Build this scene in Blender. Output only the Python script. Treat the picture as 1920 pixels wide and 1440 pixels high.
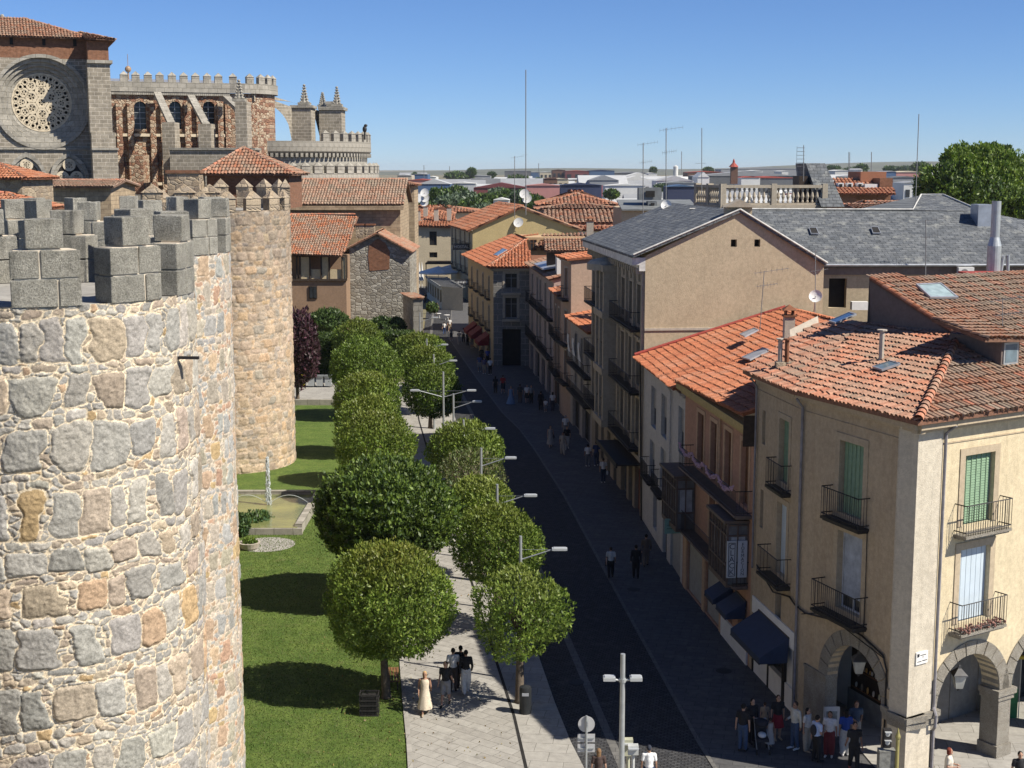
import bpy, bmesh, math, random
import numpy as np
from mathutils import Vector, Matrix
R = math.radians
rnd = random.Random(7)
scene = bpy.context.scene
for o in list(bpy.data.objects): bpy.data.objects.remove(o)
# ---------------------------------------------------------------- camera
FPX = 2662.0; CH = 21.0; PITCH = math.atan(402 / FPX)
cam = bpy.data.objects.new("camera", bpy.data.cameras.new("camera"))
scene.collection.objects.link(cam); scene.camera = cam
cam.location = (0, 0, CH); cam.rotation_euler = (math.pi / 2 - PITCH, 0, 0)
cam.data.sensor_width = 36; cam.data.lens = FPX / 1920 * 36
cam.data.clip_start = 0.5; cam.data.clip_end = 60000
# ---------------------------------------------------------------- sky and sun
SUN_EL, SUN_AZ = R(46), R(-24)          # azimuth counted from +X (right), negative = towards the camera side
world = bpy.data.worlds.new("World"); scene.world = world; world.use_nodes = True
wn = world.node_tree; wn.nodes.clear()
sky = wn.nodes.new("ShaderNodeTexSky"); sky.sky_type = 'NISHITA'; sky.sun_disc = False
sky.sun_elevation = SUN_EL; sky.sun_rotation = math.pi / 2 - SUN_AZ
sky.air_density = 0.8; sky.dust_density = 0.0; sky.ozone_density = 9.0; sky.altitude = 1100
bg = wn.nodes.new("ShaderNodeBackground"); bg.inputs[1].default_value = 0.07
wo = wn.nodes.new("ShaderNodeOutputWorld")
tint = wn.nodes.new("ShaderNodeMix"); tint.data_type = 'RGBA'; tint.blend_type = 'MULTIPLY'; tint.inputs[0].default_value = 1; tint.inputs[7].default_value = (0.97, 1.0, 1.11, 1)
wn.links.new(sky.outputs[0], tint.inputs[6]); wn.links.new(tint.outputs[2], bg.inputs[0]); wn.links.new(bg.outputs[0], wo.inputs[0])
sun = bpy.data.objects.new("sun", bpy.data.lights.new("sun", 'SUN')); scene.collection.objects.link(sun)
sun.data.energy = 5.0; sun.data.angle = R(0.53); sun.data.color = (1.0, 0.93, 0.82)
sd = Vector((math.cos(SUN_EL) * math.cos(SUN_AZ), math.cos(SUN_EL) * math.sin(SUN_AZ), math.sin(SUN_EL)))
sun.rotation_euler = sd.to_track_quat('Z', 'Y').to_euler(); sun.location = (60, -20, 80)
scene.view_settings.view_transform = 'Standard'; scene.view_settings.look = 'None'
scene.view_settings.exposure = 0.58; scene.view_settings.gamma = 1
scene.cycles.max_bounces = 5; scene.cycles.diffuse_bounces = 2; scene.cycles.glossy_bounces = 2
scene.cycles.transmission_bounces = 3; scene.cycles.transparent_max_bounces = 6
# ---------------------------------------------------------------- photo geometry -> world points
cp_, sp_ = math.cos(PITCH), math.sin(PITCH)
def ray(x, y):
    u = (x - 960) / FPX; v = (y - 720) / FPX
    return Vector((u, cp_ - v * sp_, -sp_ - v * cp_))
def G(x, y, z=0.0):
    d = ray(x, y); t = (z - CH) / d.z
    return Vector((d.x * t, d.y * t, z))
def AT(x, y, Y):
    d = ray(x, y); t = Y / d.y
    return Vector((d.x * t, Y, CH + d.z * t))
def hit(x, y, a, b, c):
    a, b, c = Vector(a), Vector(b), Vector(c); n = (b - a).cross(c - a); d = ray(x, y); o = Vector((0, 0, CH))
    return o + d * ((a - o).dot(n) / d.dot(n))
# ---------------------------------------------------------------- object helpers
def tag(o, label=None, cat=None, group=None, kind=None):
    if label: o['label'] = label
    if cat: o['category'] = cat
    if group: o['group'] = group
    if kind: o['kind'] = kind
    return o
def empty(name, loc, label=None, cat=None, group=None, rz=0):
    o = bpy.data.objects.new(name, None); scene.collection.objects.link(o)
    o.location = loc; o.rotation_euler = (0, 0, rz); o.empty_display_size = .3
    return tag(o, label, cat, group)
def rootloc(p):
    v = Vector((0, 0, 0))
    while p is not None: v += p.location; p = p.parent
    return v
def link_mesh(name, verts, faces, mat, parent=None, col=None, uv=True, smooth=False, local=False):
    me = bpy.data.meshes.new(name)
    V = np.asarray(verts, dtype=np.float32).reshape(-1, 3)
    if parent is not None and not local: V = V - np.array(rootloc(parent), dtype=np.float32)
    if isinstance(faces, np.ndarray):
        k = faces.shape[1]; n = faces.shape[0]
        me.vertices.add(len(V)); me.vertices.foreach_set("co", V.ravel())
        me.loops.add(n * k); me.loops.foreach_set("vertex_index", faces.astype(np.int32).ravel())
        me.polygons.add(n); me.polygons.foreach_set("loop_start", np.arange(0, n * k, k, dtype=np.int32))
        me.polygons.foreach_set("loop_total", np.full(n, k, dtype=np.int32))
        me.update(calc_edges=True); me.validate()
    else:
        me.from_pydata(V.tolist(), [], faces); me.update()
    if uv and len(me.polygons): box_uv(me)
    if col is not None:
        a = me.color_attributes.new("Col", 'FLOAT_COLOR', 'POINT')
        c = np.ones((len(V), 4), dtype=np.float32); c[:, :3] = np.asarray(col, dtype=np.float32).reshape(-1, 3)
        a.data.foreach_set("color", c.ravel())
    if smooth: me.polygons.foreach_set("use_smooth", [True] * len(me.polygons))
    if mat: me.materials.append(mat)
    o = bpy.data.objects.new(name, me); scene.collection.objects.link(o)
    if parent is not None: o.parent = parent
    return o
def box_uv(me):
    n = len(me.polygons); nl = len(me.loops)
    nr = np.empty(n * 3, dtype=np.float32); me.polygons.foreach_get("normal", nr); nr = nr.reshape(-1, 3)
    lt = np.empty(n, dtype=np.int32); me.polygons.foreach_get("loop_total", lt)
    vi = np.empty(nl, dtype=np.int32); me.loops.foreach_get("vertex_index", vi)
    co = np.empty(len(me.vertices) * 3, dtype=np.float32); me.vertices.foreach_get("co", co); co = co.reshape(-1, 3)
    N = np.repeat(nr, lt, axis=0); P = co[vi]
    h = np.hypot(N[:, 0], N[:, 1]); tx = -N[:, 1] / np.maximum(h, 1e-6); ty = N[:, 0] / np.maximum(h, 1e-6)
    flat = h < 0.1
    slope = np.sqrt(np.maximum(1 - N[:, 2] ** 2, 1e-4))
    U = np.where(flat, P[:, 0], P[:, 0] * tx + P[:, 1] * ty)
    Vv = np.where(flat, P[:, 1], P[:, 2] / slope)
    l = me.uv_layers.new(name="UVMap"); l.data.foreach_set("uv", np.stack([U, Vv], 1).astype(np.float32).ravel())
class MB:
    def __init__(s): s.v = []; s.f = []
    def q(s, *p):
        n = len(s.v); s.v += [tuple(a) for a in p]; s.f.append(list(range(n, n + len(p))))
    def box(s, c, sz, rz=0, M=None):
        c = Vector(c); n = len(s.v); co, si = math.cos(rz), math.sin(rz)
        for dz in (-.5, .5):
            for dx, dy in ((-.5, -.5), (.5, -.5), (.5, .5), (-.5, .5)):
                p = Vector((dx * sz[0], dy * sz[1], dz * sz[2]))
                if M: p = M @ p
                s.v.append((c.x + p.x * co - p.y * si, c.y + p.x * si + p.y * co, c.z + p.z))
        s.f += [[n + i for i in f] for f in ((0, 3, 2, 1), (4, 5, 6, 7), (0, 1, 5, 4), (1, 2, 6, 5), (2, 3, 7, 6), (3, 0, 4, 7))]
    def prism(s, pts, z0, z1, top=True, bot=False):
        n = len(s.v); k = len(pts)
        for p in pts: s.v.append((p[0], p[1], z0))
        for p in pts: s.v.append((p[0], p[1], z1))
        ar = sum(pts[i][0] * pts[(i + 1) % k][1] - pts[(i + 1) % k][0] * pts[i][1] for i in range(k))
        for i in range(k):
            j = (i + 1) % k; f = [n + i, n + j, n + k + j, n + k + i]; s.f.append(f if ar > 0 else f[::-1])
        t = [n + k + i for i in range(k)]; b = [n + i for i in range(k)]
        if top: s.f.append(t if ar > 0 else t[::-1])
        if bot: s.f.append(b[::-1] if ar > 0 else b)
    def tube(s, pts, r, k=6, cap=True):
        pts = [Vector(p) for p in pts]; rs = r if isinstance(r, (list, tuple)) else [r] * len(pts); n0 = len(s.v)
        for i, p in enumerate(pts):
            d = (pts[min(i + 1, len(pts) - 1)] - pts[max(i - 1, 0)]).normalized()
            a = d.orthogonal().normalized() if i == 0 else (pa - d * pa.dot(d)).normalized()
            pa = a; b = d.cross(a)
            for j in range(k):
                t = 2 * math.pi * j / k; s.v.append(tuple(p + (a * math.cos(t) + b * math.sin(t)) * rs[i]))
        for i in range(len(pts) - 1):
            for j in range(k):
                a0 = n0 + i * k + j; a1 = n0 + i * k + (j + 1) % k; s.f.append([a0, a1, a1 + k, a0 + k])
        if cap:
            s.f.append([n0 + j for j in range(k)][::-1]); e = n0 + (len(pts) - 1) * k; s.f.append([e + j for j in range(k)])
    def lathe(s, c, prof, k=16, a0=0, a1=2 * math.pi):
        n0 = len(s.v); full = abs(a1 - a0 - 2 * math.pi) < 1e-6; kk = k if full else k + 1
        for r_, z in prof:
            for j in range(kk):
                t = a0 + (a1 - a0) * j / k; s.v.append((c[0] + r_ * math.cos(t), c[1] + r_ * math.sin(t), c[2] + z))
        for i in range(len(prof) - 1):
            for j in range(k):
                a = n0 + i * kk + j; b = n0 + i * kk + (j + 1) % kk; s.f.append([a, b, b + kk, a + kk])
    def ell(s, c, r, k=10, m=7):
        prof = [(max(1e-3, math.sin(math.pi * i / m)), -math.cos(math.pi * i / m)) for i in range(m + 1)]
        n0 = len(s.v); s.lathe((0, 0, 0), prof, k)
        for i in range(n0, len(s.v)):
            p = s.v[i]; s.v[i] = (c[0] + p[0] * r[0], c[1] + p[1] * r[1], c[2] + p[2] * r[2])
    def build(s, name, mat, parent=None, **kw): return link_mesh(name, s.v, s.f, mat, parent, **kw)
class Fac:
    """a vertical facade plane from P0 to P1, outward normal on the left of the direction"""
    def __init__(s, P0, P1):
        s.P0 = Vector((P0[0], P0[1], 0)); d = Vector((P1[0] - P0[0], P1[1] - P0[1], 0)); s.L = d.length
        s.u = d / s.L; s.n = Vector((-s.u.y, s.u.x, 0)); s.rz = math.atan2(s.u.y, s.u.x)
    def p(s, a, z, d=0): q = s.P0 + s.u * a + s.n * d; return Vector((q.x, q.y, z))
    def box(s, mb, a0, a1, z0, z1, d0, d1):
        c = s.p((a0 + a1) / 2, (z0 + z1) / 2, (d0 + d1) / 2); mb.box(c, (a1 - a0, abs(d1 - d0), z1 - z0), s.rz)
    def wall(s, mb, z0, z1, ops, depth=.22, a0=0, a1=None):
        a1 = s.L if a1 is None else a1
        S = sorted({a0, a1} | {v for o in ops for v in (o[0], o[1]) if a0 < v < a1})
        Z = sorted({z0, z1} | {v for o in ops for v in (o[2], o[3]) if z0 < v < z1})
        for i in range(len(S) - 1):
            for j in range(len(Z) - 1):
                sc, zc = (S[i] + S[i + 1]) / 2, (Z[j] + Z[j + 1]) / 2
                if any(o[0] < sc < o[1] and o[2] < zc < o[3] for o in ops): continue
                mb.q(s.p(S[i], Z[j]), s.p(S[i], Z[j + 1]), s.p(S[i + 1], Z[j + 1]), s.p(S[i + 1], Z[j]))
        for o in ops:
            A, B, C, D = o[:4]
            mb.q(s.p(A, C), s.p(A, D), s.p(A, D, -depth), s.p(A, C, -depth)); mb.q(s.p(B, C), s.p(B, C, -depth), s.p(B, D, -depth), s.p(B, D))
            mb.q(s.p(A, D), s.p(B, D), s.p(B, D, -depth), s.p(A, D, -depth)); mb.q(s.p(A, C), s.p(A, C, -depth), s.p(B, C, -depth), s.p(B, C))
# ---------------------------------------------------------------- materials
MATS = {}
def nodes(name, rough=.9, metal=0):
    m = bpy.data.materials.new(name); m.use_nodes = True; t = m.node_tree; b = t.nodes["Principled BSDF"]
    b.inputs["Roughness"].default_value = rough; b.inputs["Metallic"].default_value = metal
    b.inputs["Specular IOR Level"].default_value = .3
    return m, t, b
def N(t, k, **kw):
    n = t.nodes.new(k)
    for a, v in kw.items(): setattr(n, a, v)
    return n
def noise(t, vec, scale, detail=4, rough=.6):
    n = N(t, "ShaderNodeTexNoise"); n.inputs["Scale"].default_value = scale; n.inputs["Detail"].default_value = detail; n.inputs["Roughness"].default_value = rough
    t.links.new(vec, n.inputs["Vector"]); return n.outputs["Fac"]
def ramp(t, fac, a, b, ca=(0, 0, 0, 1), cb=(1, 1, 1, 1)):
    r = N(t, "ShaderNodeValToRGB"); e = r.color_ramp.elements
    e[0].position = a; e[1].position = b; e[0].color = ca; e[1].color = cb; t.links.new(fac, r.inputs[0]); return r.outputs[0]
def mix(t, fac, a, b, mode='MIX'):
    n = N(t, "ShaderNodeMix", data_type='RGBA', blend_type=mode)
    for i, v in ((0, fac), (6, a), (7, b)):
        if isinstance(v, (int, float)): n.inputs[i].default_value = v
        elif isinstance(v, tuple): n.inputs[i].default_value = (*v[:3], 1)
        else: t.links.new(v, n.inputs[i])
    return n.outputs[2]
def bumpn(t, b, h, strength, dist):
    n = N(t, "ShaderNodeBump"); n.inputs["Strength"].default_value = strength; n.inputs["Distance"].default_value = dist
    t.links.new(h, n.inputs["Height"]); t.links.new(n.outputs[0], b.inputs["Normal"]); return n
def sc(c, k): return tuple(min(1, v * k) for v in c)
def plain(name, c, rough=.8, metal=0, var=.25, scale=3, bump=0, bs=40):
    if name in MATS: return MATS[name]
    m, t, b = nodes(name, rough, metal); tc = N(t, "ShaderNodeTexCoord").outputs["Object"]
    f = noise(t, tc, scale, 5); t.links.new(mix(t, ramp(t, f, .3, .7), sc(c, 1 - var), sc(c, 1 + var)), b.inputs["Base Color"])
    if bump: bumpn(t, b, noise(t, tc, bs, 3), .6, bump)
    MATS[name] = m; return m
def stucco(name, c, stain=(.16, .12, .08), amt=.5, rough=.95, streak=True, bump=.01):
    """plaster with broad patches, vertical rain streaks and fine grain"""
    m, t, b = nodes(name, rough); tc = N(t, "ShaderNodeTexCoord").outputs["Object"]
    a = mix(t, ramp(t, noise(t, tc, .7, 6, .65), .35, .68), sc(c, .86), sc(c, 1.1))
    mp = N(t, "ShaderNodeMapping"); mp.inputs["Scale"].default_value = (3.2, 3.2, .22); t.links.new(tc, mp.inputs[0])
    st = ramp(t, noise(t, mp.outputs[0], 1.0, 8, .75), .47, .78)
    mul = N(t, "ShaderNodeMath", operation='MULTIPLY'); t.links.new(st, mul.inputs[0]); mul.inputs[1].default_value = amt if streak else 0
    a = mix(t, mul.outputs[0], a, stain)
    g = ramp(t, noise(t, tc, 5, 8, .8), .4, .62); a = mix(t, .5, a, mix(t, g, sc(c, .68), sc(c, 1.12)))
    t.links.new(a, b.inputs["Base Color"]); bumpn(t, b, noise(t, tc, 22, 5, .7), .7, bump); return m
def brick(name, c1, c2, mortar, bw, bh, ms=.012, rough=.9, bump=.02, var=.5, off=.5, nz=6, blotch=None):
    m, t, b = nodes(name, rough); uv = N(t, "ShaderNodeTexCoord").outputs["UV"]
    nn = N(t, "ShaderNodeTexNoise"); nn.inputs["Scale"].default_value = 1.7; nn.inputs["Detail"].default_value = 3; t.links.new(uv, nn.inputs["Vector"])
    ad = N(t, "ShaderNodeVectorMath", operation='MULTIPLY_ADD'); t.links.new(nn.outputs["Color"], ad.inputs[0]); ad.inputs[1].default_value = (bw * .1, bh * .14, 0); t.links.new(uv, ad.inputs[2])
    br = N(t, "ShaderNodeTexBrick"); t.links.new(ad.outputs[0], br.inputs["Vector"]); br.offset = off
    br.inputs["Scale"].default_value = 1; br.inputs["Brick Width"].default_value = bw; br.inputs["Row Height"].default_value = bh
    br.inputs["Mortar Size"].default_value = ms; br.inputs["Mortar Smooth"].default_value = .3; br.inputs["Bias"].default_value = 0
    br.inputs["Color1"].default_value = (*c1, 1); br.inputs["Color2"].default_value = (*c2, 1); br.inputs["Mortar"].default_value = (*mortar, 1)
    f = noise(t, uv, nz, 6, .7); a = mix(t, ramp(t, f, .3, .7), (1 - var,) * 3, (1 + var * .5,) * 3)
    a = mix(t, 1.0, br.outputs["Color"], a, 'MULTIPLY')
    if blotch: a = mix(t, ramp(t, noise(t, uv, blotch[1], 5, .7), blotch[2], blotch[3]), a, blotch[0])
    t.links.new(a, b.inputs["Base Color"])
    mm = N(t, "ShaderNodeMath", operation='MULTIPLY_ADD'); t.links.new(br.outputs["Fac"], mm.inputs[0]); mm.inputs[1].default_value = -1; t.links.new(noise(t, uv, 14, 5, .7), mm.inputs[2])
    bumpn(t, b, mm.outputs[0], .8, bump); return m
def rubble(name, cols, mortar, size=.5, stretch=1.5, ms=.05, bump=.05):
    m, t, b = nodes(name, .92); uv = N(t, "ShaderNodeTexCoord").outputs["UV"]
    mp = N(t, "ShaderNodeMapping"); mp.inputs["Scale"].default_value = (1 / size, stretch / size, 1); t.links.new(uv, mp.inputs[0])
    nn = N(t, "ShaderNodeTexNoise"); nn.inputs["Scale"].default_value = 1.5; t.links.new(mp.outputs[0], nn.inputs["Vector"])
    ad = N(t, "ShaderNodeVectorMath", operation='MULTIPLY_ADD'); t.links.new(nn.outputs["Color"], ad.inputs[0]); ad.inputs[1].default_value = (.5, .5, 0); t.links.new(mp.outputs[0], ad.inputs[2])
    v = N(t, "ShaderNodeTexVoronoi", voronoi_dimensions='2D'); v.inputs["Scale"].default_value = 1; v.inputs["Randomness"].default_value = .8; t.links.new(ad.outputs[0], v.inputs["Vector"])
    e = N(t, "ShaderNodeTexVoronoi", voronoi_dimensions='2D', feature='DISTANCE_TO_EDGE'); e.inputs["Scale"].default_value = 1; e.inputs["Randomness"].default_value = .8; t.links.new(ad.outputs[0], e.inputs["Vector"])
    r = N(t, "ShaderNodeValToRGB"); r.color_ramp.interpolation = 'CONSTANT'
    sp = N(t, "ShaderNodeSeparateColor"); t.links.new(v.outputs["Color"], sp.inputs[0]); t.links.new(sp.outputs[0], r.inputs[0])
    el = r.color_ramp.elements; el[0].color = (*cols[0], 1); el[0].position = 0; el[1].color = (*cols[-1], 1); el[1].position = 1 - 1 / len(cols)
    for i in range(1, len(cols) - 1): x = el.new(i / len(cols)); x.color = (*cols[i], 1)
    a = mix(t, 1.0, r.outputs[0], mix(t, ramp(t, noise(t, uv, 9, 6, .75), .3, .7), (.6,) * 3, (1.25,) * 3), 'MULTIPLY')
    k = ramp(t, e.outputs["Distance"], ms * .4, ms * 1.3); a = mix(t, k, mortar, a)
    t.links.new(a, b.inputs["Base Color"]); hh = ramp(t, e.outputs["Distance"], 0, .16)
    mm = N(t, "ShaderNodeMath", operation='ADD'); t.links.new(hh, mm.inputs[0]); t.links.new(noise(t, uv, 12, 4, .7), mm.inputs[1]); bumpn(t, b, mm.outputs[0], .8, bump); return m
def vcol(name, rough=.9, nz=20, var=.3, bump=.004, nz2=None, spec=.3, transl=0):
    """colour comes from the per-stone / per-tile / per-leaf albedo attribute, grain added here"""
    m, t, b = nodes(name, rough); b.inputs["Specular IOR Level"].default_value = spec
    at = N(t, "ShaderNodeAttribute", attribute_name="Col").outputs["Color"]; tc = N(t, "ShaderNodeTexCoord").outputs["Object"]
    if var: at = mix(t, 1.0, at, mix(t, ramp(t, noise(t, tc, nz, 5, .75), .32, .68), (1 - var,) * 3, (1 + var,) * 3), 'MULTIPLY')
    if nz2: at = mix(t, 1.0, at, mix(t, ramp(t, noise(t, tc, nz2, 4, .7), .35, .65), (.72,) * 3, (1.15,) * 3), 'MULTIPLY')
    t.links.new(at, b.inputs["Base Color"])
    if bump: bumpn(t, b, noise(t, tc, nz * .8, 5, .75), .8, bump)
    if transl:
        tr = N(t, "ShaderNodeBsdfTranslucent"); t.links.new(mix(t, 1.0, at, (1.0, 1.15, .5), 'MULTIPLY'), tr.inputs[0])
        ms = N(t, "ShaderNodeMixShader"); ms.inputs[0].default_value = transl; t.links.new(b.outputs[0], ms.inputs[1]); t.links.new(tr.outputs[0], ms.inputs[2])
        t.links.new(ms.outputs[0], t.nodes["Material Output"].inputs[0])
    return m
M_TOWER = vcol("tower_stone", .92, 38, .34, .012, 7)
M_TOWER_FAR = vcol("far_tower_stone", .92, 12, .3, .02, 2.2)
M_TILE = vcol("roof_tile", .88, 6, .32, .004, 26)
M_LEAF = vcol("leaf", .5, 4, .18, 0, None, .35, .22)
M_BLOCK = plain("granite_block", (.27, .262, .235), .92, 0, .34, 9, .03, 26)
def granite(name, c, c2, s=1.0):
    m, t, b = nodes(name, .92); tc = N(t, "ShaderNodeTexCoord").outputs["Object"]
    a = mix(t, ramp(t, noise(t, tc, 1.6 * s, 5, .7), .34, .62), c, c2); a = mix(t, 1.0, a, mix(t, ramp(t, noise(t, tc, 34 * s, 4, .8), .35, .65), (.5,) * 3, (1.35,) * 3), 'MULTIPLY')
    t.links.new(a, b.inputs["Base Color"]); bumpn(t, b, noise(t, tc, 11 * s, 8, .85), 1.0, .11 / s); return m
M_BLOCK = granite("granite_block", (.26, .25, .21), (.47, .45, .385))
M_MORTAR = plain("lime_mortar", (.62, .54, .42), .95, 0, .15, 6)
M_GLASS = plain("dark_glass", (.03, .034, .038), .12, 0, .3, 2)
M_DARK = plain("dark_opening", (.02, .019, .018), .9, 0, .3, 2)
M_IRON = plain("wrought_iron", (.035, .033, .032), .55, .3, .3, 8)
M_POLE = plain("galvanised_pole", (.42, .44, .44), .45, .5, .12, 4)
M_WHITE = plain("white_paint", (.72, .71, .67), .6, 0, .06, 4)
M_ZINC = plain("zinc_sheet", (.42, .44, .47), .4, .5, .2, 2)
M_WOODD = plain("dark_wood", (.05, .035, .025), .7, 0, .3, 6)
M_WOODB = plain("brown_wood", (.19, .095, .045), .65, 0, .25, 6)
M_TRIM = stucco("pale_trim", (.46, .41, .34), amt=.25)
M_TERRA = plain("terracotta_under", (.20, .085, .045), .9, 0, .3, 5)
M_SLATE = brick("slate", (.10, .11, .12), (.17, .18, .185), (.045, .05, .055), .55, .3, .02, .7, .02, .5, .5, 2.2, ((.23, .235, .22), .9, .56, .66))
M_TRANS = brick("transept_ashlar", (.25, .22, .17), (.34, .30, .235), (.50, .45, .37), .85, .42, .035, .92, .02, .35, .5, 1.5)
M_ASHG = brick("grey_ashlar", (.30, .28, .235), (.40, .375, .32), (.20, .185, .15), 1.1, .6, .025, .92, .03, .35, .5, 1.2)
M_ASHT = brick("tan_ashlar", (.33, .25, .16), (.43, .335, .22), (.22, .17, .12), .9, .42, .02, .92, .02, .35, .5, 1.5)
M_RED = brick("red_brick", (.20, .085, .045), (.27, .125, .07), (.22, .15, .10), .34, .11, .014, .92, .005, .4, .5, 3)
M_BLEED = rubble("red_and_cream_stone", [(.52, .41, .29), (.38, .21, .13), (.48, .36, .25), (.28, .15, .10), (.55, .45, .33), (.42, .28, .19)], (.34, .2, .12), .48, 1.2, .04, .2)
M_RUBG = rubble("grey_rubble", [(.24, .225, .19), (.36, .34, .29), (.30, .28, .235), (.42, .40, .34), (.27, .245, .2)], (.20, .185, .15), .62, 1.6, .07, .06)
M_RUBT = rubble("tan_rubble", [(.36, .28, .19), (.28, .22, .16), (.42, .34, .24), (.33, .27, .2)], (.36, .29, .2), .6, 1.5, .06, .06)
# ---------------------------------------------------------------- tiles
TP_RED = [(.33, .125, .065), (.38, .145, .075), (.41, .165, .085), (.44, .19, .105), (.40, .185, .115)]
TP_NEW = [(.42, .14, .068), (.46, .16, .078), (.50, .185, .09), (.50, .21, .12)]
TP_OLD = [(.36, .145, .08), (.34, .16, .095), (.31, .165, .105), (.35, .21, .14), (.30, .20, .14), (.25, .175, .125)]
TP_DUST = [(.33, .17, .105), (.34, .20, .135), (.36, .235, .165), (.31, .22, .16), (.27, .205, .15)]
TP_PINK = [(.44, .17, .10), (.46, .20, .12), (.42, .205, .13), (.46, .25, .165), (.38, .22, .15), (.33, .215, .15)]
def inpoly(px, py, poly):
    c = np.zeros(px.shape, bool); k = len(poly)
    for i in range(k):
        x0, y0 = poly[i]; x1, y1 = poly[(i + 1) % k]
        if y0 == y1: continue
        c ^= ((y0 > py) != (y1 > py)) & (px < (x1 - x0) * (py - y0) / (y1 - y0) + x0)
    return c
def tile_roof(parent, poly, eave, pal=TP_RED, pitch=.24, ln=.42, seed=1, thick=.14, lichen=.25, name='roof', under=None, lift=1.0):
    """poly: planar 3D polygon; eave: (A,B) direction of the eave line. Barrel tiles laid in courses over a thick slab"""
    P = [Vector(p) for p in poly]; n = Vector((0, 0, 0))
    for i in range(len(P)): n += P[i].cross(P[(i + 1) % len(P)])
    n.normalize(); ce = sum(P, Vector()) / len(P)
    for p in P: p.z = ce.z - ((p.x - ce.x) * n.x + (p.y - ce.y) * n.y) / n.z
    if n.z < 0: n = -n
    U = Vector(eave[1]) - Vector(eave[0]); U = (U - n * U.dot(n)).normalized(); V = n.cross(U)
    if V.z < 0: V = -V; U = -U
    O = P[0]; q = [((p - O).dot(U), (p - O).dot(V)) for p in P]
    mb = MB(); top = [p for p in P]; bot = [p - Vector((0, 0, thick)) for p in P]
    if (P[1] - P[0]).cross(P[2] - P[1]).dot(n) < 0: top.reverse(); bot.reverse()
    mb.q(*top); mb.q(*bot[::-1])
    for i in range(len(P)): j = (i + 1) % len(P); mb.q(bot[i], bot[j], top[j], top[i])
    rs = np.random.RandomState(seed)
    u0, u1 = min(a for a, _ in q), max(a for a, _ in q); v0, v1 = min(b for _, b in q), max(b for _, b in q)
    cu = np.arange(u0 + pitch / 2, u1, pitch); cv = np.arange(v0 + ln * .35, v1, ln)
    A, B = np.meshgrid(cu, cv); A = A.ravel(); B = B.ravel(); k = inpoly(A, B, q); A = A[k]; B = B[k]
    A = A + rs.normal(0, pitch * .05, len(A)); B = B + rs.normal(0, ln * .05, len(B))
    nt = len(A)
    if nt == 0: return mb.build(name, under or M_TERRA, parent)
    seg = 4; th = np.linspace(math.pi, 0, seg + 1); r0 = pitch * .43
    prof = np.stack([np.cos(th) * r0, np.sin(th) * r0 * .8 * lift], 1)      # across, up
    verts = np.zeros((nt, 2, seg + 1, 3), np.float32); tw = rs.normal(0, .03, nt)
    Un, Vn, Nn, On = (np.array(x) for x in (U, V, n, O))
    for e, (dv, up, wd) in enumerate(((-.56 * ln, .032 * lift + .01, 1.08), (.56 * ln, .0, .92))):
        up = up + rs.uniform(0, .012, nt)
        a = A[:, None] + prof[None, :, 0] * wd + (tw * dv)[:, None]; h = prof[None, :, 1] * wd + np.asarray(up)[:, None]
        b = (B + dv)[:, None] + np.zeros_like(a)
        verts[:, e] = On + a[..., None] * Un + b[..., None] * Vn + h[..., None] * Nn
    pal = np.array(pal)
    # lichen / weathered patches
    g = rs.rand(24, 24); fx = (A - u0) / max(u1 - u0, .1) * 11; fy = (B - v0) / max(v1 - v0, .1) * 11; ix = fx.astype(int) % 23; iy = fy.astype(int) % 23
    tx = fx - np.floor(fx); ty = fy - np.floor(fy)
    nz = (g[iy, ix] * (1 - tx) + g[iy, ix + 1] * tx) * (1 - ty) + (g[iy + 1, ix] * (1 - tx) + g[iy + 1, ix + 1] * tx) * ty
    ci = np.clip(((np.roll(nz, 0) * .55 + rs.rand(nt) * .45) * len(pal)).astype(int), 0, len(pal) - 1); col = pal[ci] * rs.uniform(.86, 1.12, (nt, 1))
    w = np.clip((nz - .5) * 3, 0, 1)[:, None] * lichen; lc = np.array((.27, .23, .17)) * rs.uniform(.6, 1.4, (nt, 1)); col = col * (1 - w) + lc * w
    col = np.repeat(col[:, None, :], 2 * (seg + 1), axis=1)
    base = (np.arange(nt) * 2 * (seg + 1))[:, None, None]; j = np.arange(seg)
    f = np.stack([j, j + 1, j + 1 + seg + 1, j + seg + 1], 1)[None] + base; f = f.reshape(-1, 4)
    capf = None
    nv = len(mb.v); V2 = verts.reshape(-1, 3); uc = np.tile(np.array(pal).mean(0) * .55, (nv, 1))
    allv = np.concatenate([np.array(mb.v, np.float32), V2]); fl = [list(x) for x in mb.f] + (f + nv).tolist()
    return link_mesh(name, allv, fl, M_TILE, parent, col=np.concatenate([uc, col.reshape(-1, 3)]))
def ridge_tiles(parent, a, b, r=.13, ln=.42, pal=TP_PINK, seed=3, name='ridge_tiles'):
    a, b = Vector(a), Vector(b); d = b - a; L = d.length; d.normalize(); s = d.cross(Vector((0, 0, 1))).normalized(); up = s.cross(d)
    v = []; f = []; c = []; rr = random.Random(seed)
    for i in range(max(1, int(L / ln))):
        p0 = a + d * (i * ln - .03); p1 = a + d * ((i + 1) * ln + .03); n = len(v); cc = sc(rr.choice(pal), rr.uniform(.85, 1.2))
        for p, k, h in ((p0, 1.12, .03), (p1, .95, 0)):
            for j in range(7):
                t = math.pi * j / 6; v.append(tuple(p + s * math.cos(t) * r * k + up * (math.sin(t) * r * k + h))); c.append(cc)
        for j in range(6): f.append([n + j, n + j + 1, n + j + 8, n + j + 7])
    return link_mesh(name, v, f, M_TILE, parent, col=c)
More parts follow.
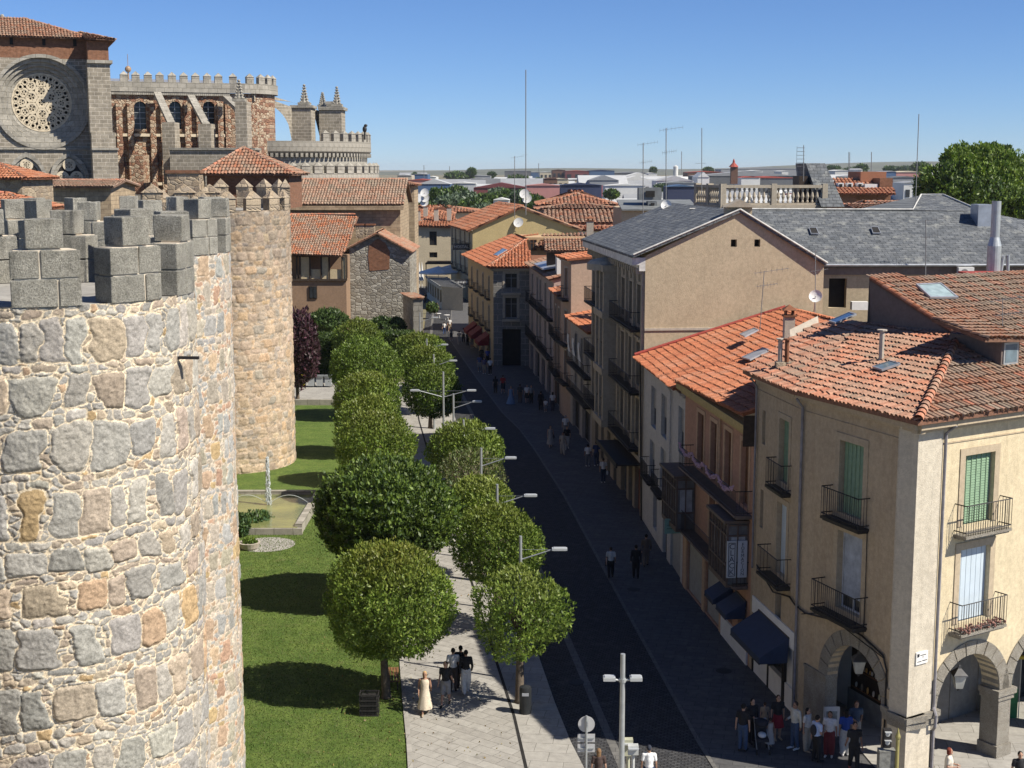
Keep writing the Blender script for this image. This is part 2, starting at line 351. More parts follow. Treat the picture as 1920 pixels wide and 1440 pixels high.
# ---------------------------------------------------------------- masonry raster
def vnoise(rs, sh, cell):
    h, w = sh; gy, gx = int(h / cell) + 3, int(w / cell) + 3; g = rs.rand(gy, gx)
    y = np.arange(h) / cell; x = np.arange(w) / cell; iy = y.astype(int); ix = x.astype(int); ty = y - iy; tx = x - ix
    ty = ty * ty * (3 - 2 * ty); tx = tx * tx * (3 - 2 * tx); ty = ty[:, None]
    a = g[iy][:, ix] * (1 - tx) + g[iy][:, ix + 1] * tx; b = g[iy + 1][:, ix] * (1 - tx) + g[iy + 1][:, ix + 1] * tx
    return a * (1 - ty) + b * ty
def masonry(W, Hh, res, seed, pal, mortar, big=(.75, 1.0), bw=(.5, .95), small=(.14, .24), sw=(.16, .45), chip=.14, gap=.035, amp=.05, cream=None):
    rs = np.random.RandomState(seed); nz, ns = int(Hh / res) + 1, int(W / res) + 1
    S, Z = np.meshgrid(np.arange(ns) * res, np.arange(nz) * res)
    wx = (vnoise(rs, (nz, ns), .3 / res) - .5) * .2 + (vnoise(rs, (nz, ns), .1 / res) - .5) * .05
    wz = (vnoise(rs, (nz, ns), 1.1 / res) - .5) * .22 + (vnoise(rs, (nz, ns), .12 / res) - .5) * .05
    h = (vnoise(rs, (nz, ns), .06 / res) - .5) * .012; col = np.ones((nz, ns, 3)) * np.array(mortar) * (.86 + .25 * vnoise(rs, (nz, ns), .15 / res))[..., None]
    X = S + wx; Y = Z + wz; cw_, ch_ = .25, .165; gx, gy = X / cw_, Y / ch_; jx, jy = int(W / cw_) + 8, int(Hh / ch_) + 8; sx_, sy_ = rs.rand(jy, jx), rs.rand(jy, jx); cid = rs.rand(jy, jx)
    F1 = np.full(X.shape, 9.); F2 = np.full(X.shape, 9.); ID = np.zeros(X.shape); bx, by = np.floor(gx).astype(int), np.floor(gy).astype(int)
    for dx in (-1, 0, 1):
        for dy in (-1, 0, 1):
            ix, iy = np.clip(bx + dx + 3, 0, jx - 1), np.clip(by + dy + 3, 0, jy - 1); d = np.maximum(np.abs(bx + dx + sx_[iy, ix] - gx), np.abs(by + dy + sy_[iy, ix] - gy)) * .6 + .4 * np.hypot(bx + dx + sx_[iy, ix] - gx, by + dy + sy_[iy, ix] - gy)
            m = d < F1; F2 = np.where(m, F1, np.minimum(F2, d)); ID = np.where(m, cid[iy, ix], ID); F1 = np.where(m, d, F1)
    ed = np.clip((F2 - F1 - .09) / .13, 0, 1); pc = np.array([c for c, w in pal for _ in range(max(1, int(w / 3)))]); cc_ = pc[(ID * len(pc)).astype(int) % len(pc)] * (.8 + .4 * ((ID * 37) % 1))[..., None]
    h = h + amp * .55 * ed ** .5; col = np.where((ed > .02)[..., None], cc_, col); pal = [(np.array(c), w) for c, w in pal]; ws = np.array([w for _, w in pal]); ws = ws / ws.sum()
    def stone(cx, cz, a, b, p=None, c=None):
        if a < .02 or b < .02: return
        p = p or rs.uniform(3.5, 8); i0, i1 = max(0, int((cz - b - .22) / res)), min(nz, int((cz + b + .22) / res) + 1); j0, j1 = max(0, int((cx - a - .22) / res)), min(ns, int((cx + a + .22) / res) + 1)
        if i1 <= i0 or j1 <= j0: return
        k = rs.uniform(-.22, .22); k2 = rs.uniform(-.17, .17)
        x = (X[i0:i1, j0:j1] - cx); z = (Y[i0:i1, j0:j1] - cz); x = x * (1 + k * z / b) + k2 * z; x = x / a; z = z / b
        r = (np.abs(x) ** p + np.abs(z) ** p) ** (1 / p); m = r < 1; am = amp * min(1, .45 + min(a, b) * 2)
        hh = am * np.clip((1 - r) * min(a, b) / .055, 0, 1) ** .6 * rs.uniform(.75, 1.25) + .02 * x * rs.uniform(-1, 1) * m
        cc = pal[rs.choice(len(pal), p=ws)][0] if c is None else c
        cc = cc * rs.uniform(.82, 1.16) * (1 + rs.normal(0, .012, 3))
        mo = (r < 1 + .017 / min(a, b)) & ~m & (h[i0:i1, j0:j1] < am); h[i0:i1, j0:j1][mo] = .002; col[i0:i1, j0:j1][mo] = np.array(mortar) * rs.uniform(.88, 1.08)
        h[i0:i1, j0:j1][m] = hh[m] + .004; col[i0:i1, j0:j1][m] = cc
    z = 0; t = 0
    while z < Hh + .3:
        if t % 2 == 0:
            hb = rs.uniform(*big); s = -rs.uniform(0, .6)
            while s < W + .5:
                w = rs.uniform(*bw); b = hb * rs.uniform(.8, 1.0)
                stone(s + w / 2, z + hb / 2 + rs.normal(0, .03), w / 2 - gap, b / 2 - gap * .5); s += w
                if rs.rand() < chip * 5: s += rs.uniform(.08, .24)
            z += hb
        else:
            for _ in range(rs.choice([1, 1, 1, 2])):
                hb = rs.uniform(*small); s = -rs.uniform(0, .3)
                while s < W + .3:
                    w = rs.uniform(*sw)
                    if rs.rand() < .55: stone(s + w / 2, z + hb / 2 + rs.normal(0, .015), w / 2 - gap * .5, hb / 2 - gap * .45, rs.uniform(2.6, 5))
                    s += w
                z += hb
        t += 1
    h += (vnoise(rs, (nz, ns), .05 / res) - .5) * .022 * (h > .02) + (vnoise(rs, (nz, ns), .2 / res) - .5) * .03 * (h > .02)
    return h, col
def grid_faces(nz, ns):
    i, j = np.meshgrid(np.arange(nz - 1), np.arange(ns - 1), indexing='ij'); a = (i * ns + j).ravel(); return np.stack([a, a + 1, a + ns + 1, a + ns], 1)
# ================================================================ GROUND
def strip(name, left, right, z, mat, kind='structure'):
    mb = MB()
    for i in range(len(left) - 1):
        mb.q((*left[i], z), (*right[i], z), (*right[i + 1], z), (*left[i + 1], z))
    return tag(mb.build(name, mat), kind=kind)
def interp(tab, Y):
    for i in range(len(tab) - 1):
        if Y <= tab[i + 1][1] or i == len(tab) - 2:
            a, b = tab[i], tab[i + 1]; return a[0] + (b[0] - a[0]) * (Y - a[1]) / (b[1] - a[1])
FACX = [(14.6, 43), (13.4, 46), (10.96, 52.5), (10.1, 58), (8.7, 70.3), (7.9, 84), (6, 105), (4.9, 117.5), (3.8, 129), (1.8, 151), (-2, 152), (-5.4, 175), (-6.5, 225), (-10.7, 249)]
ROADR = [(7.9, 38), (7.4, 46), (7.1, 47.8), (5.3, 68), (3.4, 90), (1.0, 112), (-.7, 121), (-3.9, 145), (-7.9, 177), (-9.5, 225), (-13.5, 262)]
PALE = [(5.0, 41), (3.95, 47), (3.73, 49.7), (2.44, 62.4), (.8, 80), (-1.3, 100), (-3.4, 121), (-6.2, 145), (-10.2, 177), (-12.4, 225), (-16.5, 262)]
STRIPR = [(4.0, 41), (2.6, 47), (1.9, 52), (.9, 62), (-.9, 80), (-3.0, 100), (-5.0, 121), (-7.6, 145), (-11.2, 177), (-13.4, 225), (-17.5, 262)]
CURB = [(1.2, 41), (.6, 47), (.12, 52.5), (-.67, 59), (-2.9, 78), (-5.5, 98), (-7.8, 118), (-9.9, 140), (-12, 165)]
PATHL = [(-3.0, 41), (-3.5, 47.8), (-4.13, 53.3), (-4.59, 57.7), (-6.2, 75), (-8.1, 93), (-10.2, 112), (-12.9, 131), (-14.0, 140)]
YS = [38, 42, 46, 50, 54, 58, 62, 68, 75, 82, 90, 98, 106, 114, 122, 131, 140]
def line(tab, off=0, ys=YS): return [(interp(tab, y) + off, y) for y in ys]
YL = YS + [150, 162, 177, 200, 225, 262]
def grassmat():
    m, t, b = nodes("lawn_grass", .85); tc = N(t, "ShaderNodeTexCoord").outputs["Object"]
    a = mix(t, ramp(t, noise(t, tc, .7, 8, .8), .4, .6), (.066, .115, .018), (.115, .165, .032))
    a = mix(t, ramp(t, noise(t, tc, .9, 8, .8), .56, .74), a, (.15, .15, .055))
    a = mix(t, 1.0, a, mix(t, ramp(t, noise(t, tc, 13, 5, .8), .34, .66), (.42,) * 3, (1.6,) * 3), 'MULTIPLY')
    t.links.new(a, b.inputs["Base Color"]); bumpn(t, b, noise(t, tc, 26, 5, .8), 1, .06); return m
def paving(name, c1, c2, mortar, bw, bh, ang, ms=.012, var=.2, bump=.004, blot=((.16, .15, .135), .9, .56, .8)):
    m = brick(name, c1, c2, mortar, bw, bh, ms, .85, bump, var, .5, 3, blot); t = m.node_tree
    uvn = [n for n in t.nodes if n.type == 'TEX_COORD'][0]; mp = N(t, "ShaderNodeMapping"); mp.inputs["Rotation"].default_value = (0, 0, R(ang))
    for l in list(t.links):
        if l.from_node == uvn: s_ = l.to_socket; t.links.remove(l); t.links.new(mp.outputs[0], s_)
    t.links.new(uvn.outputs["UV"], mp.inputs[0]); return m
M_GRASS = grassmat()
M_PAVE = paving("path_paving", (.30, .285, .255), (.36, .345, .31), (.15, .14, .125), 1.0, .5, 38)
M_PAVE2 = paving("kerb_paving", (.31, .295, .265), (.36, .345, .31), (.17, .16, .14), 1.2, .8, 8)
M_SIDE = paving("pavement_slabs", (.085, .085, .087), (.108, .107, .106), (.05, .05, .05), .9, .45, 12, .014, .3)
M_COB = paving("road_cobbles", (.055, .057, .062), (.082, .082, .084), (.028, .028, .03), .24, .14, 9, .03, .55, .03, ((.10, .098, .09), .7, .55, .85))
M_PALE = paving("pale_setts", (.125, .122, .115), (.155, .15, .14), (.07, .068, .065), .5, .35, 5)
M_PLAIN = plain("dry_plain", (.17, .15, .085), .95, 0, .35, .006)
gm = MB(); gs = 45000
for x0, x1, y0, y1 in ((-gs, gs, -60, 36), (-gs, -38, 36, 262), (32, gs, 36, 262), (-gs, gs, 262, gs)): gm.q((x0, y0, -.02), (x1, y0, -.02), (x1, y1, -.02), (x0, y1, -.02))
gm.q((-38, 36, -.02), (32, 36, -.02), (32, 262, -.02), (-38, 262, -.02))
tag(gm.build("ground", M_PLAIN), kind='structure')
strip("lawn", [(-38, y) for y in YS], line(PATHL), .03, M_GRASS)
strip("garden_path", line(PATHL, .0), line(CURB, -.1), .045, M_PAVE)
strip("kerb", line(PATHL, -.16), line(PATHL, .02), .09, M_PAVE2)
strip("pavement", line(CURB, -.1), line(STRIPR), .05, M_PAVE2)
strip("road_gutter", line(PALE, -.16, YL), line(PALE, .16, YL), .016, M_PALE)
strip("road", line(STRIPR, 0, YL), line(ROADR, 0, YL), .01, M_COB)
strip("kerb", line(ROADR, -.06, YL), line(ROADR, .1, YL), .035, M_PALE)
tag(strip("street_pavement", line(ROADR, 0, YL), [(interp(FACX, y) + 6, y) for y in YL], .022, M_SIDE), kind='structure')
strip("street_pavement", [(-9.6, 36), (-9.6, 46.2)], [(34, 36), (34, 46.2)], .056, M_PAVE2)
strip("square_pavement", [(-30, 225), (-34, 300)], [(interp(ROADR, 225), 225), (-12, 300)], .0, M_SIDE)
strip("terrace_pavement", [(-30, 126.5), (-30, 140)], [(-15.3, 126.5), (-15.6, 140)], .33, M_PAVE2)
strip("arcade_floor", [(13.0, 46.2), (11.5, 62)], [(34, 46.2), (34, 62)], .058, M_PAVE2)
# drain channel on the kerb side of the path
db = MB()
for i in range(len(CURB) - 2):
    a, b = CURB[i], CURB[i + 1]; db.q((a[0] - .1, a[1], .054), (a[0] + .02, a[1], .054), (b[0] + .02, b[1], .054), (b[0] - .1, b[1], .054))
tag(db.build("path_drain", M_DARK), kind='structure')
# ================================================================ NEAR TOWERS
PALN = [((.31, .295, .265), 34), ((.38, .355, .305), 30), ((.36, .295, .225), 24), ((.40, .325, .235), 10), ((.40, .28, .18), 3), ((.42, .30, .16), 2)]
PALN2 = [((.34, .335, .31), 30), ((.41, .36, .29), 24), ((.42, .31, .21), 20), ((.40, .26, .18), 10), ((.43, .32, .17), 3), ((.36, .33, .25), 8)]
PALF = [((.48, .37, .26), 30), ((.44, .35, .26), 28), ((.38, .33, .27), 16), ((.50, .36, .23), 14), ((.36, .29, .22), 10)]
MORT = (.70, .59, .42)
def round_tower(name, label, c, Rr, ztop, zlo, res, seed, pal, a0, a1, mat, mort=MORT, par=None, **kw):
    root = empty(name, (c[0], c[1], 0), label, "tower")
    for part, (b0, b1, z0, z1, rs_) in enumerate(par or ((a0, a1, zlo, ztop, res),)):
        W = (b1 - b0) * Rr
        h, col = masonry(W, z1 - z0, rs_, seed + part, pal, mort, **kw); nz, ns = h.shape
        th = b0 + np.arange(ns) * rs_ / Rr; zz = z0 + np.arange(nz) * rs_
        if seed == 77: col = col * np.clip(1 - .28 * np.clip((zz - 11) / 5, 0, 1), 0, 1)[:, None, None]   # stone colour darkens towards the top of the tan tower
        r = Rr + h; X = c[0] + r * np.cos(th)[None]; Y = c[1] + r * np.sin(th)[None]; Zz = np.repeat(zz[:, None], ns, 1)
        link_mesh("wall", np.stack([X, Y, Zz], -1).reshape(-1, 3), grid_faces(nz, ns), mat, root, col=col.reshape(-1, 3), uv=False, smooth=True)
    mb = MB()   # the rest of the drum, and the walk on top
    mb.lathe((c[0], c[1], 0), [(Rr - .01, 0), (Rr - .01, ztop)], 40, a1 - .01, a0 + 2 * math.pi + .01)
    mb.lathe((c[0], c[1], 0), [(Rr - .03, 0), (Rr - .03, zlo + .05)], 60)
    mb.build("wall", M_RUBT, root)
    t = MB(); t.lathe((c[0], c[1], 0), [(Rr + .0, ztop - .03), (.01, ztop)], 40); t.build("tower_floor", M_PAVE2, root)
    return root
def arcblock(mb, c, r0, r1, a0, a1, z0, z1, k=5, jag=.0, rr=rnd):
    n = len(mb.v)
    ring = [(r1, a0 + (a1 - a0) * i / k) for i in range(k + 1)] + [(r0, a1 - (a1 - a0) * i / k) for i in range(k + 1)]
    for z in (z0, z1):
        for r, a in ring:
            rj = r + rr.uniform(-jag, jag); mb.v.append((c[0] + rj * math.cos(a), c[1] + rj * math.sin(a), z + rr.uniform(-jag, jag) * (z == z1)))
    m = len(ring)
    for i in range(m): j = (i + 1) % m; mb.f.append([n + i, n + j, n + m + j, n + m + i])
    for i in range(k): mb.f.append([n + m + i, n + m + i + 1, n + m + m - 2 - i, n + m + m - 1 - i])
def merlons_near(root, c, Rr, z0, angs, wdeg=21.5, hh=1.15, up=.6, seed=4):
    rr = random.Random(seed)
    for a in angs:
        mb = MB(); g = .012 / Rr * 1.4; th = R(wdeg) / 2; a = R(a)
        mo = MB(); arcblock(mo, c, Rr - .5, Rr + .015, a - th + .02, a + th - .02, z0, z0 + hh - .02, 4); arcblock(mo, c, Rr - .46, Rr - .03, a - th * .45, a + th * .45, z0 + hh - .03, z0 + hh + .03, 4)
        for q in range(2):
            s = rr.uniform(-.35, .35) * th; za = z0 + .01 + q * hh / 2; zb = z0 + (q + 1) * hh / 2 - .025
            arcblock(mb, c, Rr - .62, Rr + .05, a - th, a + s - g, za, zb, 5, .014, rr); arcblock(mb, c, Rr - .62, Rr + .05, a + s + g, a + th, za, zb, 5, .014, rr)
        w = th * rr.uniform(.44, .55); arcblock(mb, c, Rr - .62, Rr + .03, a - w, a + w, z0 + hh + .02, z0 + hh + up * rr.uniform(.95, 1.05), 6, .014, rr)
        m = mb.build("merlon", M_BLOCK, root); mo.build("mortar", M_MORTAR, m)
        bv = m.modifiers.new("b", 'BEVEL'); bv.width = .025; bv.segments = 2; bv.limit_method = 'ANGLE'
C0, C1 = (-10.75, 31.4), (-13.05, 47.3)
T0 = round_tower("wall_tower", "nearest round tower of pale granite blocks set in cream mortar, filling the left side", C0, 3.6, 18.32, 7.2, .019, 11, PALN, R(-125), R(28), M_TOWER, gap=.013, big=(.62, 1.12), bw=(.38, .86), small=(.12, .26), sw=(.16, .5), chip=.1, amp=.042)
merlons_near(T0, C0, 3.6, 18.3, [-2.5 + 31.3 * k for k in range(-5, 6)])
T1 = round_tower("wall_tower", "second round tower seen as a narrow strip behind the nearest tower", C1, 3.6, 18.32, 0.0, .03, 23, PALN2, R(-115), R(30), M_TOWER, mort=(.62, .52, .4), gap=.024, big=(.6, .85), bw=(.3, .65), amp=.03)
merlons_near(T1, C1, 3.6, 18.3, [5 + 31.3 * k for k in range(-5, 6)], 20, seed=9)
# iron spout on the nearest tower
sm = MB(); a = math.radians(-14); px0 = Vector((C0[0] + 3.58 * math.cos(a), C0[1] + 3.58 * math.sin(a), 17.05))
sm.box(px0 + Vector((.22, -.03, -.08)), (.55, .1, .06), -.1); sm.build("drain_spout", M_IRON, T0)
C2 = (-20.55, 101.3)
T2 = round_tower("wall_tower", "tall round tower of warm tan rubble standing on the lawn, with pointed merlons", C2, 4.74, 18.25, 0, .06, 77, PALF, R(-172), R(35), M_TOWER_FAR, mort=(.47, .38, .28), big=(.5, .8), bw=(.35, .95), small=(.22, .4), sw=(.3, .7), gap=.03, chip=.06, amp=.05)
for k in range(-6, 7):
    a = R(-30 + k * 22); back = math.sin(a) > -.1; z0 = 18.2; mb = MB(); hgt = 1.55 if back else .85
    arcblock(mb, C2, 4.19, 4.79, a - R(6.6), a + R(6.6), z0, z0 + hgt, 3, .03)
    r0 = 4.3; mbp = MB(); p = [Vector((C2[0] + r * math.cos(t), C2[1] + r * math.sin(t), z0 + hgt)) for r, t in ((4.86, a - R(7.4)), (4.86, a + R(7.4)), (4.14, a + R(7.4)), (4.14, a - R(7.4)))]
    ap = Vector((C2[0] + 4.49 * math.cos(a), C2[1] + 4.49 * math.sin(a), z0 + hgt + .62))
    for i in range(4): mbp.q(p[i], p[(i + 1) % 4], ap)
    m = mb.build("merlon", M_RUBT, T2); mbp.build("merlon_cap", M_RUBT, m)
# town wall behind the towers, stepping back to the left
cw = empty("town_wall", (-20, 70, 0), "long rubble curtain wall running behind the round towers to the garden", "wall")
f = Fac((-14.5, 20), (-27.4, 118)); f = Fac((-27.4, 118), (-14.5, 20)); mb = MB(); f.box(mb, 0, f.L, 0, 15.2, 0, 2.4); mb.build("wall", M_RUBT, cw)
mer = MB()
for k in range(44): f.box(mer, .5 + k * 2.2, 1.7 + k * 2.2, 15.2, 16.3, 1.6, 2.35)
mer.build("merlon_row", M_RUBT, cw)
# row of pointed merlons and low parapet left of the tan tower (rear gate turret)
tr = empty("gate_turret", (-27, 106, 0), "square rubble turret with pointed merlons and a red brick wall top behind the tan tower", "turret")
mb = MB(); a = AT(268, 400, 97); b = AT(425, 400, 97); mb.box(((a.x + b.x) / 2, 98.2, 9.4), (b.x - a.x, 2.4, 18.8)); mb.build("wall", M_RUBT, tr)
for x in (285, 345, 392):
    p = AT(x, 388, 96.9); m_ = MB(); m_.box((p.x, p.y + .35, 18.8 + .3), (1.25, .65, .7)); m = m_.build("merlon", M_RUBT, tr)
    c_ = MB(); q = [Vector((p.x + dx, p.y + .35 + dy, 19.45)) for dx, dy in ((-.75, -.38), (.75, -.38), (.75, .38), (-.75, .38))]; ap = Vector((p.x, p.y + .35, 20.05))
    for i in range(4): c_.q(q[i], q[(i + 1) % 4], ap)
    c_.build("merlon_cap", M_RUBT, m)
mb = MB(); a = AT(313, 325, 106); b = AT(374, 345, 106); mb.box(((a.x + b.x) / 2, 107, (a.z + 10) / 2), (b.x - a.x, 2, a.z - 10)); mb.build("wall", M_RUBT, tr)
mb = MB(); mb.box(((a.x + b.x) / 2, 107, a.z + .12), (b.x - a.x + .2, 2.2, .24)); mb.build("brick_coping", M_RED, tr)
# hut with a hipped tile roof on the tan tower
hut = empty("tower_hut", (-20.5, 110, 0), "small hut with hipped red tile roof rising behind the tan tower's merlons", "hut")
a = AT(374, 326, 107.5); b = AT(551, 326, 107.5); ap = AT(456, 277, 111.3); zE = a.z
mb = MB(); mb.box(((a.x + b.x) / 2, 111.2, zE - 1.3), (b.x - a.x - .9, 6.6, 2.6)); mb.build("wall", M_RED, hut); mb = MB(); mb.box((-21.2, 111.4, (zE - 2.6) / 2), (6.4, 6.4, zE - 2.62)); mb.build("base_wall", M_RUBT, hut)
cs = [Vector((a.x, 107.4, zE)), Vector((b.x, 107.4, zE)), Vector((b.x, 115, zE)), Vector((a.x, 115, zE))]
for i in range(4): tile_roof(hut, [cs[i], cs[(i + 1) % 4], ap], (cs[i], cs[(i + 1) % 4]), TP_OLD, .26, .5, 20 + i)
for i in (0, 1): ridge_tiles(hut, cs[i], ap)
# ================================================================ CATHEDRAL
CATH0 = set(bpy.data.objects.keys())
cath = empty("cathedral", (-40, 175, 0), "grey and red stone cathedral with rose window, flying buttresses and crenellated apse", "cathedral")
YT = 160.0
def PX(x, y, Y=YT): return AT(x, y, Y)
mb = MB(); lw = PX(-160, 400); rw = PX(189, 400)
rc = PX(84, 193); RR = 4.75
# transept wall with a round hole for the rose
ztop = PX(80, 112).z; zb = 0
k = 48; x0, x1 = lw.x, rw.x
ring = [Vector((rc.x + RR * math.cos(2 * math.pi * i / k), YT, rc.z + RR * math.sin(2 * math.pi * i / k))) for i in range(k)]
def outer(i):
    t = 2 * math.pi * i / k; c, s = math.cos(t), math.sin(t); m = min(((x1 - rc.x) / c if c > 1e-6 else ((x0 - rc.x) / c if c < -1e-6 else 1e9)), ((ztop - rc.z) / s if s > 1e-6 else ((rc.z - 9 - rc.z) / s if s < -1e-6 else 1e9))); return Vector((rc.x + c * m, YT, rc.z + s * m))
for i in range(k): mb.q(ring[i], outer(i), outer(i + 1), ring[(i + 1) % k])
for (cx_, cz_) in ((x1, ztop), (x0, ztop), (x0, rc.z - 9), (x1, rc.z - 9)):
    t = math.atan2(cz_ - rc.z, cx_ - rc.x) % (2 * math.pi); i = int(t / (2 * math.pi) * k); mb.q(outer(i), Vector((cx_, YT, cz_)), outer(i + 1))
w1, w2 = PX(60, 322), PX(133, 322)
zl = rc.z - 9
mb.q((x0, YT, 0), (x1, YT, 0), (x1, YT, zl), (x0, YT, zl))
mb.box(((x0 + x1) / 2, YT + 6, ztop / 2), (x1 - x0, 11.6, ztop)) if False else None
mb.q((x1, YT, 0), (x1, YT + 18, 0), (x1, YT + 18, ztop), (x1, YT, ztop))
mb.build("transept_wall", M_TRANS, cath)
# stepped rose mouldings
def ringmesh(mb, c, Y, ra, rb, ya, yb, k=64):
    for i in range(k):
        t0, t1 = 2 * math.pi * i / k, 2 * math.pi * (i + 1) / k; P = lambda r, t, y: (c.x + r * math.cos(t), y, c.z + r * math.sin(t))
        mb.q(P(ra, t0, ya), P(ra, t1, ya), P(rb, t1, yb), P(rb, t0, yb))
mb = MB(); r_ = RR + .35; y_ = YT - .28
ringmesh(mb, rc, 0, RR + .38, RR + .38, YT, y_)
steps = [(RR + .38, y_), (RR + .0, y_), (RR - .02, YT + .15), (RR - .42, YT + .17), (RR - .45, YT + .5), (RR - .85, YT + .52), (RR - .88, YT + .85), (RR - 1.28, YT + .87), (RR - 1.3, YT + 1.15), (3.12, YT + 1.2), (3.1, YT + 1.5)]
for i in range(len(steps) - 1): ringmesh(mb, rc, 0, steps[i][0], steps[i + 1][0], steps[i][1], steps[i + 1][1])
rw_ = mb.build("rose_window", M_ASHG, cath)
M_TRAC = stucco("tracery_stone", (.64, .55, .40), amt=.2)
def circ(mb, cx, cz, r, Y, th=.09, k=16, dep=.2):
    th *= 1.35
    for i in range(k):
        t0, t1 = 2 * math.pi * i / k, 2 * math.pi * (i + 1) / k
        P = lambda q, t, y: (cx + q * math.cos(t), y, cz + q * math.sin(t))
        mb.q(P(r + th, t0, Y), P(r - th, t0, Y), P(r - th, t1, Y), P(r + th, t1, Y)); mb.q(P(r - th, t0, Y), P(r - th, t0, Y + dep), P(r - th, t1, Y + dep), P(r - th, t1, Y)); mb.q(P(r + th, t0, Y + dep), P(r + th, t0, Y), P(r + th, t1, Y), P(r + th, t1, Y + dep))
tm = MB(); Yr = YT + 1.15
circ(tm, rc.x, rc.z, 3.03, Yr, .1, 48); circ(tm, rc.x, rc.z, .52, Yr, .1)
def petals(tm, cx, cz, r, rot=0, n=4):
    for q in range(n): t = rot + 2 * math.pi * q / n; circ(tm, cx + r * .42 * math.cos(t), cz + r * .42 * math.sin(t), r * .34, Yr + .04, r * .09, 8, .12)
petals(tm, rc.x, rc.z, .52)
for q in range(6):
    t = 2 * math.pi * q / 6 + math.pi / 6; cx, cz = rc.x + 1.22 * math.cos(t), rc.z + 1.22 * math.sin(t); circ(tm, cx, cz, .54, Yr, .1); petals(tm, cx, cz, .54, t)
for q in range(12):
    t = 2 * math.pi * q / 12; cx, cz = rc.x + 2.08 * math.cos(t), rc.z + 2.08 * math.sin(t); circ(tm, cx, cz, .42, Yr, .08); petals(tm, cx, cz, .42, t, 3)
for q in range(24):
    t = 2 * math.pi * (q + .5) / 24; cx, cz = rc.x + 2.72 * math.cos(t), rc.z + 2.72 * math.sin(t); circ(tm, cx, cz, .26, Yr, .065, 10)
tm.build("tracery", M_TRAC, rw_)
gl = MB(); gl.q(*[(rc.x + 3.2 * math.cos(2 * math.pi * i / 32), Yr + .35, rc.z + 3.2 * math.sin(2 * math.pi * i / 32)) for i in range(32)][::-1]); gl.build("pane", M_DARK, rw_)
# brick attic, roof
a = PX(-170, 72); b = PX(168, 72); mb = MB(); mb.box(((a.x + b.x) / 2, YT + 6.1, (ztop + a.z) / 2), (b.x - a.x, 12, a.z - ztop)); mb.build("brick_attic", M_RED, cath)
sl = MB()
for x in (30, 87, 142): p = PX(x, 80, YT + .06); sl.box((p.x, YT + .08, p.z), (.35, .1, .9))
sl.build("slit_window", M_DARK, cath)
e0, e1 = PX(-170, 72, YT - .5), PX(176, 72, YT - .5); apx = PX(78, 38, YT + 5)
tile_roof(cath, [e0, e1, apx, Vector((e0.x, apx.y, apx.z))], (e0, e1), TP_OLD, .32, .6, 41)
tile_roof(cath, [e1, Vector((e1.x, YT + 12, e1.z)), apx], (e1, Vector((e1.x, YT + 12, e1.z))), TP_OLD, .32, .6, 42)
# right corner buttress
def block(name, x0p, x1p, ytp, Y0, Y1, mat, ybp=None, parent=cath, zb=0):
    a, b = AT(x0p, ytp, Y0), AT(x1p, ytp, Y0); z0 = zb if ybp is None else AT(x0p, ybp, Y0).z
    mb = MB(); mb.box(((a.x + b.x) / 2, (Y0 + Y1) / 2, (z0 + a.z) / 2), (b.x - a.x, Y1 - Y0, a.z - z0)); return mb.build(name, mat, parent)
block("buttress", 168, 209, 118, 157.3, 161, M_TRANS, 250); block("buttress", 173, 219, 278, 156.6, 161, M_TRANS)
block("buttress", 173, 217, 248, 156.9, 168, M_TRANS, 290)
block("brick_attic", 169, 207, 76, 157.5, 168, M_RED, 113)
block("string_course", 166, 212, 112, 157.0, 168, M_ASHG, 118); block("string_course", -160, 175, 277, YT - .25, YT + .1, M_ASHG, 281)
block("string_course", 171, 220, 277, 156.4, 168, M_ASHG, 281)
a, b, c = AT(163, 72, 156.8), AT(216, 72, 156.8), AT(185, 60, 163); tile_roof(cath, [a, b, Vector((b.x, 166, c.z)), Vector((a.x, 166, c.z))] if False else [a, b, c], (a, b), TP_OLD, .32, .6, 43)
b2 = Vector((b.x, 168, b.z)); tile_roof(cath, [b, b2, c], (b, b2), TP_OLD, .32, .6, 44)
# pointed windows with tracery
def pointed(cx, wid, Z0, Zt, par):
    def arch(w, hgt, Y, z0):
        pts = [(-w, z0)]; 
        for i in range(9): t = i / 8; pts.append((-w + w * (1 - math.cos(t * 1.2)) / (1 - math.cos(1.2)), z0 + hgt * math.sin(t * 1.2) / math.sin(1.2)))
        return pts + [(-p[0], p[1]) for p in pts[::-1][1:]]
    hh = Zt - Z0; win = MB()
    prev = None
    for w, y in ((wid, YT - .3), (wid * .82, YT - .28), (wid * .8, YT - .05), (wid * .68, YT - .02), (wid * .66, YT + .3)):
        cur = [(cx + p[0], y, p[1]) for p in arch(w, hh * w / wid, y, Z0)]
        if prev:
            for i in range(len(cur) - 1): win.q(prev[i], prev[i + 1], cur[i + 1], cur[i])
        prev = cur
    o = win.build("window", M_ASHG, par); gl = MB(); gl.q(*[(p[0], p[1] - .32, p[2]) for p in prev[::-1]]); gl.build("pane", M_DARK, o)
    tr = MB(); 
    for dx, dz, r in ((0, hh * .48, .5), (-.75, 0, .5), (.75, 0, .5), (0, -.3, .3)):
        for q in range(4): t = math.pi / 2 * q + (0 if dx == 0 else .78); circ(tr, cx + dx + r * .45 * math.cos(t), Z0 + dz + r * .45 * math.sin(t) + .1, r * .36, YT - .12, .07, 8, .1)
        circ(tr, cx + dx, Z0 + dz + .1, r * 1.15, YT - .14, .09, 14, .12)
    tr.box((cx, YT - .1, Z0 - 1.5), (.16, .15, 2.6)); tr.build("tracery", M_TRAC, o)
for x in (58, 133): p, q = PX(x, 334), PX(x, 286); pointed(p.x, 2.05, p.z, q.z, cath)
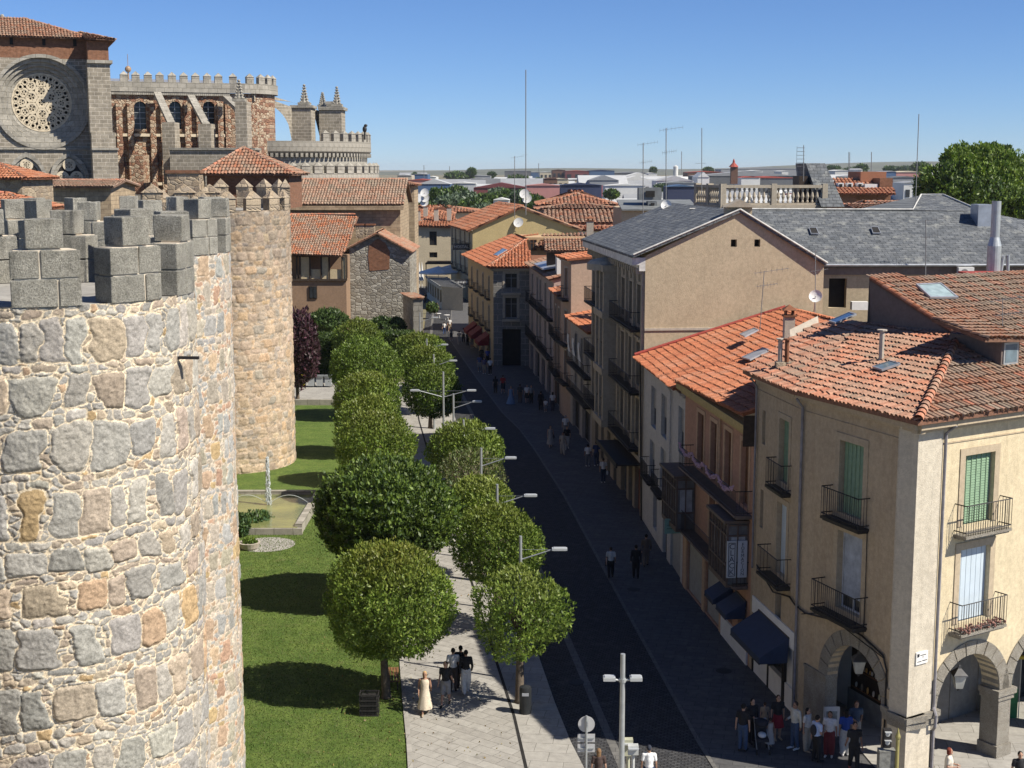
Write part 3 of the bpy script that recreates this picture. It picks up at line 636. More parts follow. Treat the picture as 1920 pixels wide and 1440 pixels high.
# the transept front is turned towards the street: swing its pieces about the corner by the buttress
piv = Matrix.Translation((rw.x, YT, 0)) @ Matrix.Rotation(R(20), 4, 'Z') @ Matrix.Translation((-rw.x, -YT, 0))
for o in [o for o in bpy.data.objects if o.name not in CATH0 and o.type == 'MESH']: T_ = Matrix.Translation(-cath.location); o.data.transform(T_ @ piv @ (Matrix.Translation((-1.2, 0, 0)) if min(v.co.y for v in o.data.vertices) + cath.location.y < 158.5 else Matrix()) @ T_.inverted())
# choir wall (blood-veined stone)
YC = 180.0
a, b = AT(205, 172, YC), AT(430, 172, YC + 5)
fc = Fac((b.x, b.y), (a.x, a.y)); zc = a.z; z1 = AT(212, 175, YC).z; z0 = AT(212, 400, YC).z
ops = []
def sx(x, y=220): # photo x -> distance along choir facade
    d = ray(x, y); t = (fc.P0.dot(fc.n)) / (d.x * fc.n.x + d.y * fc.n.y); p = Vector((d.x * t, d.y * t, CH + d.z * t)); return (p - Vector((fc.P0.x, fc.P0.y, p.z))).dot(fc.u), p.z
for x in (262, 328, 391):
    s, zt = sx(x, 190); _, zz = sx(x, 242); ops.append((s - .75, s + .75, zz, zt))
s, zt = sx(269, 290); _, zz = sx(269, 345); ops.append((s - .65, s + .65, zz, zt))
mb = MB(); fc.wall(mb, z0, z1, ops, .9); mb.build("choir_wall", M_BLEED, cath)
for s0_, s1_, za, zb_ in ops:
    w = MB(); m_ = (s0_ + s1_) / 2; r = (s1_ - s0_) / 2
    for i in range(10):
        t0, t1 = math.pi * i / 10, math.pi * (i + 1) / 10
        for rr0, rr1, d in ((r, r + .35, .12), (r + .35, r + .7, .05)): w.q(fc.p(m_ + rr0 * math.cos(t0), zb_ - r + rr0 * math.sin(t0), d), fc.p(m_ + rr1 * math.cos(t0), zb_ - r + rr1 * math.sin(t0), d), fc.p(m_ + rr1 * math.cos(t1), zb_ - r + rr1 * math.sin(t1), d), fc.p(m_ + rr0 * math.cos(t1), zb_ - r + rr0 * math.sin(t1), d))
        w.q(fc.p(m_ + r * math.cos(t0), zb_ - r + r * math.sin(t0), .12), fc.p(m_ + r * math.cos(t1), zb_ - r + r * math.sin(t1), .12), fc.p(m_ + (r + .02) * math.cos(t1), zb_, -.2) if False else fc.p(m_ + r * math.cos(t1), zb_ + .02, .1), fc.p(m_ + r * math.cos(t0), zb_ + .02, .1))
    fc.box(w, s0_ - .1, s1_ + .1, za - .3, za, -.5, .15)
    o = w.build("window", M_BLEED, cath); g = MB(); fc.box(g, s0_, s1_, za, zb_, -.75, -.65); g.build("pane", M_GLASS, o); g = MB()
    for q in range(1, 5): fc.box(g, s0_, s1_, za + (zb_ - za) * q / 5 - .03, za + (zb_ - za) * q / 5 + .03, -.64, -.6)
    fc.box(g, m_ - .03, m_ + .03, za, zb_, -.63, -.59); g.build("glazing_bars", M_POLE, o)
# sculpted pilasters between the windows
mb = MB()
for x in (222, 243, 285, 305, 350, 372, 412, 426): s, z = sx(x, 200); _, zq = sx(x, 330); fc.box(mb, s - .35, s + .35, zq - 2, z + .4, 0, .55)
mb.build("pilaster", M_BLEED, cath)
mb = MB()
for y in (254, 345): s, z = sx(300, y); fc.box(mb, .2, fc.L, z - .15, z + .2, 0, .45)
mb.build("string_course", M_TRAC, cath)
# parapet, corbels and merlons of the choir
ct = Vector((b.x, b.y + 4.9, 0)); Rc = 4.9
mb = MB(); zp0, zp1 = AT(212, 171, YC).z, AT(212, 152, YC).z
fc.box(mb, 0, fc.L, zp0, zp1, -.3, .5)
mb.lathe((ct.x, ct.y, 0), [(Rc + .45, zp0), (Rc + .45, zp1), (Rc - .2, zp1 + .01)], 40, R(-90), R(80)); mb.build("parapet", M_ASHG, cath)
mb = MB(); mb.lathe((ct.x, ct.y, 0), [(Rc, z0), (Rc, zp0)], 30, R(-95), R(80)); mb.build("choir_wall", M_BLEED, cath)
mb = MB()
for i in range(60): s = fc.L * i / 60; fc.box(mb, s, s + .22, zp0 - .38, zp0 - .01, 0, .42)
mb.build("corbel_row", M_ASHG, cath)
def cap_merlon(c, w, d, h, rz, parent, mat=M_ASHG, cap=.5):
    mb = MB(); mb.box((c[0], c[1], c[2] + h / 2), (w, d, h), rz); m = mb.build("merlon", mat, parent)
    cb = MB(); co, si = math.cos(rz), math.sin(rz); q = [Vector((c[0] + x * co - y * si, c[1] + x * si + y * co, c[2] + h)) for x, y in ((-w * .55, -d * .6), (w * .55, -d * .6), (w * .55, d * .6), (-w * .55, d * .6))]
    for i in range(4): cb.q(q[i], q[(i + 1) % 4], (c[0], c[1], c[2] + h + cap))
    cb.build("merlon_cap", mat, m)
for x in (232, 254, 277, 299, 322, 344, 366, 388, 409):
    s, _ = sx(x, 145); p = fc.p(s, zp1, .1); cap_merlon(p, .95, .6, .8, fc.rz, cath)
for a_ in (-84, -60, -42, -27, -12): p = (ct.x + (Rc + .15) * math.cos(R(a_)), ct.y + (Rc + .15) * math.sin(R(a_)), zp1); cap_merlon(p, .95, .6, .8, R(a_ + 90), cath)
# lead roof behind the parapet
mb = MB(); p0 = fc.p(0, zp1 - .3, -1); p1 = fc.p(fc.L, zp1 - .3, -1); q0 = fc.p(0, zp1 + .75, -7); q1 = fc.p(fc.L, zp1 + .75, -7); mb.q(p1, p0, q0, q1); mb.build("lead_roof", M_ZINC, cath)
fi = MB(); p = AT(241, 152, YC + 7); fi.tube([p, p + Vector((0, 0, 1.6))], .12); fi.ell(p + Vector((0, 0, 1.5)), (.42, .42, .42)); fi.tube([p + Vector((0, 0, 1.6)), p + Vector((0, 0, 3.4))], .04); fi.build("roof_finial", plain("ball_finial", (.30, .20, .12), .5), cath)
# buttress piers, flying arches
def flyer(x0, y0, x1, y1, Y0, Y1, wd=.9, drop=3.2, k=10):
    """quadrant arch from (x0,y0) high on the choir wall to (x1,y1) on its pier"""
    A, B = AT(x0, y0, Y0), AT(x1, y1, Y1); d = (B - A); hd = Vector((d.x, d.y, 0)).normalized(); s = Vector((-hd.y, hd.x, 0)) * wd / 2; mb = MB()
    L = math.hypot(d.x, d.y); prev = None
    for i in range(k + 1):
        t = i / k; top = A + d * t; u = 1 - t; low = Vector((top.x, top.y, A.z - .9 - drop * (1 - math.sqrt(max(0, 1 - t * t))) * 1.0 - .1)); low.z = min(low.z, top.z - .45)
        cur = (top - s, top + s, low + s, low - s)
        if prev:
            for q in range(4): mb.q(prev[q], prev[(q + 1) % 4], cur[(q + 1) % 4], cur[q])
        prev = cur
    mb.q(*prev); mb.build("flying_buttress", M_ASHG, cath)
def pinnacle(x, yb, yt, Y, w=.9, parent=None):
    a, b = AT(x, yb, Y), AT(x, yt, Y); h = b.z - a.z; mb = MB(); mb.box((a.x, Y, a.z + h * .06), (w * 1.5, w * 1.5, h * .12))
    for q in range(6):
        z = a.z + h * (.12 + .13 * q); s0 = w * (1 - q * .15) / 2; s1 = w * (1 - (q + 1) * .15) / 2
        mb.lathe((a.x, Y, z), [(s0 * 1.05, 0), (s1, h * .13)], 8)
        for e in range(4): t = math.pi / 2 * e + .78; mb.ell((a.x + s0 * 1.15 * math.cos(t), Y + s0 * 1.15 * math.sin(t), z + .1), (.15, .15, .13), 6, 4)
    mb.ell((a.x, Y, b.z - h * .08), (.2, .2, h * .06)); mb.build("pinnacle", M_ASHG, parent or cath)
def pier(x0, x1, yt, Y0, Y1, yb=None, mat=M_TRANS): return block("buttress_pier", x0, x1, yt, Y0, Y1, mat, yb)
pier(303, 327, 229, 170, 172.5, 345); pier(371, 395, 232, 171, 173.5, 300); pier(440, 462, 190, 171.5, 174.5, 300); pier(245, 268, 290, 168, 171, 372, M_BLEED); pier(241, 271, 365, 167.8, 171.5, 400, M_ASHG)
flyer(295, 172, 322, 231, YC + 1, 172.5); flyer(358, 178, 388, 234, YC + 2, 173.5); flyer(425, 180, 452, 205, YC + 3.5, 174)
pinnacle(449, 190, 148, 173, 1.0)
pier(545, 583, 200, 196, 200); pier(598, 640, 205, 200, 204.5, None)
block("cornice", 543, 586, 197, 195.8, 200.2, M_ASHG, 202); block("cornice", 596, 644, 200, 199.8, 204.7, M_ASHG, 206)
pinnacle(571, 197, 157, 198, 1.1); pinnacle(605, 200, 172, 203.5, .9); pinnacle(632, 200, 161, 201, 1.0)
block("buttress_pier", 607, 625, 190, 202, 204, M_ASHG, 201)
def flyer2(p0, p1, p2, Y0, Y1, wd=1.0, sag=None, k=12, low0=None, low1=None, pw=2.0):
    """p0,p1 = ends of the upper edge; underside a curve from low0 to low1 (photo points)"""
    A, B = AT(*p0, Y0), AT(*p1, Y1); C, D = AT(*low0, Y0), AT(*low1, Y1); s = Vector((0, wd / 2, 0)); mb = MB(); prev = None
    for i in range(k + 1):
        t = i / k; top = A.lerp(B, t); low = C.lerp(D, t); low.z = C.z + (D.z - C.z) * (1 - math.sqrt(max(0, 1 - t ** pw)))
        cur = (top - s, top + s, low + s, low - s)
        if prev:
            for q in range(4): mb.q(prev[q], prev[(q + 1) % 4], cur[(q + 1) % 4], cur[q])
        prev = cur
    mb.q(*prev); mb.build("flying_buttress", M_TRANS, cath)
flyer2((478, 176), (548, 201), None, 186.3, 196.5, 1.2, low0=(478, 190), low1=(548, 262), pw=2.4)
flyer2((510, 180), (600, 208), None, 196, 202, 1.0, low0=(512, 188), low1=(600, 255), pw=3)
# lower aisle wall in front
block("aisle_wall", 318, 475, 278, 166, 170, M_TRANS); block("aisle_parapet", 316, 478, 277, 165.8, 170, M_ASHG, 281)
# crenellated apse
CA = (-32.2, 200.0); aps = empty("apse_tower", (CA[0], CA[1], 0), "crenellated round apse of the cathedral with two parapet tiers above the long tile roof", "apse")
def tier(Rr, zb, zpb, zpt, nm, a0, a1, step, mh, w, mat=M_ASHG, skip=None):
    mb = MB(); mb.lathe((*CA, 0), [(Rr, zb), (Rr, zpb - .5), (Rr + .55, zpb), (Rr + .55, zpt), (Rr - .1, zpt + .02)], 60, R(-175), R(60)); mb.build("wall", mat, aps)
    mb = MB()
    for i in range(int(200 / 3)): a = R(-170 + i * 3); mb.box((CA[0] + (Rr + .3) * math.cos(a), CA[1] + (Rr + .3) * math.sin(a), zpb - .45), (.5, .35, .5), a)
    mb.build("corbel_row", mat, aps)
    a = a0
    while a < a1: p = (CA[0] + (Rr + .22) * math.cos(R(a)), CA[1] + (Rr + .22) * math.sin(R(a)), zpt); cap_merlon(p, w, .6, mh, R(a + 90), aps, mat, .45); a += step
zu0, zu1 = AT(600, 284, 188).z, AT(600, 264, 188).z
tier(12.0, 10, zu0, zu1, "", -52, 40, 7.5, 1.0, .95)
zl0, zl1 = AT(600, 330, 187).z, AT(600, 325, 187).z
mb = MB(); mb.lathe((*CA, 0), [(13.6, 0), (13.6, zl1), (12.0, zl1 + .02)], 60, R(-175), R(60)); mb.build("wall", M_ASHG, aps)
a = -103
while a < 45: p = (CA[0] + 13.3 * math.cos(R(a)), CA[1] + 13.3 * math.sin(R(a)), zl1); cap_merlon(p, 1.15, .7, .95, R(a + 90), aps, M_ASHG, .5); a += 7.2
fi = MB(); p = AT(684, 262, 196); fi.tube([p, p + Vector((0, 0, 1.2))], .12); fi.ell(p + Vector((0, 0, 1.4)), (.3, .3, .45)); fi.ell(p + Vector((.15, 0, 1.9)), (.25, .22, .2)); fi.build("bird_finial", M_IRON, aps)
fi = MB(); p = AT(6, 66, 166); fi.ell(p + Vector((0, 0, .8)), (.4, .4, .8)); fi.ell(p + Vector((0, 0, 2)), (.25, .25, .35)); fi.build("roof_finial", M_ASHG, cath)
# ================================================================ LOW BUILDINGS BEFORE THE CATHEDRAL
def low_building(name, label, cat, Y, x0, x1, y_eave, y_ridge, depth, wallm, pal, zb=0, group=None, hipR=False, hipL=False, seed=5, pitch=.28, over=.5, ln=.5):
    a, b = AT(x0, y_eave, Y), AT(x1, y_eave, Y); Yr = Y + depth / 2; r = AT(x0, y_ridge, Yr)
    root = empty(name, ((a.x + b.x) / 2, Y, zb), label, cat, group); zE, zR = a.z, r.z
    mb = MB(); mb.box(((a.x + b.x) / 2, Y + depth / 2 + over, (zE + zb) / 2), (b.x - a.x - 2 * over, depth, zE - zb)); mb.build("wall", wallm, root)
    hl, hr = (depth * .45 if hipL else 0), (depth * .45 if hipR else 0); rl, rr_ = Vector((a.x + hl, Yr, zR)), Vector((b.x - hr, Yr, zR))
    ab, bb = Vector((a.x, Y + depth + 2 * over, zE)), Vector((b.x, Y + depth + 2 * over, zE))
    tile_roof(root, [a, b, rr_, rl], (a, b), pal, pitch, ln, seed); tile_roof(root, [bb, ab, rl, rr_], (bb, ab), pal, pitch * 1.5, ln, seed + 1)
    if hipR: tile_roof(root, [b, bb, rr_], (b, bb), pal, pitch, ln, seed + 2); ridge_tiles(root, b, rr_)
    else:
        g = MB(); g.q((b.x - over, Y + over, zE), (b.x - over, Y + depth + over, zE), (b.x - over, Yr, zR - .1)); g.build("gable", wallm, root)
    if hipL: tile_roof(root, [ab, a, rl], (ab, a), pal, pitch, ln, seed + 3); ridge_tiles(root, a, rl)
    ridge_tiles(root, rl, rr_); return root, a, b, rl, rr_
low_building("low_building", "low tan stone building with a long eave of weathered tiles below the pointed windows", "building", 138, -60, 214, 350, 338, 9, M_ASHT, TP_DUST, seed=61)
lb, a, b, _, _ = low_building("low_building", "small building with bright orange tile roof at the far left edge", "building", 118, -60, 48, 334, 306, 8, M_RUBT, TP_RED, seed=65, hipR=True)
low_building("low_building", "low lean roof of red tiles just behind the nearest tower's merlons", "building", 95, -80, 62, 392, 362, 6, M_RUBT, TP_RED, seed=69, hipR=True)
lb2, a, b, rl, rr_ = low_building("chapel", "long chapel with faded ribbed tile roof under the crenellated apse", "building", 178, 530, 757, 383, 336, 15, M_ASHT, TP_DUST, seed=73, pitch=.36, ln=.7)
mb = MB(); mb.box(((a.x + b.x) / 2, 178.2, a.z - .45), (b.x - a.x, 1.0, .5)); mb.build("cornice", M_ASHT, lb2)
lb3, a, b, rl, rr_ = low_building("stone_annex", "ochre stone annex with small arched opening beside the chapel roof", "building", 196, 744, 783, 347, 336, 8, M_ASHT, TP_OLD, seed=76, hipR=True)
mb = MB(); p = AT(751, 360, 196.4); mb.box((p.x, 196.4, p.z), (.9, .3, 2.2)); mb.build("window", M_DARK, lb3)
# building with wooden gallery
gb = empty("gallery_building", (-26, 172, 0), "tan building with orange tile roof and a dark timber gallery of cream panels", "building")
Y0 = 165.0; a, b = AT(520, 475, Y0), AT(640, 475, Y0); ra, rb = AT(520, 402, 177), AT(672, 402, 177); e2 = AT(652, 467, Y0 + 3)
tile_roof(gb, [a, b, e2, rb, ra], (a, b), TP_RED[:3] + TP_DUST, .30, .55, 81); ridge_tiles(gb, ra, rb)
mb = MB(); c0, c1 = AT(520, 480, Y0 + .8), AT(648, 480, Y0 + .8); zg = AT(600, 524, Y0 + .8).z
mb.box(((c0.x + c1.x) / 2, Y0 + 5.9, zg / 2), (c1.x - c0.x, 10, zg)); mb.box(((c0.x + c1.x) / 2, Y0 + 7.5, (zg + c0.z) / 2), (c1.x - c0.x, 9, c0.z - zg)); mb.build("wall", stucco("ochre_plaster", (.30, .20, .13), amt=.3), gb)
mb = MB()
for x0_, x1_ in ((564, 580), (603, 616), (642, 648)): q0, q1 = AT(x0_, 482, Y0 + .95), AT(x1_, 523, Y0 + .95); mb.box(((q0.x + q1.x) / 2, Y0 + 1.0, (q0.z + q1.z) / 2), (q1.x - q0.x, .2, q0.z - q1.z))
for x0_, x1_ in ((582, 601), (618, 640)): q0, q1 = AT(x0_, 505, Y0 + 1.0), AT(x1_, 523, Y0 + 1.0); mb.box(((q0.x + q1.x) / 2, Y0 + 1.05, (q0.z + q1.z) / 2), (q1.x - q0.x, .1, q0.z - q1.z))
mb.build("gallery_panel", stucco("cream_panel", (.55, .45, .28), amt=.15), gb)
mb = MB()
for x in (556, 562, 581, 602, 617, 641, 649): q0, q1 = AT(x, 478, Y0 + .9), AT(x, 526, Y0 + .9); mb.box((q0.x, Y0 + .85, (q0.z + q1.z) / 2), (.16, .16, q0.z - q1.z))
for y in (479, 525): q0, q1 = AT(550, y, Y0 + .8), AT(650, y, Y0 + .8); mb.box(((q0.x + q1.x) / 2, Y0 + .8, q0.z), (q1.x - q0.x, .25, .25))
mb.build("gallery_frame", M_WOODD, gb)
mb = MB(); q = AT(587, 548, Y0 + .8); mb.box((q.x, Y0 + .85, q.z), (.95, .16, 1.5)); w = mb.build("window", M_WOODD, gb); mb = MB(); mb.box((q.x - .22, Y0 + .75, q.z), (.34, .05, 1.3)); mb.box((q.x + .22, Y0 + .75, q.z), (.34, .05, 1.3)); mb.build("pane", M_GLASS, w)
# grey stone gable house
gh = empty("stone_gable_house", (-15.5, 170, 0), "grey rubble gable house with bricked-up red panel, tile coping", "house")
YG = 170.0; L_, A_, R_ = AT(655, 466, YG), AT(708, 440, YG), AT(768, 470, YG)
mb = MB(); d = 12
mb.q((L_.x, YG, 0), (R_.x, YG, 0), (R_.x, YG, R_.z), (A_.x, YG, A_.z), (L_.x, YG, L_.z)); mb.q((R_.x, YG, 0), (R_.x, YG + d, 0), (R_.x, YG + d, R_.z), (R_.x, YG, R_.z)); mb.q((L_.x, YG + d, 0), (L_.x, YG, 0), (L_.x, YG, L_.z), (L_.x, YG + d, L_.z)); mb.build("wall", M_RUBG, gh)
o = .55; La, Ra, Aa = Vector((L_.x - .6, YG - o, L_.z - .15)), Vector((R_.x + .35, YG - o, R_.z - .15)), Vector((A_.x, YG - o, A_.z + .22))
Lb, Rb, Ab = (Vector((p.x, YG + d, p.z)) for p in (La, Ra, Aa))
tile_roof(gh, [La, Aa, Ab, Lb], (La, Lb), TP_OLD, .3, .5, 85); tile_roof(gh, [Aa, Ra, Rb, Ab], (Ra, Rb), TP_OLD, .3, .5, 86); ridge_tiles(gh, Aa, Ab)
mb = MB(); q0, q1 = AT(692, 457, YG), AT(731, 508, YG)
pts = [(692, 460), (708, 447), (722, 455), (731, 472), (730, 505), (693, 508), (690, 480)]
mb.q(*[AT(x, y, YG - .05) for x, y in pts][::-1]); mb.build("brick_panel", M_RED, gh)
for x in (676, 694): 
    mb = MB(); q = AT(x, 428, 174); mb.box((q.x, 174, q.z - .4), (1.1, .9, 1.6)); ch = mb.build("chimney", M_RUBT, gh); mb = MB(); mb.box((q.x, 174, q.z + .45), (1.3, 1.1, .15)); mb.build("chimney_cap", M_TERRA, ch)
# garden end wall with sloping tile top
ew = empty("garden_wall", (-11.5, 162, 0), "tall garden end wall with stepped tile coping and pale end face by the street", "wall")
zt = AT(785, 560, 158).z; w0, w1 = AT(775, 600, 158), AT(793, 600, 158); zt2 = AT(757, 552, 168).z
w0l, w1l = w0.x, w1.x; bx = AT(752, 560, 168).x; mb = MB(); e = w1l - w0l
A0, A1, B0, B1 = (w0l, 158), (w1l, 158), (bx + .2, 168.5), (bx + .2 + e, 168.5)
for zz in (0,):
    mb.q((*A0, 0), (*A1, 0), (*A1, zt), (*A0, zt)); mb.q((*A1, 0), (*B1, 0), (*B1, zt2), (*A1, zt)); mb.q((*B0, 0), (*A0, 0), (*A0, zt), (*B0, zt2)); mb.q((*A0, zt), (*A1, zt), (*B1, zt2), (*B0, zt2))
mb.build("wall", M_ASHG, ew)
tile_roof(ew, [(A0[0] - .15, A0[1] - .15, zt + .1), (A1[0] + .15, A1[1] - .15, zt + .1), (B1[0] + .15, B1[1], zt2 + .1), (B0[0] - .15, B0[1], zt2 + .1)], ((A0[0], A0[1], zt), (B0[0], B0[1], zt2)), TP_OLD, .25, .4, 88, name='coping')
# ================================================================ FACADE KIT
M_GREEN = plain("green_roller_shutter", (.22, .33, .21), .6, 0, .12, 5)
M_BLUEW = plain("pale_panel", (.50, .58, .64), .5, 0, .06, 2)
M_FRAME = plain("grey_window_frame", (.20, .20, .20), .6, 0, .15, 5)
M_SHUT = plain("metal_shutter", (.30, .29, .26), .6, .1, .15, 3)
def slats(f, mb, s0, s1, z0, z1, d, step=.12):
    z = z0
    while z < z1 - .02:
        zz = min(z + step, z1); mb.q(f.p(s0, z, d), f.p(s0, zz, d - .03), f.p(s1, zz, d - .03), f.p(s1, z, d)); mb.q(f.p(s0, zz, d - .03), f.p(s0, zz, d), f.p(s1, zz, d), f.p(s1, zz, d - .03)); z = zz
def window(root, f, s0, s1, z0, z1, kind='glass', dep=.22, fm=None, trim=None, tw=.16, sill=True, shade=0):
    mb = MB(); t = .07
    for a, b, c, e in ((s0, s0 + t, z0, z1), (s1 - t, s1, z0, z1), (s0 + t, s1 - t, z1 - t, z1), (s0 + t, s1 - t, z0, z0 + t), ((s0 + s1) / 2 - .035, (s0 + s1) / 2 + .035, z0 + t, z1 - t)): f.box(mb, a, b, c, e, -dep + .005, -dep + .06)
    if kind == 'glass' or kind == 'bars':
        for q in ((.68,) if kind == 'glass' else (.25, .5, .75)): f.box(mb, s0 + t, s1 - t, z0 + (z1 - z0) * q - .03, z0 + (z1 - z0) * q + .03, -dep + .008, -dep + .055)
    w = mb.build("window", fm or M_FRAME, root)
    mb = MB()
    if kind in ('glass', 'bars', 'dark'): mb.q(f.p(s0, z0, -dep + .02), f.p(s0, z1, -dep + .02), f.p(s1, z1, -dep + .02), f.p(s1, z0, -dep + .02)); mb.build("pane", M_GLASS if kind != 'dark' else M_DARK, w)
    elif kind == 'green':
        slats(f, mb, s0 + .04, s1 - .04, z0, z1 - .05, -dep + .12, .09)
        for k in range(1, 6): x = s0 + (s1 - s0) * k / 6; f.box(mb, x - .012, x + .012, z0, z1 - .05, -dep + .12, -dep + .135)
        mb.build("shutter", M_GREEN, w)
    elif kind == 'panel':
        for k in range(6): x = s0 + (s1 - s0) * k / 6; f.box(mb, x + .01, x + (s1 - s0) / 6 - .01, z0, z1 - .04, -dep + .06, -dep + .1)
        mb.build("shutter", M_BLUEW, w)
    elif kind == 'roll': slats(f, mb, s0 + .03, s1 - .03, z0 + (z1 - z0) * shade, z1, -dep + .09); mb.build("shutter", M_SHUT, w); mb = MB(); mb.q(f.p(s0, z0, -dep + .01), f.p(s0, z1, -dep + .01), f.p(s1, z1, -dep + .01), f.p(s1, z0, -dep + .01)); mb.build("pane", M_GLASS, w)
    elif kind == 'wood': mb.q(f.p(s0, z0, -dep + .03), f.p(s0, z1, -dep + .03), f.p(s1, z1, -dep + .03), f.p(s1, z0, -dep + .03)); mb.build("shutter", M_WOODB, w)
    if trim:
        mb = MB(); e = .035
        f.box(mb, s0 - tw, s0, z0, z1 + tw, .001, e); f.box(mb, s1, s1 + tw, z0, z1 + tw, .001, e); f.box(mb, s0, s1, z1, z1 + tw, .001, e); mb.build("window_surround", trim, root)
    return w
def balcony(root, f, s0, s1, z, out=.5, h=1.0, step=.13, slab=None, flowers=False):
    mb = MB(); f.box(mb, s0, s1, z - .09, z, 0, out); f.box(mb, s0 + .04, s1 - .04, z - .16, z - .09, 0, out - .08)
    b = mb.build("balcony", slab or M_IRON, root); r = MB(); o = out - .03
    c = [f.p(s0 + .02, z + h, 0), f.p(s0 + .02, z + h, o), f.p(s1 - .02, z + h, o), f.p(s1 - .02, z + h, 0)]
    for hz in (0, -h + .12): r.tube([p + Vector((0, 0, hz)) for p in c], .022, 4)
    n = int((s1 - s0) / step)
    for k in range(n + 1): x = s0 + .02 + (s1 - s0 - .04) * k / n; r.tube([f.p(x, z, o), f.p(x, z + h, o)], .011, 4, False)
    for x in (s0 + .02, s1 - .02):
        for k in range(1, 4): r.tube([f.p(x, z, o * k / 4), f.p(x, z + h, o * k / 4)], .011, 4, False)
    r.build("railing", M_IRON, b)
    if flowers:
        fl = MB(); rr = random.Random(5)
        for k in range(130): p = f.p(rr.uniform(s0 + .08, s1 - .08), z + rr.uniform(.02, .2), rr.uniform(out * .4, out + .04)); fl.ell(p, (.045, .045, .04), 5, 3)
        fl.build("flowers", plain("dry_flowers", (.28, .15, .12), .9, 0, .5, 20), b)
    return b
def pipe(root, pts, r=.045, mat=None, name="downpipe"): mb = MB(); mb.tube(pts, r, 6); return mb.build(name, mat or M_ZINC, root)
def cornice(root, f, z, h=.3, out=.35, mat=None, a0=0, a1=None, name="cornice"):
    mb = MB(); a1 = f.L if a1 is None else a1; f.box(mb, a0, a1, z - h, z - h * .55, 0, out * .45); f.box(mb, a0, a1, z - h * .55, z, 0, out); return mb.build(name, mat or M_TRIM, root)
def chimney(root, p, w=.6, d=.6, h=1.4, mat=None, cap=True):
    mb = MB(); mb.box((p[0], p[1], p[2] + h / 2 - .4), (w, d, h + .8)); c = mb.build("chimney", mat or M_TRIM, root)
    if cap:
        mb = MB(); mb.box((p[0], p[1], p[2] + h + .04), (w + .14, d + .14, .08))
        for sx_ in (-1, 1): mb.box((p[0] + sx_ * w * .35, p[1], p[2] + h + .2), (.08, d * .8, .25))
        s = w * .7
        mb.q((p[0] - s, p[1] - s, p[2] + h + .33), (p[0] + s, p[1] - s, p[2] + h + .33), (p[0], p[1], p[2] + h + .6)); mb.q((p[0] + s, p[1] + s, p[2] + h + .33), (p[0] - s, p[1] + s, p[2] + h + .33), (p[0], p[1], p[2] + h + .6))
        mb.q((p[0] + s, p[1] - s, p[2] + h + .33), (p[0] + s, p[1] + s, p[2] + h + .33), (p[0], p[1], p[2] + h + .6)); mb.q((p[0] - s, p[1] + s, p[2] + h + .33), (p[0] - s, p[1] - s, p[2] + h + .33), (p[0], p[1], p[2] + h + .6))
        mb.build("chimney_cap", M_TERRA, c)
    return c
def skylight(root, pts, mat=None):
    P = [Vector(p) for p in pts]; n = (P[1] - P[0]).cross(P[2] - P[0]).normalized(); n = n if n.z > 0 else -n; mb = MB(); c = sum(P, Vector()) / 4
    q0 = [p + n * .12 for p in P]; q1 = [p + n * .2 for p in P]
    for i in range(4): mb.q(q0[i], q0[(i + 1) % 4], q1[(i + 1) % 4], q1[i]); mb.q(q1[i], q1[(i + 1) % 4], q1[(i + 1) % 4].lerp(c + n * .2, .12), q1[i].lerp(c + n * .2, .12))
    w = mb.build("skylight", M_ZINC, root); mb = MB(); mb.q(*[p.lerp(c + n * .2, .1) - n * .02 for p in q1]); mb.build("pane", mat or plain("skylight_glass", (.14, .19, .22), .15), w); return w
def text(root, s, f, a, z, d, size, mat, name="lettering", vertical=False, gap=1.05):
    lines = "\n".join(s) if vertical else s
    cu = bpy.data.curves.new(name, 'FONT'); cu.body = lines; cu.size = size; cu.extrude = .004; cu.align_x = 'CENTER'; cu.align_y = 'CENTER'; cu.space_line = gap; cu.resolution_u = 2
    o = bpy.data.objects.new(name, cu); scene.collection.objects.link(o); dg = bpy.context.evaluated_depsgraph_get(); me = bpy.data.meshes.new_from_object(o.evaluated_get(dg))
    bpy.data.objects.remove(o); bpy.data.curves.remove(cu); me.materials.clear(); me.materials.append(mat)
    o = bpy.data.objects.new(name, me); scene.collection.objects.link(o)
    x = -f.u; y = Vector((0, 0, 1)); M = Matrix((x, y, f.n)).transposed().to_4x4(); M.translation = f.p(a, z, d)
    me.transform(M); me.transform(Matrix.Translation(-rootloc(root))); o.parent = root; return o
def scribble(f, mb, a0, a1, z, h, d, rr):
    a = a0
    while a < a1: w = h * rr.uniform(.25, .6); f.box(mb, a, min(a + w, a1), z - h * rr.uniform(.2, .5), z + h * rr.uniform(.3, .6), d, d + .006); a += w + h * .3
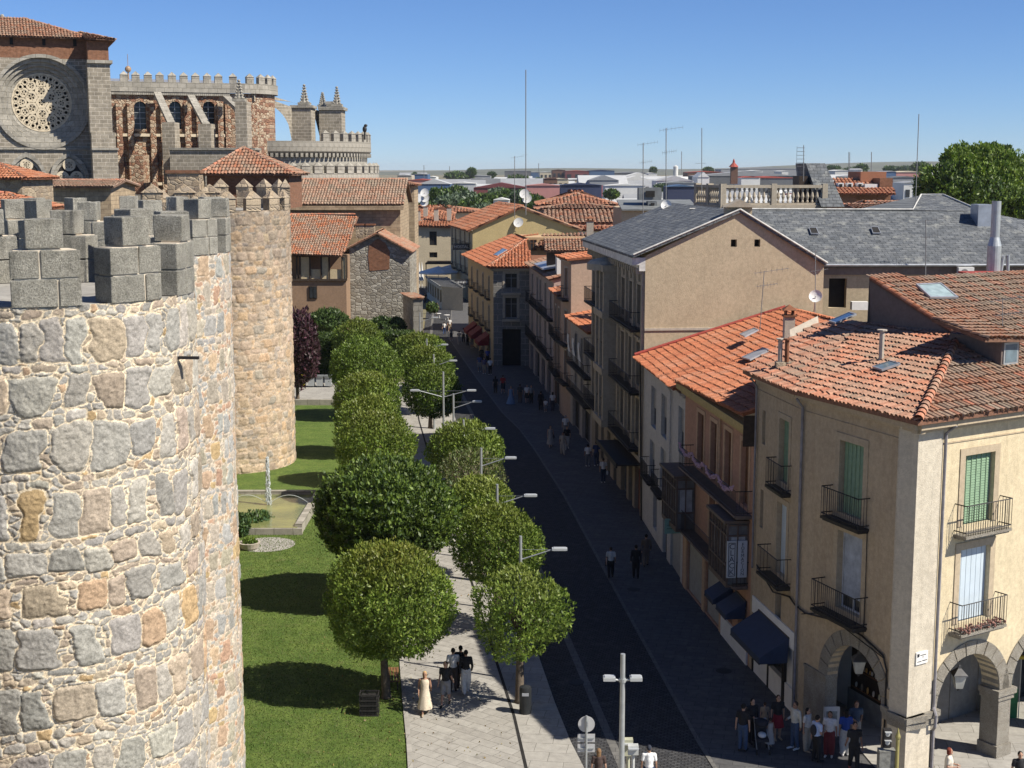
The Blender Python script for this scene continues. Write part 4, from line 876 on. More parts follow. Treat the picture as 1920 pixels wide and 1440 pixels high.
# ================================================================ A: CORNER BUILDING WITH ARCADE
A = empty("corner_building", (14, 50, 0), "tan arcaded corner building with green roller shutters and pink tile roof at the right edge", "building")
PC, PQ, PE = (13.4, 46.0), (10.96, 52.5), (10.1, 58.1); fdir = Vector((.842, .539)); PR = (13.4 + .842 * 13, 46 + .539 * 13)
fF = Fac(PR, PC); fS = Fac(PC, PQ); fT = Fac(PQ, PE)
def FS(s): return fF.L - s            # distance from the corner -> facade coordinate
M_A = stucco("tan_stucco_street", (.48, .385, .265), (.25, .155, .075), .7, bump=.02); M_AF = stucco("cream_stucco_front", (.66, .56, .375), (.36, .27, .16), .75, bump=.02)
M_AS = stucco("worn_limestone", (.60, .54, .43), (.26, .21, .15), .7, bump=.03); M_ARCH = granite("arch_stone", (.30, .27, .22), (.40, .37, .31), 1.2)
ZA = 12.75
def arch_wall(mb, f, sc_, r, zs, ztop, dep, k=18):
    for i in range(k):
        t0, t1 = math.pi - math.pi * i / k, math.pi - math.pi * (i + 1) / k; a0, a1 = sc_ + r * math.cos(t0), sc_ + r * math.cos(t1); z0, z1 = zs + r * math.sin(t0), zs + r * math.sin(t1)
        mb.q(f.p(a0, z0), f.p(a0, ztop), f.p(a1, ztop), f.p(a1, z1)); mb.q(f.p(a0, z0), f.p(a1, z1), f.p(a1, z1, -dep), f.p(a0, z0, -dep))
        mb.q(f.p(a0, z0, -dep), f.p(a1, z1, -dep), f.p(a1, ztop, -dep), f.p(a0, ztop, -dep))
def arch_stones(f, root, sc_, r, zs, dep, w=.5, n=11):
    for i in range(1):
        mb = MB()
        for i in range(n):
            t0, t1 = math.pi * i / n + .012, math.pi * (i + 1) / n - .012; e = .04 + .01 * (i % 2); m = 3
            for j in range(m):
                a, b = t0 + (t1 - t0) * j / m, t0 + (t1 - t0) * (j + 1) / m; P = lambda q, t, d: f.p(sc_ + q * math.cos(t), zs + q * math.sin(t), d)
                mb.q(P(r, a, e), P(r, b, e), P(r + w, b, e), P(r + w, a, e)); mb.q(P(r + w, a, e), P(r + w, b, e), P(r + w, b, 0), P(r + w, a, 0)); mb.q(P(r - .004, b, e), P(r - .004, a, e), P(r - .004, a, -dep), P(r - .004, b, -dep))
            for t in (t0, t1): mb.q(P(r, t, e), P(r + w, t, e), P(r + w, t, 0), P(r, t, 0))
        return mb.build("arch", M_ARCH, root)
# front facade
opsF = [(FS(3.87), FS(2.35), 8.95, 11.4), (FS(3.87), FS(2.33), 5.5, 8.1), (FS(9.5), FS(8.0), 8.95, 11.4), (FS(9.5), FS(8.0), 5.5, 8.1)]
TK = .75
archesF = [(FS(3.1), 1.65, 2.6), (FS(7.05), 1.65, 2.6), (FS(11.0), 1.65, 2.6)]
mb = MB(); fF.wall(mb, 4.5, ZA, opsF, .25, 0, FS(1.16)); aopen = [(c - r, c + r, -1, 9) for c, r, _ in archesF]; fF.wall(mb, 0, 4.5, aopen, 0, 0, FS(1.16))
for c, r, zs in archesF: arch_wall(mb, fF, c, r, zs, 4.5, TK)
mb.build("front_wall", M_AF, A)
for c, r, zs in archesF: arch_stones(fF, A, c, r, zs, TK)
for s in (5.08, 9.02): mb = MB(); fF.box(mb, FS(s + .33), FS(s - .33), 0, 2.2, -TK, .03); fF.box(mb, FS(s + .42), FS(s - .42), 2.2, 2.38, -TK, .09); fF.box(mb, FS(s + .5), FS(s - .5), 2.38, 2.6, -TK, .15); fF.box(mb, FS(s + .4), FS(s - .4), 0, .5, -TK - .02, .1); mb.build("arch_pillar", M_ARCH, A)
# corner pier (pale stone strip turning the corner)
mb = MB(); fF.box(mb, FS(1.16), FS(-.05), 0, ZA, -TK, .05); fS.box(mb, -.03, 1.02, 0, ZA, -.09, .045); mb.build("corner_pier", M_AS, A)
mb = MB(); fF.box(mb, FS(1.46), FS(-.12), 2.15, 2.4, -TK, .12); fF.box(mb, FS(1.5), FS(-.18), 2.4, 2.62, -TK, .18); fS.box(mb, -.1, 1.2, 2.15, 2.4, -TK, .12); fS.box(mb, -.16, 1.25, 2.4, 2.62, -TK, .18)
fF.box(mb, FS(1.43), FS(1.16), 0, 2.15, -TK, .04); fF.box(mb, FS(1.45), FS(-.12), 0, .55, -TK, .1); mb.build("pier_moulding", M_ARCH, A)
# street facade, two planes
archS = (3.1, 1.72, 2.35)
opsS = [(3.0, 4.48, 8.75, 11.4), (2.88, 4.42, 5.2, 8.1)]
mb = MB(); fS.wall(mb, 4.5, ZA, opsS, .28, 1.02); fS.wall(mb, 0, 4.5, [(archS[0] - archS[1], archS[0] + archS[1], -1, 9)], 0, 1.02); arch_wall(mb, fS, *archS, 4.5, .45)
opsT = [(1.5, 2.6, 8.85, 11.35), (1.5, 2.6, 5.1, 8.0), (4.35, 4.75, 9.9, 11.3), (4.35, 4.75, 6.4, 8.0), (1.9, 2.6, 2.75, 4.4), (.2, 5.3, .0, 2.6)]
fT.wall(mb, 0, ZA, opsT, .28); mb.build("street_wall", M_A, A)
arch_stones(fS, A, *archS, .45, .55); mb = MB(); fS.box(mb, 4.84, 6.3, 0, 2.35, -.45, .05); fS.box(mb, 4.8, 6.32, 2.3, 2.42, -.45, .09); mb.build("arch_pillar", M_ARCH, A)
M_TRIMA = stucco("pale_window_trim", (.47, .385, .27), amt=.2)
for (o, k) in zip(opsF, ('green', 'panel', 'green', 'panel')): window(A, fF, *o[:4], k, .25, None, M_TRIMA, .26); balcony(A, fF, o[0] - .42, o[1] + .42, o[2] - .22, .55, 1.05, .12, M_ARCH, flowers=(k == 'panel'))
window(A, fS, *opsS[0], 'green', .28, None, M_TRIMA, .26); balcony(A, fS, 2.55, 4.9, 8.55, .5, 1.1)
window(A, fS, *opsS[1], 'bars', .28, plain("white_joinery", (.45, .47, .5), .5), M_TRIMA, .26); mb = MB(); fS.box(mb, 2.98, 4.3, 5.7, 8.0, -.23, -.21); mb.build("curtain", plain("blue_white_curtain", (.34, .38, .44), .8), A); balcony(A, fS, 2.45, 5.2, 5.0, .6, 1.1)
for o, k in zip(opsT, ('green', 'panel', 'bars', 'bars', 'dark')): window(A, fT, *o[:4], k, .28, None, M_TRIMA if k in ('green', 'panel') else None, .22)
balcony(A, fT, 1.15, 2.95, 8.6, .45, 1.1); balcony(A, fT, .9, 3.3, 4.95, .6, 1.1)
mb = MB()
for f_, a0, a1, z in ((fS, 1.05, fS.L, 12.05), (fT, 0, fT.L, 12.05), (fF, 0, FS(1.2), 11.95)): f_.box(mb, a0, a1, z - .03, z + .02, 0, .03)
mb.build("string_course", M_A, A)
for f_, a0, a1 in ((fF, 0, fF.L + .35), (fS, -.35, fS.L), (fT, 0, fT.L)): cornice(A, f_, ZA + .02, .32, .42, M_TRIMA, a0, a1)
# back and inner walls, floors over the arcade
RB, LB = (26, 68), (13.4, 60.5)
mb = MB(); mb.q((PR[0], PR[1], 0), (PR[0], PR[1], ZA), (26, 60, ZA), (26, 60, 0)); 
mb.q((*PE, 0), (*PE, ZA), (17.5, 59.5, ZA), (17.5, 59.5, 0)); mb.q((*PC, 4.45), (*PR, 4.45), (26, 60, 4.45), (*PE, 4.45), (*PQ, 4.45)); mb.build("inner_wall", M_A, A)
iw = Fac((17.3 + .842 * 10, 52.6 + .539 * 10), (14.6, 50.9)); iw = Fac((14.3 + .842 * 12, 50.6 + .539 * 12), (14.3, 50.6))
M_SHOPW = plain("white_shop_wall", (.74, .74, .72), .7, 0, .08, 2); M_INW = stucco("arcade_inner_wall", (.22, .21, .19), amt=.3)
mb = MB(); iw.box(mb, 0, iw.L - .0, 0, 4.4, -.3, 0); mb.build("inner_wall", M_INW, A); is_ = Fac((14.3, 50.6), (12.5, 55.4)); mb = MB(); is_.box(mb, 0, is_.L, 0, 4.4, -.3, 0); mb.q((*PQ, 0), (*PQ, 4.4), (12.5, 55.4, 4.4), (12.5, 55.4, 0)); mb.build("shop_front", M_SHOPW, A)
mb = MB(); iw.box(mb, iw.L - 4.1, iw.L - 3.0, 0, 2.7, 0, .03); iw.box(mb, iw.L - 6.6, iw.L - 4.6, 0, 2.8, 0, .04); mb.build("door", plain("grey_door", (.17, .17, .16), .7), A); mb = MB(); iw.box(mb, iw.L - 11, iw.L - 7.2, .0, 3.2, 0, .04); mb.build("shop_window", M_GLASS, A)
# souvenir shop window in the street arch
sw_ = empty("tmp", (0, 0, 0)); bpy.data.objects.remove(sw_)
mb = MB(); is_.box(mb, .3, 2.6, 1.0, 3.0, 0, .2); cs_ = mb.build("display_case", M_WOODD, A)
mb = MB(); is_.box(mb, .45, 2.45, 1.15, 1.2, .2, .26); is_.box(mb, .45, 2.45, 1.9, 1.95, .2, .26); mb.build("shelf", M_WOODB, cs_)
rr = random.Random(3)
for k, c in enumerate(((.5, .45, .3), (.55, .5, .45), (.5, .3, .1), (.25, .2, .15), (.6, .58, .5))):
    mb = MB()
    for j in range(3): s = .5 + (k * 3 + j) * .125; mb.ell(is_.p(s, (1.35 if j % 2 else 2.1), .27), (.05, .05, rr.uniform(.08, .16)), 6, 5)
    mb.build("souvenir", plain("souvenir_%d" % k, c), cs_)
mb = MB(); p = is_.p(.9, 2.45, .27); mb.ell(p, (.17, .05, .17), 12, 6); mb.build("round_plate", plain("cheese_yellow", (.5, .4, .15)), cs_)
mb = MB(); is_.box(mb, 0, 2.9, 0, .95, 0, .12); mb.build("shop_base", plain("grey_panelling", (.30, .30, .29), .7), A)
mb = MB(); is_.box(mb, 2.9, 4.9, 3.35, 4.2, .02, .08); mb.build("shop_fascia", plain("ochre_fascia", (.35, .27, .1), .7), A)
# black awning shop on the street
M_FASC = plain("dark_fascia", (.05, .055, .06), .5); mb = MB(); fT.box(mb, .15, 5.3, 2.6, 3.3, -.05, .05); mb.build("shop_fascia", M_SHOPW, A)
mb = MB(); fT.box(mb, .2, 5.3, 0, 2.6, -.3, -.22); mb.build("shop_window", M_GLASS, A); mb = MB()
for s in (.2, 1.3, 1.45, 3.2, 5.15): fT.box(mb, s, s + .12, 0, 2.6, -.25, .02)
mb.build("shop_frame", M_IRON, A); mb = MB(); fT.box(mb, .35, 5.1, 0, .95, -.26, -.02); fT.box(mb, .35, 1.3, .95, 2.5, -.2, -.1); mb.build("shop_base", M_SHOPW, A)
def awning(label, f, s0, s1, z1, z0, out, mat, drop=.25, group=None):
    root = empty("awning", f.p((s0 + s1) / 2, z0, out / 2), label, "awning", group); mb = MB(); nn = 12
    for i in range(nn):
        a, b = s0 + (s1 - s0) * i / nn, s0 + (s1 - s0) * (i + 1) / nn; mb.q(f.p(a, z1, .06), f.p(a, z0, out), f.p(b, z0, out), f.p(b, z1, .06)); mb.q(f.p(a, z0, out), f.p(a, z0 - drop, out), f.p(b, z0 - drop, out), f.p(b, z0, out))
        mb.q(f.p(a, z1 - .02, .06), f.p(b, z1 - .02, .06), f.p(b, z0 - .02, out), f.p(a, z0 - .02, out))
    for s in (s0, s1): mb.q(f.p(s, z1, .06), f.p(s, z0, out), f.p(s, z0 - drop, out), f.p(s, z0 - drop, .1))
    mb.build("canopy", mat, root); r = MB(); r.tube([f.p(s0, z0 - drop, out), f.p(s1, z0 - drop, out)], .025, 5); r.tube([f.p(s0, z1, .06), f.p(s1, z1, .06)], .04, 5); r.build("awning_rail", M_IRON, root)
M_AWN = plain("navy_awning_cloth", (.03, .045, .085), .75, 0, .15, 3)
awning("largest navy awning over the shop beside the arcade", fT, .7, 4.4, 2.95, 2.2, 1.25, M_AWN)
# pipes, cables
M_PIPE = plain("grey_downpipe", (.22, .21, .22), .6)
pipe(A, [fF.p(FS(1.35), ZA - .15, .4), fF.p(FS(1.22), 12.3, .1), fF.p(FS(1.22), 2.75, .1), fF.p(FS(1.15), 2.5, .28), fF.p(FS(1.15), 2.1, .26), fF.p(FS(1.25), 1.9, .1), fF.p(FS(1.25), 0, .1)], .055, M_PIPE)
pipe(A, [fS.p(fS.L - .1, ZA - .2, .4), fS.p(fS.L - .05, 12.2, .1), fS.p(fS.L - .05, 0, .1)], .055, M_PIPE)
pipe(A, [fT.p(fT.L - .5, ZA - .2, .4), fT.p(fT.L - .4, 12.2, .1), fT.p(fT.L - .4, 4.5, .1)], .045, M_PIPE)
pipe(A, [fT.p(4.8, 4.75, .06), fT.p(2.6, 4.25, .1), fT.p(.8, 4.6, .07), fT.p(.1, 4.5, .1), fS.p(6.3, 4.4, .1), fS.p(4.2, 4.72, .07), fS.p(2.6, 4.65, .07), fS.p(1.35, 4.35, .07), fS.p(1.12, 3.9, .07), fS.p(1.1, 2.7, .08), fS.p(1.1, .2, .08)], .035, M_IRON, "cable")
pipe(A, [fS.p(6.5, 4.3, .12), fS.p(5.6, 4.6, .06), fS.p(4.2, 4.66, .06), fS.p(1.3, 4.25, .05)], .02, M_IRON, "cable"); pipe(A, [fS.p(2.6, 8.4, .05), fS.p(2.55, 5.4, .05), fS.p(2.6, 4.7, .05)], .014, M_IRON, "cable")
# street name plaque
mb = MB(); fF.box(mb, FS(.82), FS(.25), 4.42, 4.85, .05, .1); pl = mb.build("street_plaque", M_WHITE, A)
M_INK = plain("dark_lettering", (.05, .05, .06), .6); mb = MB(); rr = random.Random(4); fF.box(mb, FS(.335), FS(.275) + .0, 4.66, 4.8, .09, .1) if False else mb.lathe(fF.p(FS(.34), 4.68, .09), [(.001, 0), (.05, .03), (.055, .12), (.001, .121)], 8)
for z_, a_, b_ in ((4.73, .44, .72), (4.66, .54, .6), (4.52, .3, .5), (4.53, .54, .78)): scribble(fF, mb, FS(b_), FS(a_), z_, .035, .101, rr)
mb.build("lettering", M_INK, pl)
mb = MB(); fS.box(mb, .55, .95, 2.95, 3.3, .05, .15); mb.build("meter_box", M_TRIMA, A)
# lanterns
def lantern(label, p, arm):
    root = empty("wall_lantern", p, label, "lantern", "lanterns of the arcade"); mb = MB()
    mb.tube([arm, (arm[0], arm[1], p[2] + .75), (p[0], p[1], p[2] + .6)] if abs(arm[2] - p[2]) < 2 else [arm, (p[0], p[1], p[2] + .45)], .025, 5); mb.build("arm", M_IRON, root)
    mb = MB(); mb.lathe((p[0], p[1], p[2]), [(.0, .5), (.06, .48), (.08, .38), (.34, .18), (.36, .14), (.3, .14)], 4, .78, .78 + 2 * math.pi); mb.ell((p[0], p[1], p[2] - .42), (.05, .05, .05), 6, 4); mb.build("lantern_cap", plain("lantern_metal", (.09, .09, .09), .5, .4), root)
    mb = MB(); mb.lathe((p[0], p[1], p[2]), [(.29, .14), (.17, -.34), (.02, -.36)], 4, .78, .78 + 2 * math.pi); mb.build("glass", plain("frosted_glass", (.42, .42, .38), .3), root)
p = fF.p(FS(2.95), 3.3, -.3); lantern("sunlit glass lantern hanging in the front arch", p, (p.x, p.y, 4.35)); p = fS.p(3.3, 3.35, -.3); lantern("shaded glass lantern hanging in the street arch before the souvenir window", p, (p.x, p.y, 4.2))
# roofs of A
def rp(f, s, d, z): return f.p(s, z, d)
eC = Vector((13.4, 46.0, 0)) ; outF, outS = fF.n, fS.n
def isect(p, u, q, v):
    den = u.x * v.y - u.y * v.x; t = ((q.x - p.x) * v.y - (q.y - p.y) * v.x) / den; return Vector((p.x + u.x * t, p.y + u.y * t, 0))
ov = .55
cF = fF.P0 + fF.n * ov; cS = fS.P0 + fS.n * ov; cT = fT.P0 + fT.n * ov
K0 = isect(cF, fF.u, cS, fS.u); K0.z = 12.95; K1 = isect(cS, fS.u, cT, fT.u); K1.z = 12.85; K2 = cT + fT.u * (fT.L + .1); K2.z = 12.8; KR = cF.copy(); KR.z = 12.95
T = AT(1798, 628, 54.0)
V_ = hit(1628, 603, K0, K1, T); W_ = V_                                     # end of the street slope under the dark side wall
tile_roof(A, [K0, T, V_, K1], (K0, K1), TP_PINK, .215, .42, 101, lichen=.3)
L1_ = AT(1530, 607, 61.0); L1_ = hit(1530, 607, K1, K2, V_); tile_roof(A, [K1, V_, L1_, K2], (K1, K2), TP_PINK, .235, .44, 102, lichen=.3)
P1_, P2_ = hit(1630, 520, K0, KR, T), hit(2060, 507, K0, KR, T)
tile_roof(A, [K0, KR, P2_, P1_, T], (KR, K0), TP_OLD + TP_PINK[:2], .25, .46, 103, lichen=.5)
ridge_tiles(A, K0 + Vector((0, 0, .05)), T, .15, .4); ridge_tiles(A, T, P1_, .12, .4, TP_RED); 
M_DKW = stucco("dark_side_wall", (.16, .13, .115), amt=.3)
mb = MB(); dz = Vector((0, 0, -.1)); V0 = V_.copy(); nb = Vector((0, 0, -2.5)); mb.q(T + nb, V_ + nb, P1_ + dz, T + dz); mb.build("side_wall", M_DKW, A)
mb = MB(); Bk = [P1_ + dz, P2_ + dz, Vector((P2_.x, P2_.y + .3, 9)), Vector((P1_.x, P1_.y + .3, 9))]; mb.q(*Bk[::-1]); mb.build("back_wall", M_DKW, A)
for q, mt in ((((1715, 540), (1762, 538), (1795, 565), (1742, 565)), plain("pale_skylight", (.30, .38, .38), .2)),): skylight(A, [hit(x, y, K0, KR, T) for x, y in q], mt)
skylight(A, [hit(x, y, K0, T, V_) for x, y in ((1637, 696), (1672, 685), (1690, 690), (1655, 702))]); skylight(A, [hit(x, y, K1, V_, L1_) for x, y in ((1556, 609), (1595, 592), (1608, 596), (1568, 613))], plain("blue_glass", (.05, .10, .2), .15))
def vent(p, h, r=.09, mat=None, lab=None):
    mb = MB(); mb.tube([Vector(p) - Vector((0, 0, .3)), Vector(p) + Vector((0, 0, h))], r, 8); mb.tube([Vector(p) + Vector((0, 0, h)), Vector(p) + Vector((0, 0, h + .05))], r * 1.9, 10); return mb.build("vent_pipe", mat or M_TRIM, A)
vent(hit(1652, 677, K0, T, V_), 1.15, .1); q = hit(1462, 690, K1, V_, L1_); vent(q, 1.15, .09); vent(q + Vector((.25, -.1, 0)), 1.15, .09, M_TERRA); mb = MB(); mb.box(q + Vector((.12, -.05, .08)), (.6, .45, .35)); mb.build("vent_base", M_RUBT, A)
# dormer on the front slope
q = hit(1893, 688, K0, KR, T); dm = MB(); u = fF.u; n_ = fF.n
def dq(a, b, z): return q - u * a * -1 + n_ * b + Vector((0, 0, z))
mb = MB(); ff = Fac((q.x - u.x * -.55, q.y - u.y * -.55), (q.x + u.x * -.55, q.y + u.y * -.55)); ff = Fac((q.x - u.x * .5, q.y - u.y * .5), (q.x + u.x * .5, q.y + u.y * .5))
ff.box(mb, 0, ff.L, q.z - .6, q.z + 1.05, -2.4, 0); d_ = mb.build("dormer", M_DKW, A); mb = MB(); ff.box(mb, .1, ff.L - .1, q.z + .1, q.z + .92, .0, .04); w_ = mb.build("window", M_POLE, d_); mb = MB(); ff.box(mb, .18, ff.L - .18, q.z + .18, q.z + .84, .04, .05); mb.build("pane", plain("skylight_glass", (.14, .19, .22), .15), w_)
tile_roof(A, [ff.p(-.3, q.z + 1.12, .3), ff.p(ff.L + 1.3, q.z + 1.12, .3), ff.p(ff.L + 1.0, q.z + 1.75, -2.4), ff.p(-.3, q.z + 1.45, -2.4)], (ff.p(0, 0), ff.p(1, 0)), TP_OLD, .25, .4, 104)
# ================================================================ B: salmon building, C: white building
B = empty("salmon_building", (12, 64, 0), "salmon pink building with flower garland balcony, glazed bays and orange tile roof", "building")
Cc = empty("white_building", (12, 77, 0), "narrow white plastered building with tall dark windows under the orange tile roof", "building")
fB = Fac((10.1, 58.1), (8.7, 70.3)); fC = Fac((8.7, 70.3), (7.9, 84.0)); ZB, ZC = 10.45, 9.9
M_SAL = stucco("salmon_stucco", (.47, .27, .18), (.3, .18, .11), .3); M_SALT = stucco("salmon_trim", (.56, .38, .24), amt=.15); M_WHT = stucco("white_stucco", (.54, .52, .48), (.35, .33, .3), .35)
opB = [(8.4, 9.6, 6.75, 9.45), (6.0, 7.1, 6.75, 9.45), (3.5, 4.6, 6.75, 9.5), (.7, 1.9, 6.75, 9.5), (6.0, 7.1, 3.7, 6.1), (8.2, 11.2, .1, 2.9), (4.9, 7.5, .1, 2.8), (2.7, 3.9, 1.0, 2.7), (.6, 1.9, 1.0, 2.7)]
mb = MB(); fB.wall(mb, 0, ZB, opB, .25); mb.build("wall", M_SAL, B)
for o in opB[:4]: window(B, fB, *o, 'wood' if o is not opB[1] else 'glass', .25, M_WOODB, M_SALT, .2)
window(B, fB, *opB[4], 'wood', .25, M_WOODB, M_SALT, .2)
for o in opB[5:7]: mb = MB(); slats(fB, mb, o[0], o[1], o[2], o[3], -.1, .1); mb.build("roller_door", M_SHUT, B)
for o in opB[7:]: window(B, fB, *o, 'glass', .25)
mb = MB(); fB.box(mb, 7.6, 8.1, 0, 3.0, .001, .05); fB.box(mb, 4.5, 4.85, 0, 2.9, .001, .05); fB.box(mb, 11.3, 11.9, 0, 3.0, .001, .05); mb.build("pilaster", M_SALT, B); mb = MB(); fB.box(mb, .2, 4.4, 0, .95, .001, .08); mb.build("plinth", M_SHOPW, B)
cornice(B, fB, ZB + .05, .55, .5, stucco("ochre_cornice", (.50, .38, .16), amt=.15))
M_SLB = plain("brown_balcony_slab", (.16, .12, .10), .8); balcony(B, fB, .1, 10.4, 6.6, .75, 1.05, .16, M_SLB); balcony(B, fB, .4, 12.2, 3.45, .7, 1.05, .16, M_SLB)
pipe(B, [fB.p(5.2, ZB - .1, .45), fB.p(5.2, 10, .1), fB.p(5.2, 6.7, .1)], .06, M_SALT)
ga = MB(); rr = random.Random(8); gc = []
for k in range(60):
    t = k / 59; s = .5 + 9.6 * t; z = 7.75 - .28 * abs(math.sin(t * 4 * math.pi)); 
    for _ in range(3): ga.ell(fB.p(s + rr.uniform(-.1, .1), z + rr.uniform(-.07, .07), .75 + rr.uniform(-.02, .08)), (.06, .06, .06), 5, 3)
gl_ = ga.build("garland", plain("pink_white_flowers", (.5, .33, .38), .8, 0, .3, 12)); tag(gl_, "pale pink flower garland looped along the salmon building's upper balcony", "garland")
def mirador(root, f, s0, s1, z0, z1, out):
    mb = MB(); f.box(mb, s0 - .1, s1 + .1, z1, z1 + .12, 0, out + .15); f.box(mb, s0, s1, z0 - .1, z0, 0, out); f.box(mb, s0, s1, z0, z0 + .12, out - .05, out)
    for k in range(7): s = s0 + (s1 - s0) * k / 6; f.box(mb, s - .03, s + .03, z0, z1, out - .08, out + .01)
    for s in (s0, s1):
        for d in (.03, out / 2): f.box(mb, s - .03, s + .03, z0, z1, d - .03, d + .03)
    for z in (z0 + .85, z1 - .55, z1 - .1): f.box(mb, s0, s1, z - .03, z + .03, out - .07, out + .015); f.box(mb, s0 - .01, s0 + .04, z - .03, z + .03, 0, out); f.box(mb, s1 - .04, s1 + .01, z - .03, z + .03, 0, out)
    b = mb.build("glazed_bay", plain("brown_iron", (.13, .095, .075), .6), root); g = MB(); f.box(g, s0 + .05, s1 - .05, z0 + .02, z1 - .02, 0, out - .1); g.build("pane", plain("bay_glass", (.16, .16, .165), .12, 0, .4, 1), b)
    c = MB()
    for k in range(3): s = s0 + (s1 - s0) * (k * 2 + 1) / 6; f.box(c, s - .16, s + .16, z0 + .9, z1 - .6, out - .098, out - .092)
    f.box(c, s0 + .0, s0 + .046, z0 + .9, z1 - .6, .15, out - .2); c.build("curtain", plain("net_curtain", (.35, .36, .38), .8), b); return b
mirador(B, fB, .5, 3.4, 3.5, 6.2, .95); mirador(B, fB, 9.9, 13.0, 3.5, 6.1, .95)
def sgn(label, f, a, z0, z1, d0, d1, col, txt, mcol, size, frame=False):
    root = empty("shop_sign", f.p(a, z0, d0), label, "sign"); mb = MB(); f.box(mb, a - .05, a + .05, z0, z1, d0, d1); mb.build("sign_board", plain("board_" + txt[:3].strip(), col, .5, 0, .05), root)
    g = Fac(f.p(a - .052, 0, d1).to_2d(), f.p(a - .052, 0, d0).to_2d()); g = g if g.n.dot(-f.u) > 0 else Fac(f.p(a - .052, 0, d0).to_2d(), f.p(a - .052, 0, d1).to_2d())
    if txt: text(root, txt, g, g.L / 2, (z0 + z1) / 2, .012, size, mcol, vertical=len(txt) > 4 and z1 - z0 > 1, gap=.82 if len(txt) < 7 else .8)
    else: sb = MB(); scribble(g, sb, .1, g.L - .1, (z0 + z1) / 2 + .04, .1, .005, random.Random(3)); g.box(sb, .2, g.L - .1, (z0 + z1) / 2 - .13, (z0 + z1) / 2 - .1, .005, .01); sb.build("lettering", mcol, root)
    if frame:
        fr = MB(); 
        for a_, b_, c_, e_ in ((.05, .08, z0 + .08, z1 - .08), (g.L - .08, g.L - .05, z0 + .08, z1 - .08)): g.box(fr, a_, b_, c_, e_, .005, .012)
        for z in (z0 + .08, z1 - .08): g.box(fr, .05, g.L - .05, z - .015, z + .015, .005, .012)
        fr.build("sign_border", mcol, root)
    return root
M_TXT = plain("grey_blue_lettering", (.05, .06, .09), .6)
sgn("white vertical sign reading CLACK on the glazed bay", fB, .44, 3.85, 5.45, .55, .95, (.50, .53, .56), "CLACK", M_TXT, .34, True); sgn("white vertical sign reading FORMACION beside CLACK", fB, .44, 3.85, 5.45, .08, .48, (.48, .52, .58), "FORMACION", M_TXT, .2)
s_ = sgn("small square green shop sign projecting over the roller doors", fB, 11.4, 2.95, 3.7, .35, 1.15, (.22, .36, .30), "", plain("green_ink", (.05, .12, .09), .6), .22)
awning("upper small navy awning nearer the roller doors", fB, 2.6, 4.05, 2.75, 2.2, .95, M_AWN, .2); awning("lower small navy awning next to the largest navy awning", fB, .45, 2.05, 2.75, 2.2, .95, M_AWN, .2)
mb = MB(); mb.tube([fB.p(8.2, 3.05, .18), fB.p(11.2, 3.05, .18)], .1, 8); b_ = mb.build("rolled_awning", M_WHITE, B); mb = MB(); mb.tube([fB.p(5, 3.0, .18), fB.p(7.4, 3.0, .18)], .1, 8); mb.build("rolled_awning", M_WHITE, B)
opC = [(.3, 1.9, 6.6, 9.0), (5.5, 7.3, 6.45, 8.8), (9.1, 10.9, 6.35, 8.7), (5.6, 7.3, 3.5, 5.8), (9.4, 11.1, 3.4, 5.5), (.6, 3.6, 0, 2.7), (4.8, 6.2, 0, 2.9), (8.3, 9.6, .6, 2.8)]
mb = MB(); fC.wall(mb, 0, ZC, opC, .25); mb.build("wall", M_WHT, Cc)
for o in opC[:5]: window(Cc, fC, *o, 'roll', .25, None, None, shade=.45)
mb = MB(); slats(fC, mb, .6, 3.6, 0, 2.7, -.1, .1); mb.build("roller_door", M_SHUT, Cc); mb = MB(); fC.box(mb, 4.8, 6.2, 0, 2.9, -.24, -.2); mb.build("door", M_DARK, Cc); window(Cc, fC, *opC[7], 'glass', .25)
balcony(Cc, fC, 5.2, 7.7, 3.35, .5, 1.05); balcony(Cc, fC, 8.9, 11.5, 3.3, .5, 1.05); cornice(Cc, fC, ZC, .25, .3, M_WHT)
pipe(Cc, [fC.p(3.6, ZC - .1, .35), fC.p(3.8, 9.4, .1), fC.p(3.8, 2.8, .1)], .05, M_WHT); pipe(Cc, [fC.p(13.4, ZC - .1, .3), fC.p(13.4, 0, .1)], .05, M_IRON)
mb = MB(); fC.box(mb, 6.4, 8.2, 2.95, 3.3, .001, .06); mb.build("shop_fascia", M_IRON, Cc); mb = MB(); fC.box(mb, 9.6, 11.2, 2.85, 3.3, .001, .06); mb.build("wall_plate", M_TRIM, Cc)
# shared roof slope
Bn = fB.p(-.05, 10.95, .55); Bf = fB.p(fB.L, 10.68, .55); Cn = fC.p(0, 10.12, .62); Cf = fC.p(fC.L - .3, 10.0, .62)
RF = Vector((16.3, 84.3, 12.75)); RN = Vector((18.6, 58.4, 13.7))
tile_roof(B, [Bn, Bf, RF.lerp(RN, .5), RN], (Bn, Bf), TP_NEW, .235, .46, 111, lichen=.12); tile_roof(Cc, [Cn, Cf, RF, RF.lerp(RN, .53)], (Cn, Cf), TP_NEW, .235, .46, 112, lichen=.1)
bk = Vector((21.5, 84.6, 11.6)); tile_roof(Cc, [RF, bk, Vector((23.5, 59, 12.2)), RN], (bk, Vector((23.5, 59, 12.2))), TP_NEW, .24, .46, 113)
M_FLASH = plain("red_flashing", (.30, .055, .04), .7); mb = MB(); mb.tube([Cf + Vector((0, .1, .1)), RF + Vector((0, .1, .15))], .13, 6); mb.build("verge_flashing", M_FLASH, Cc)
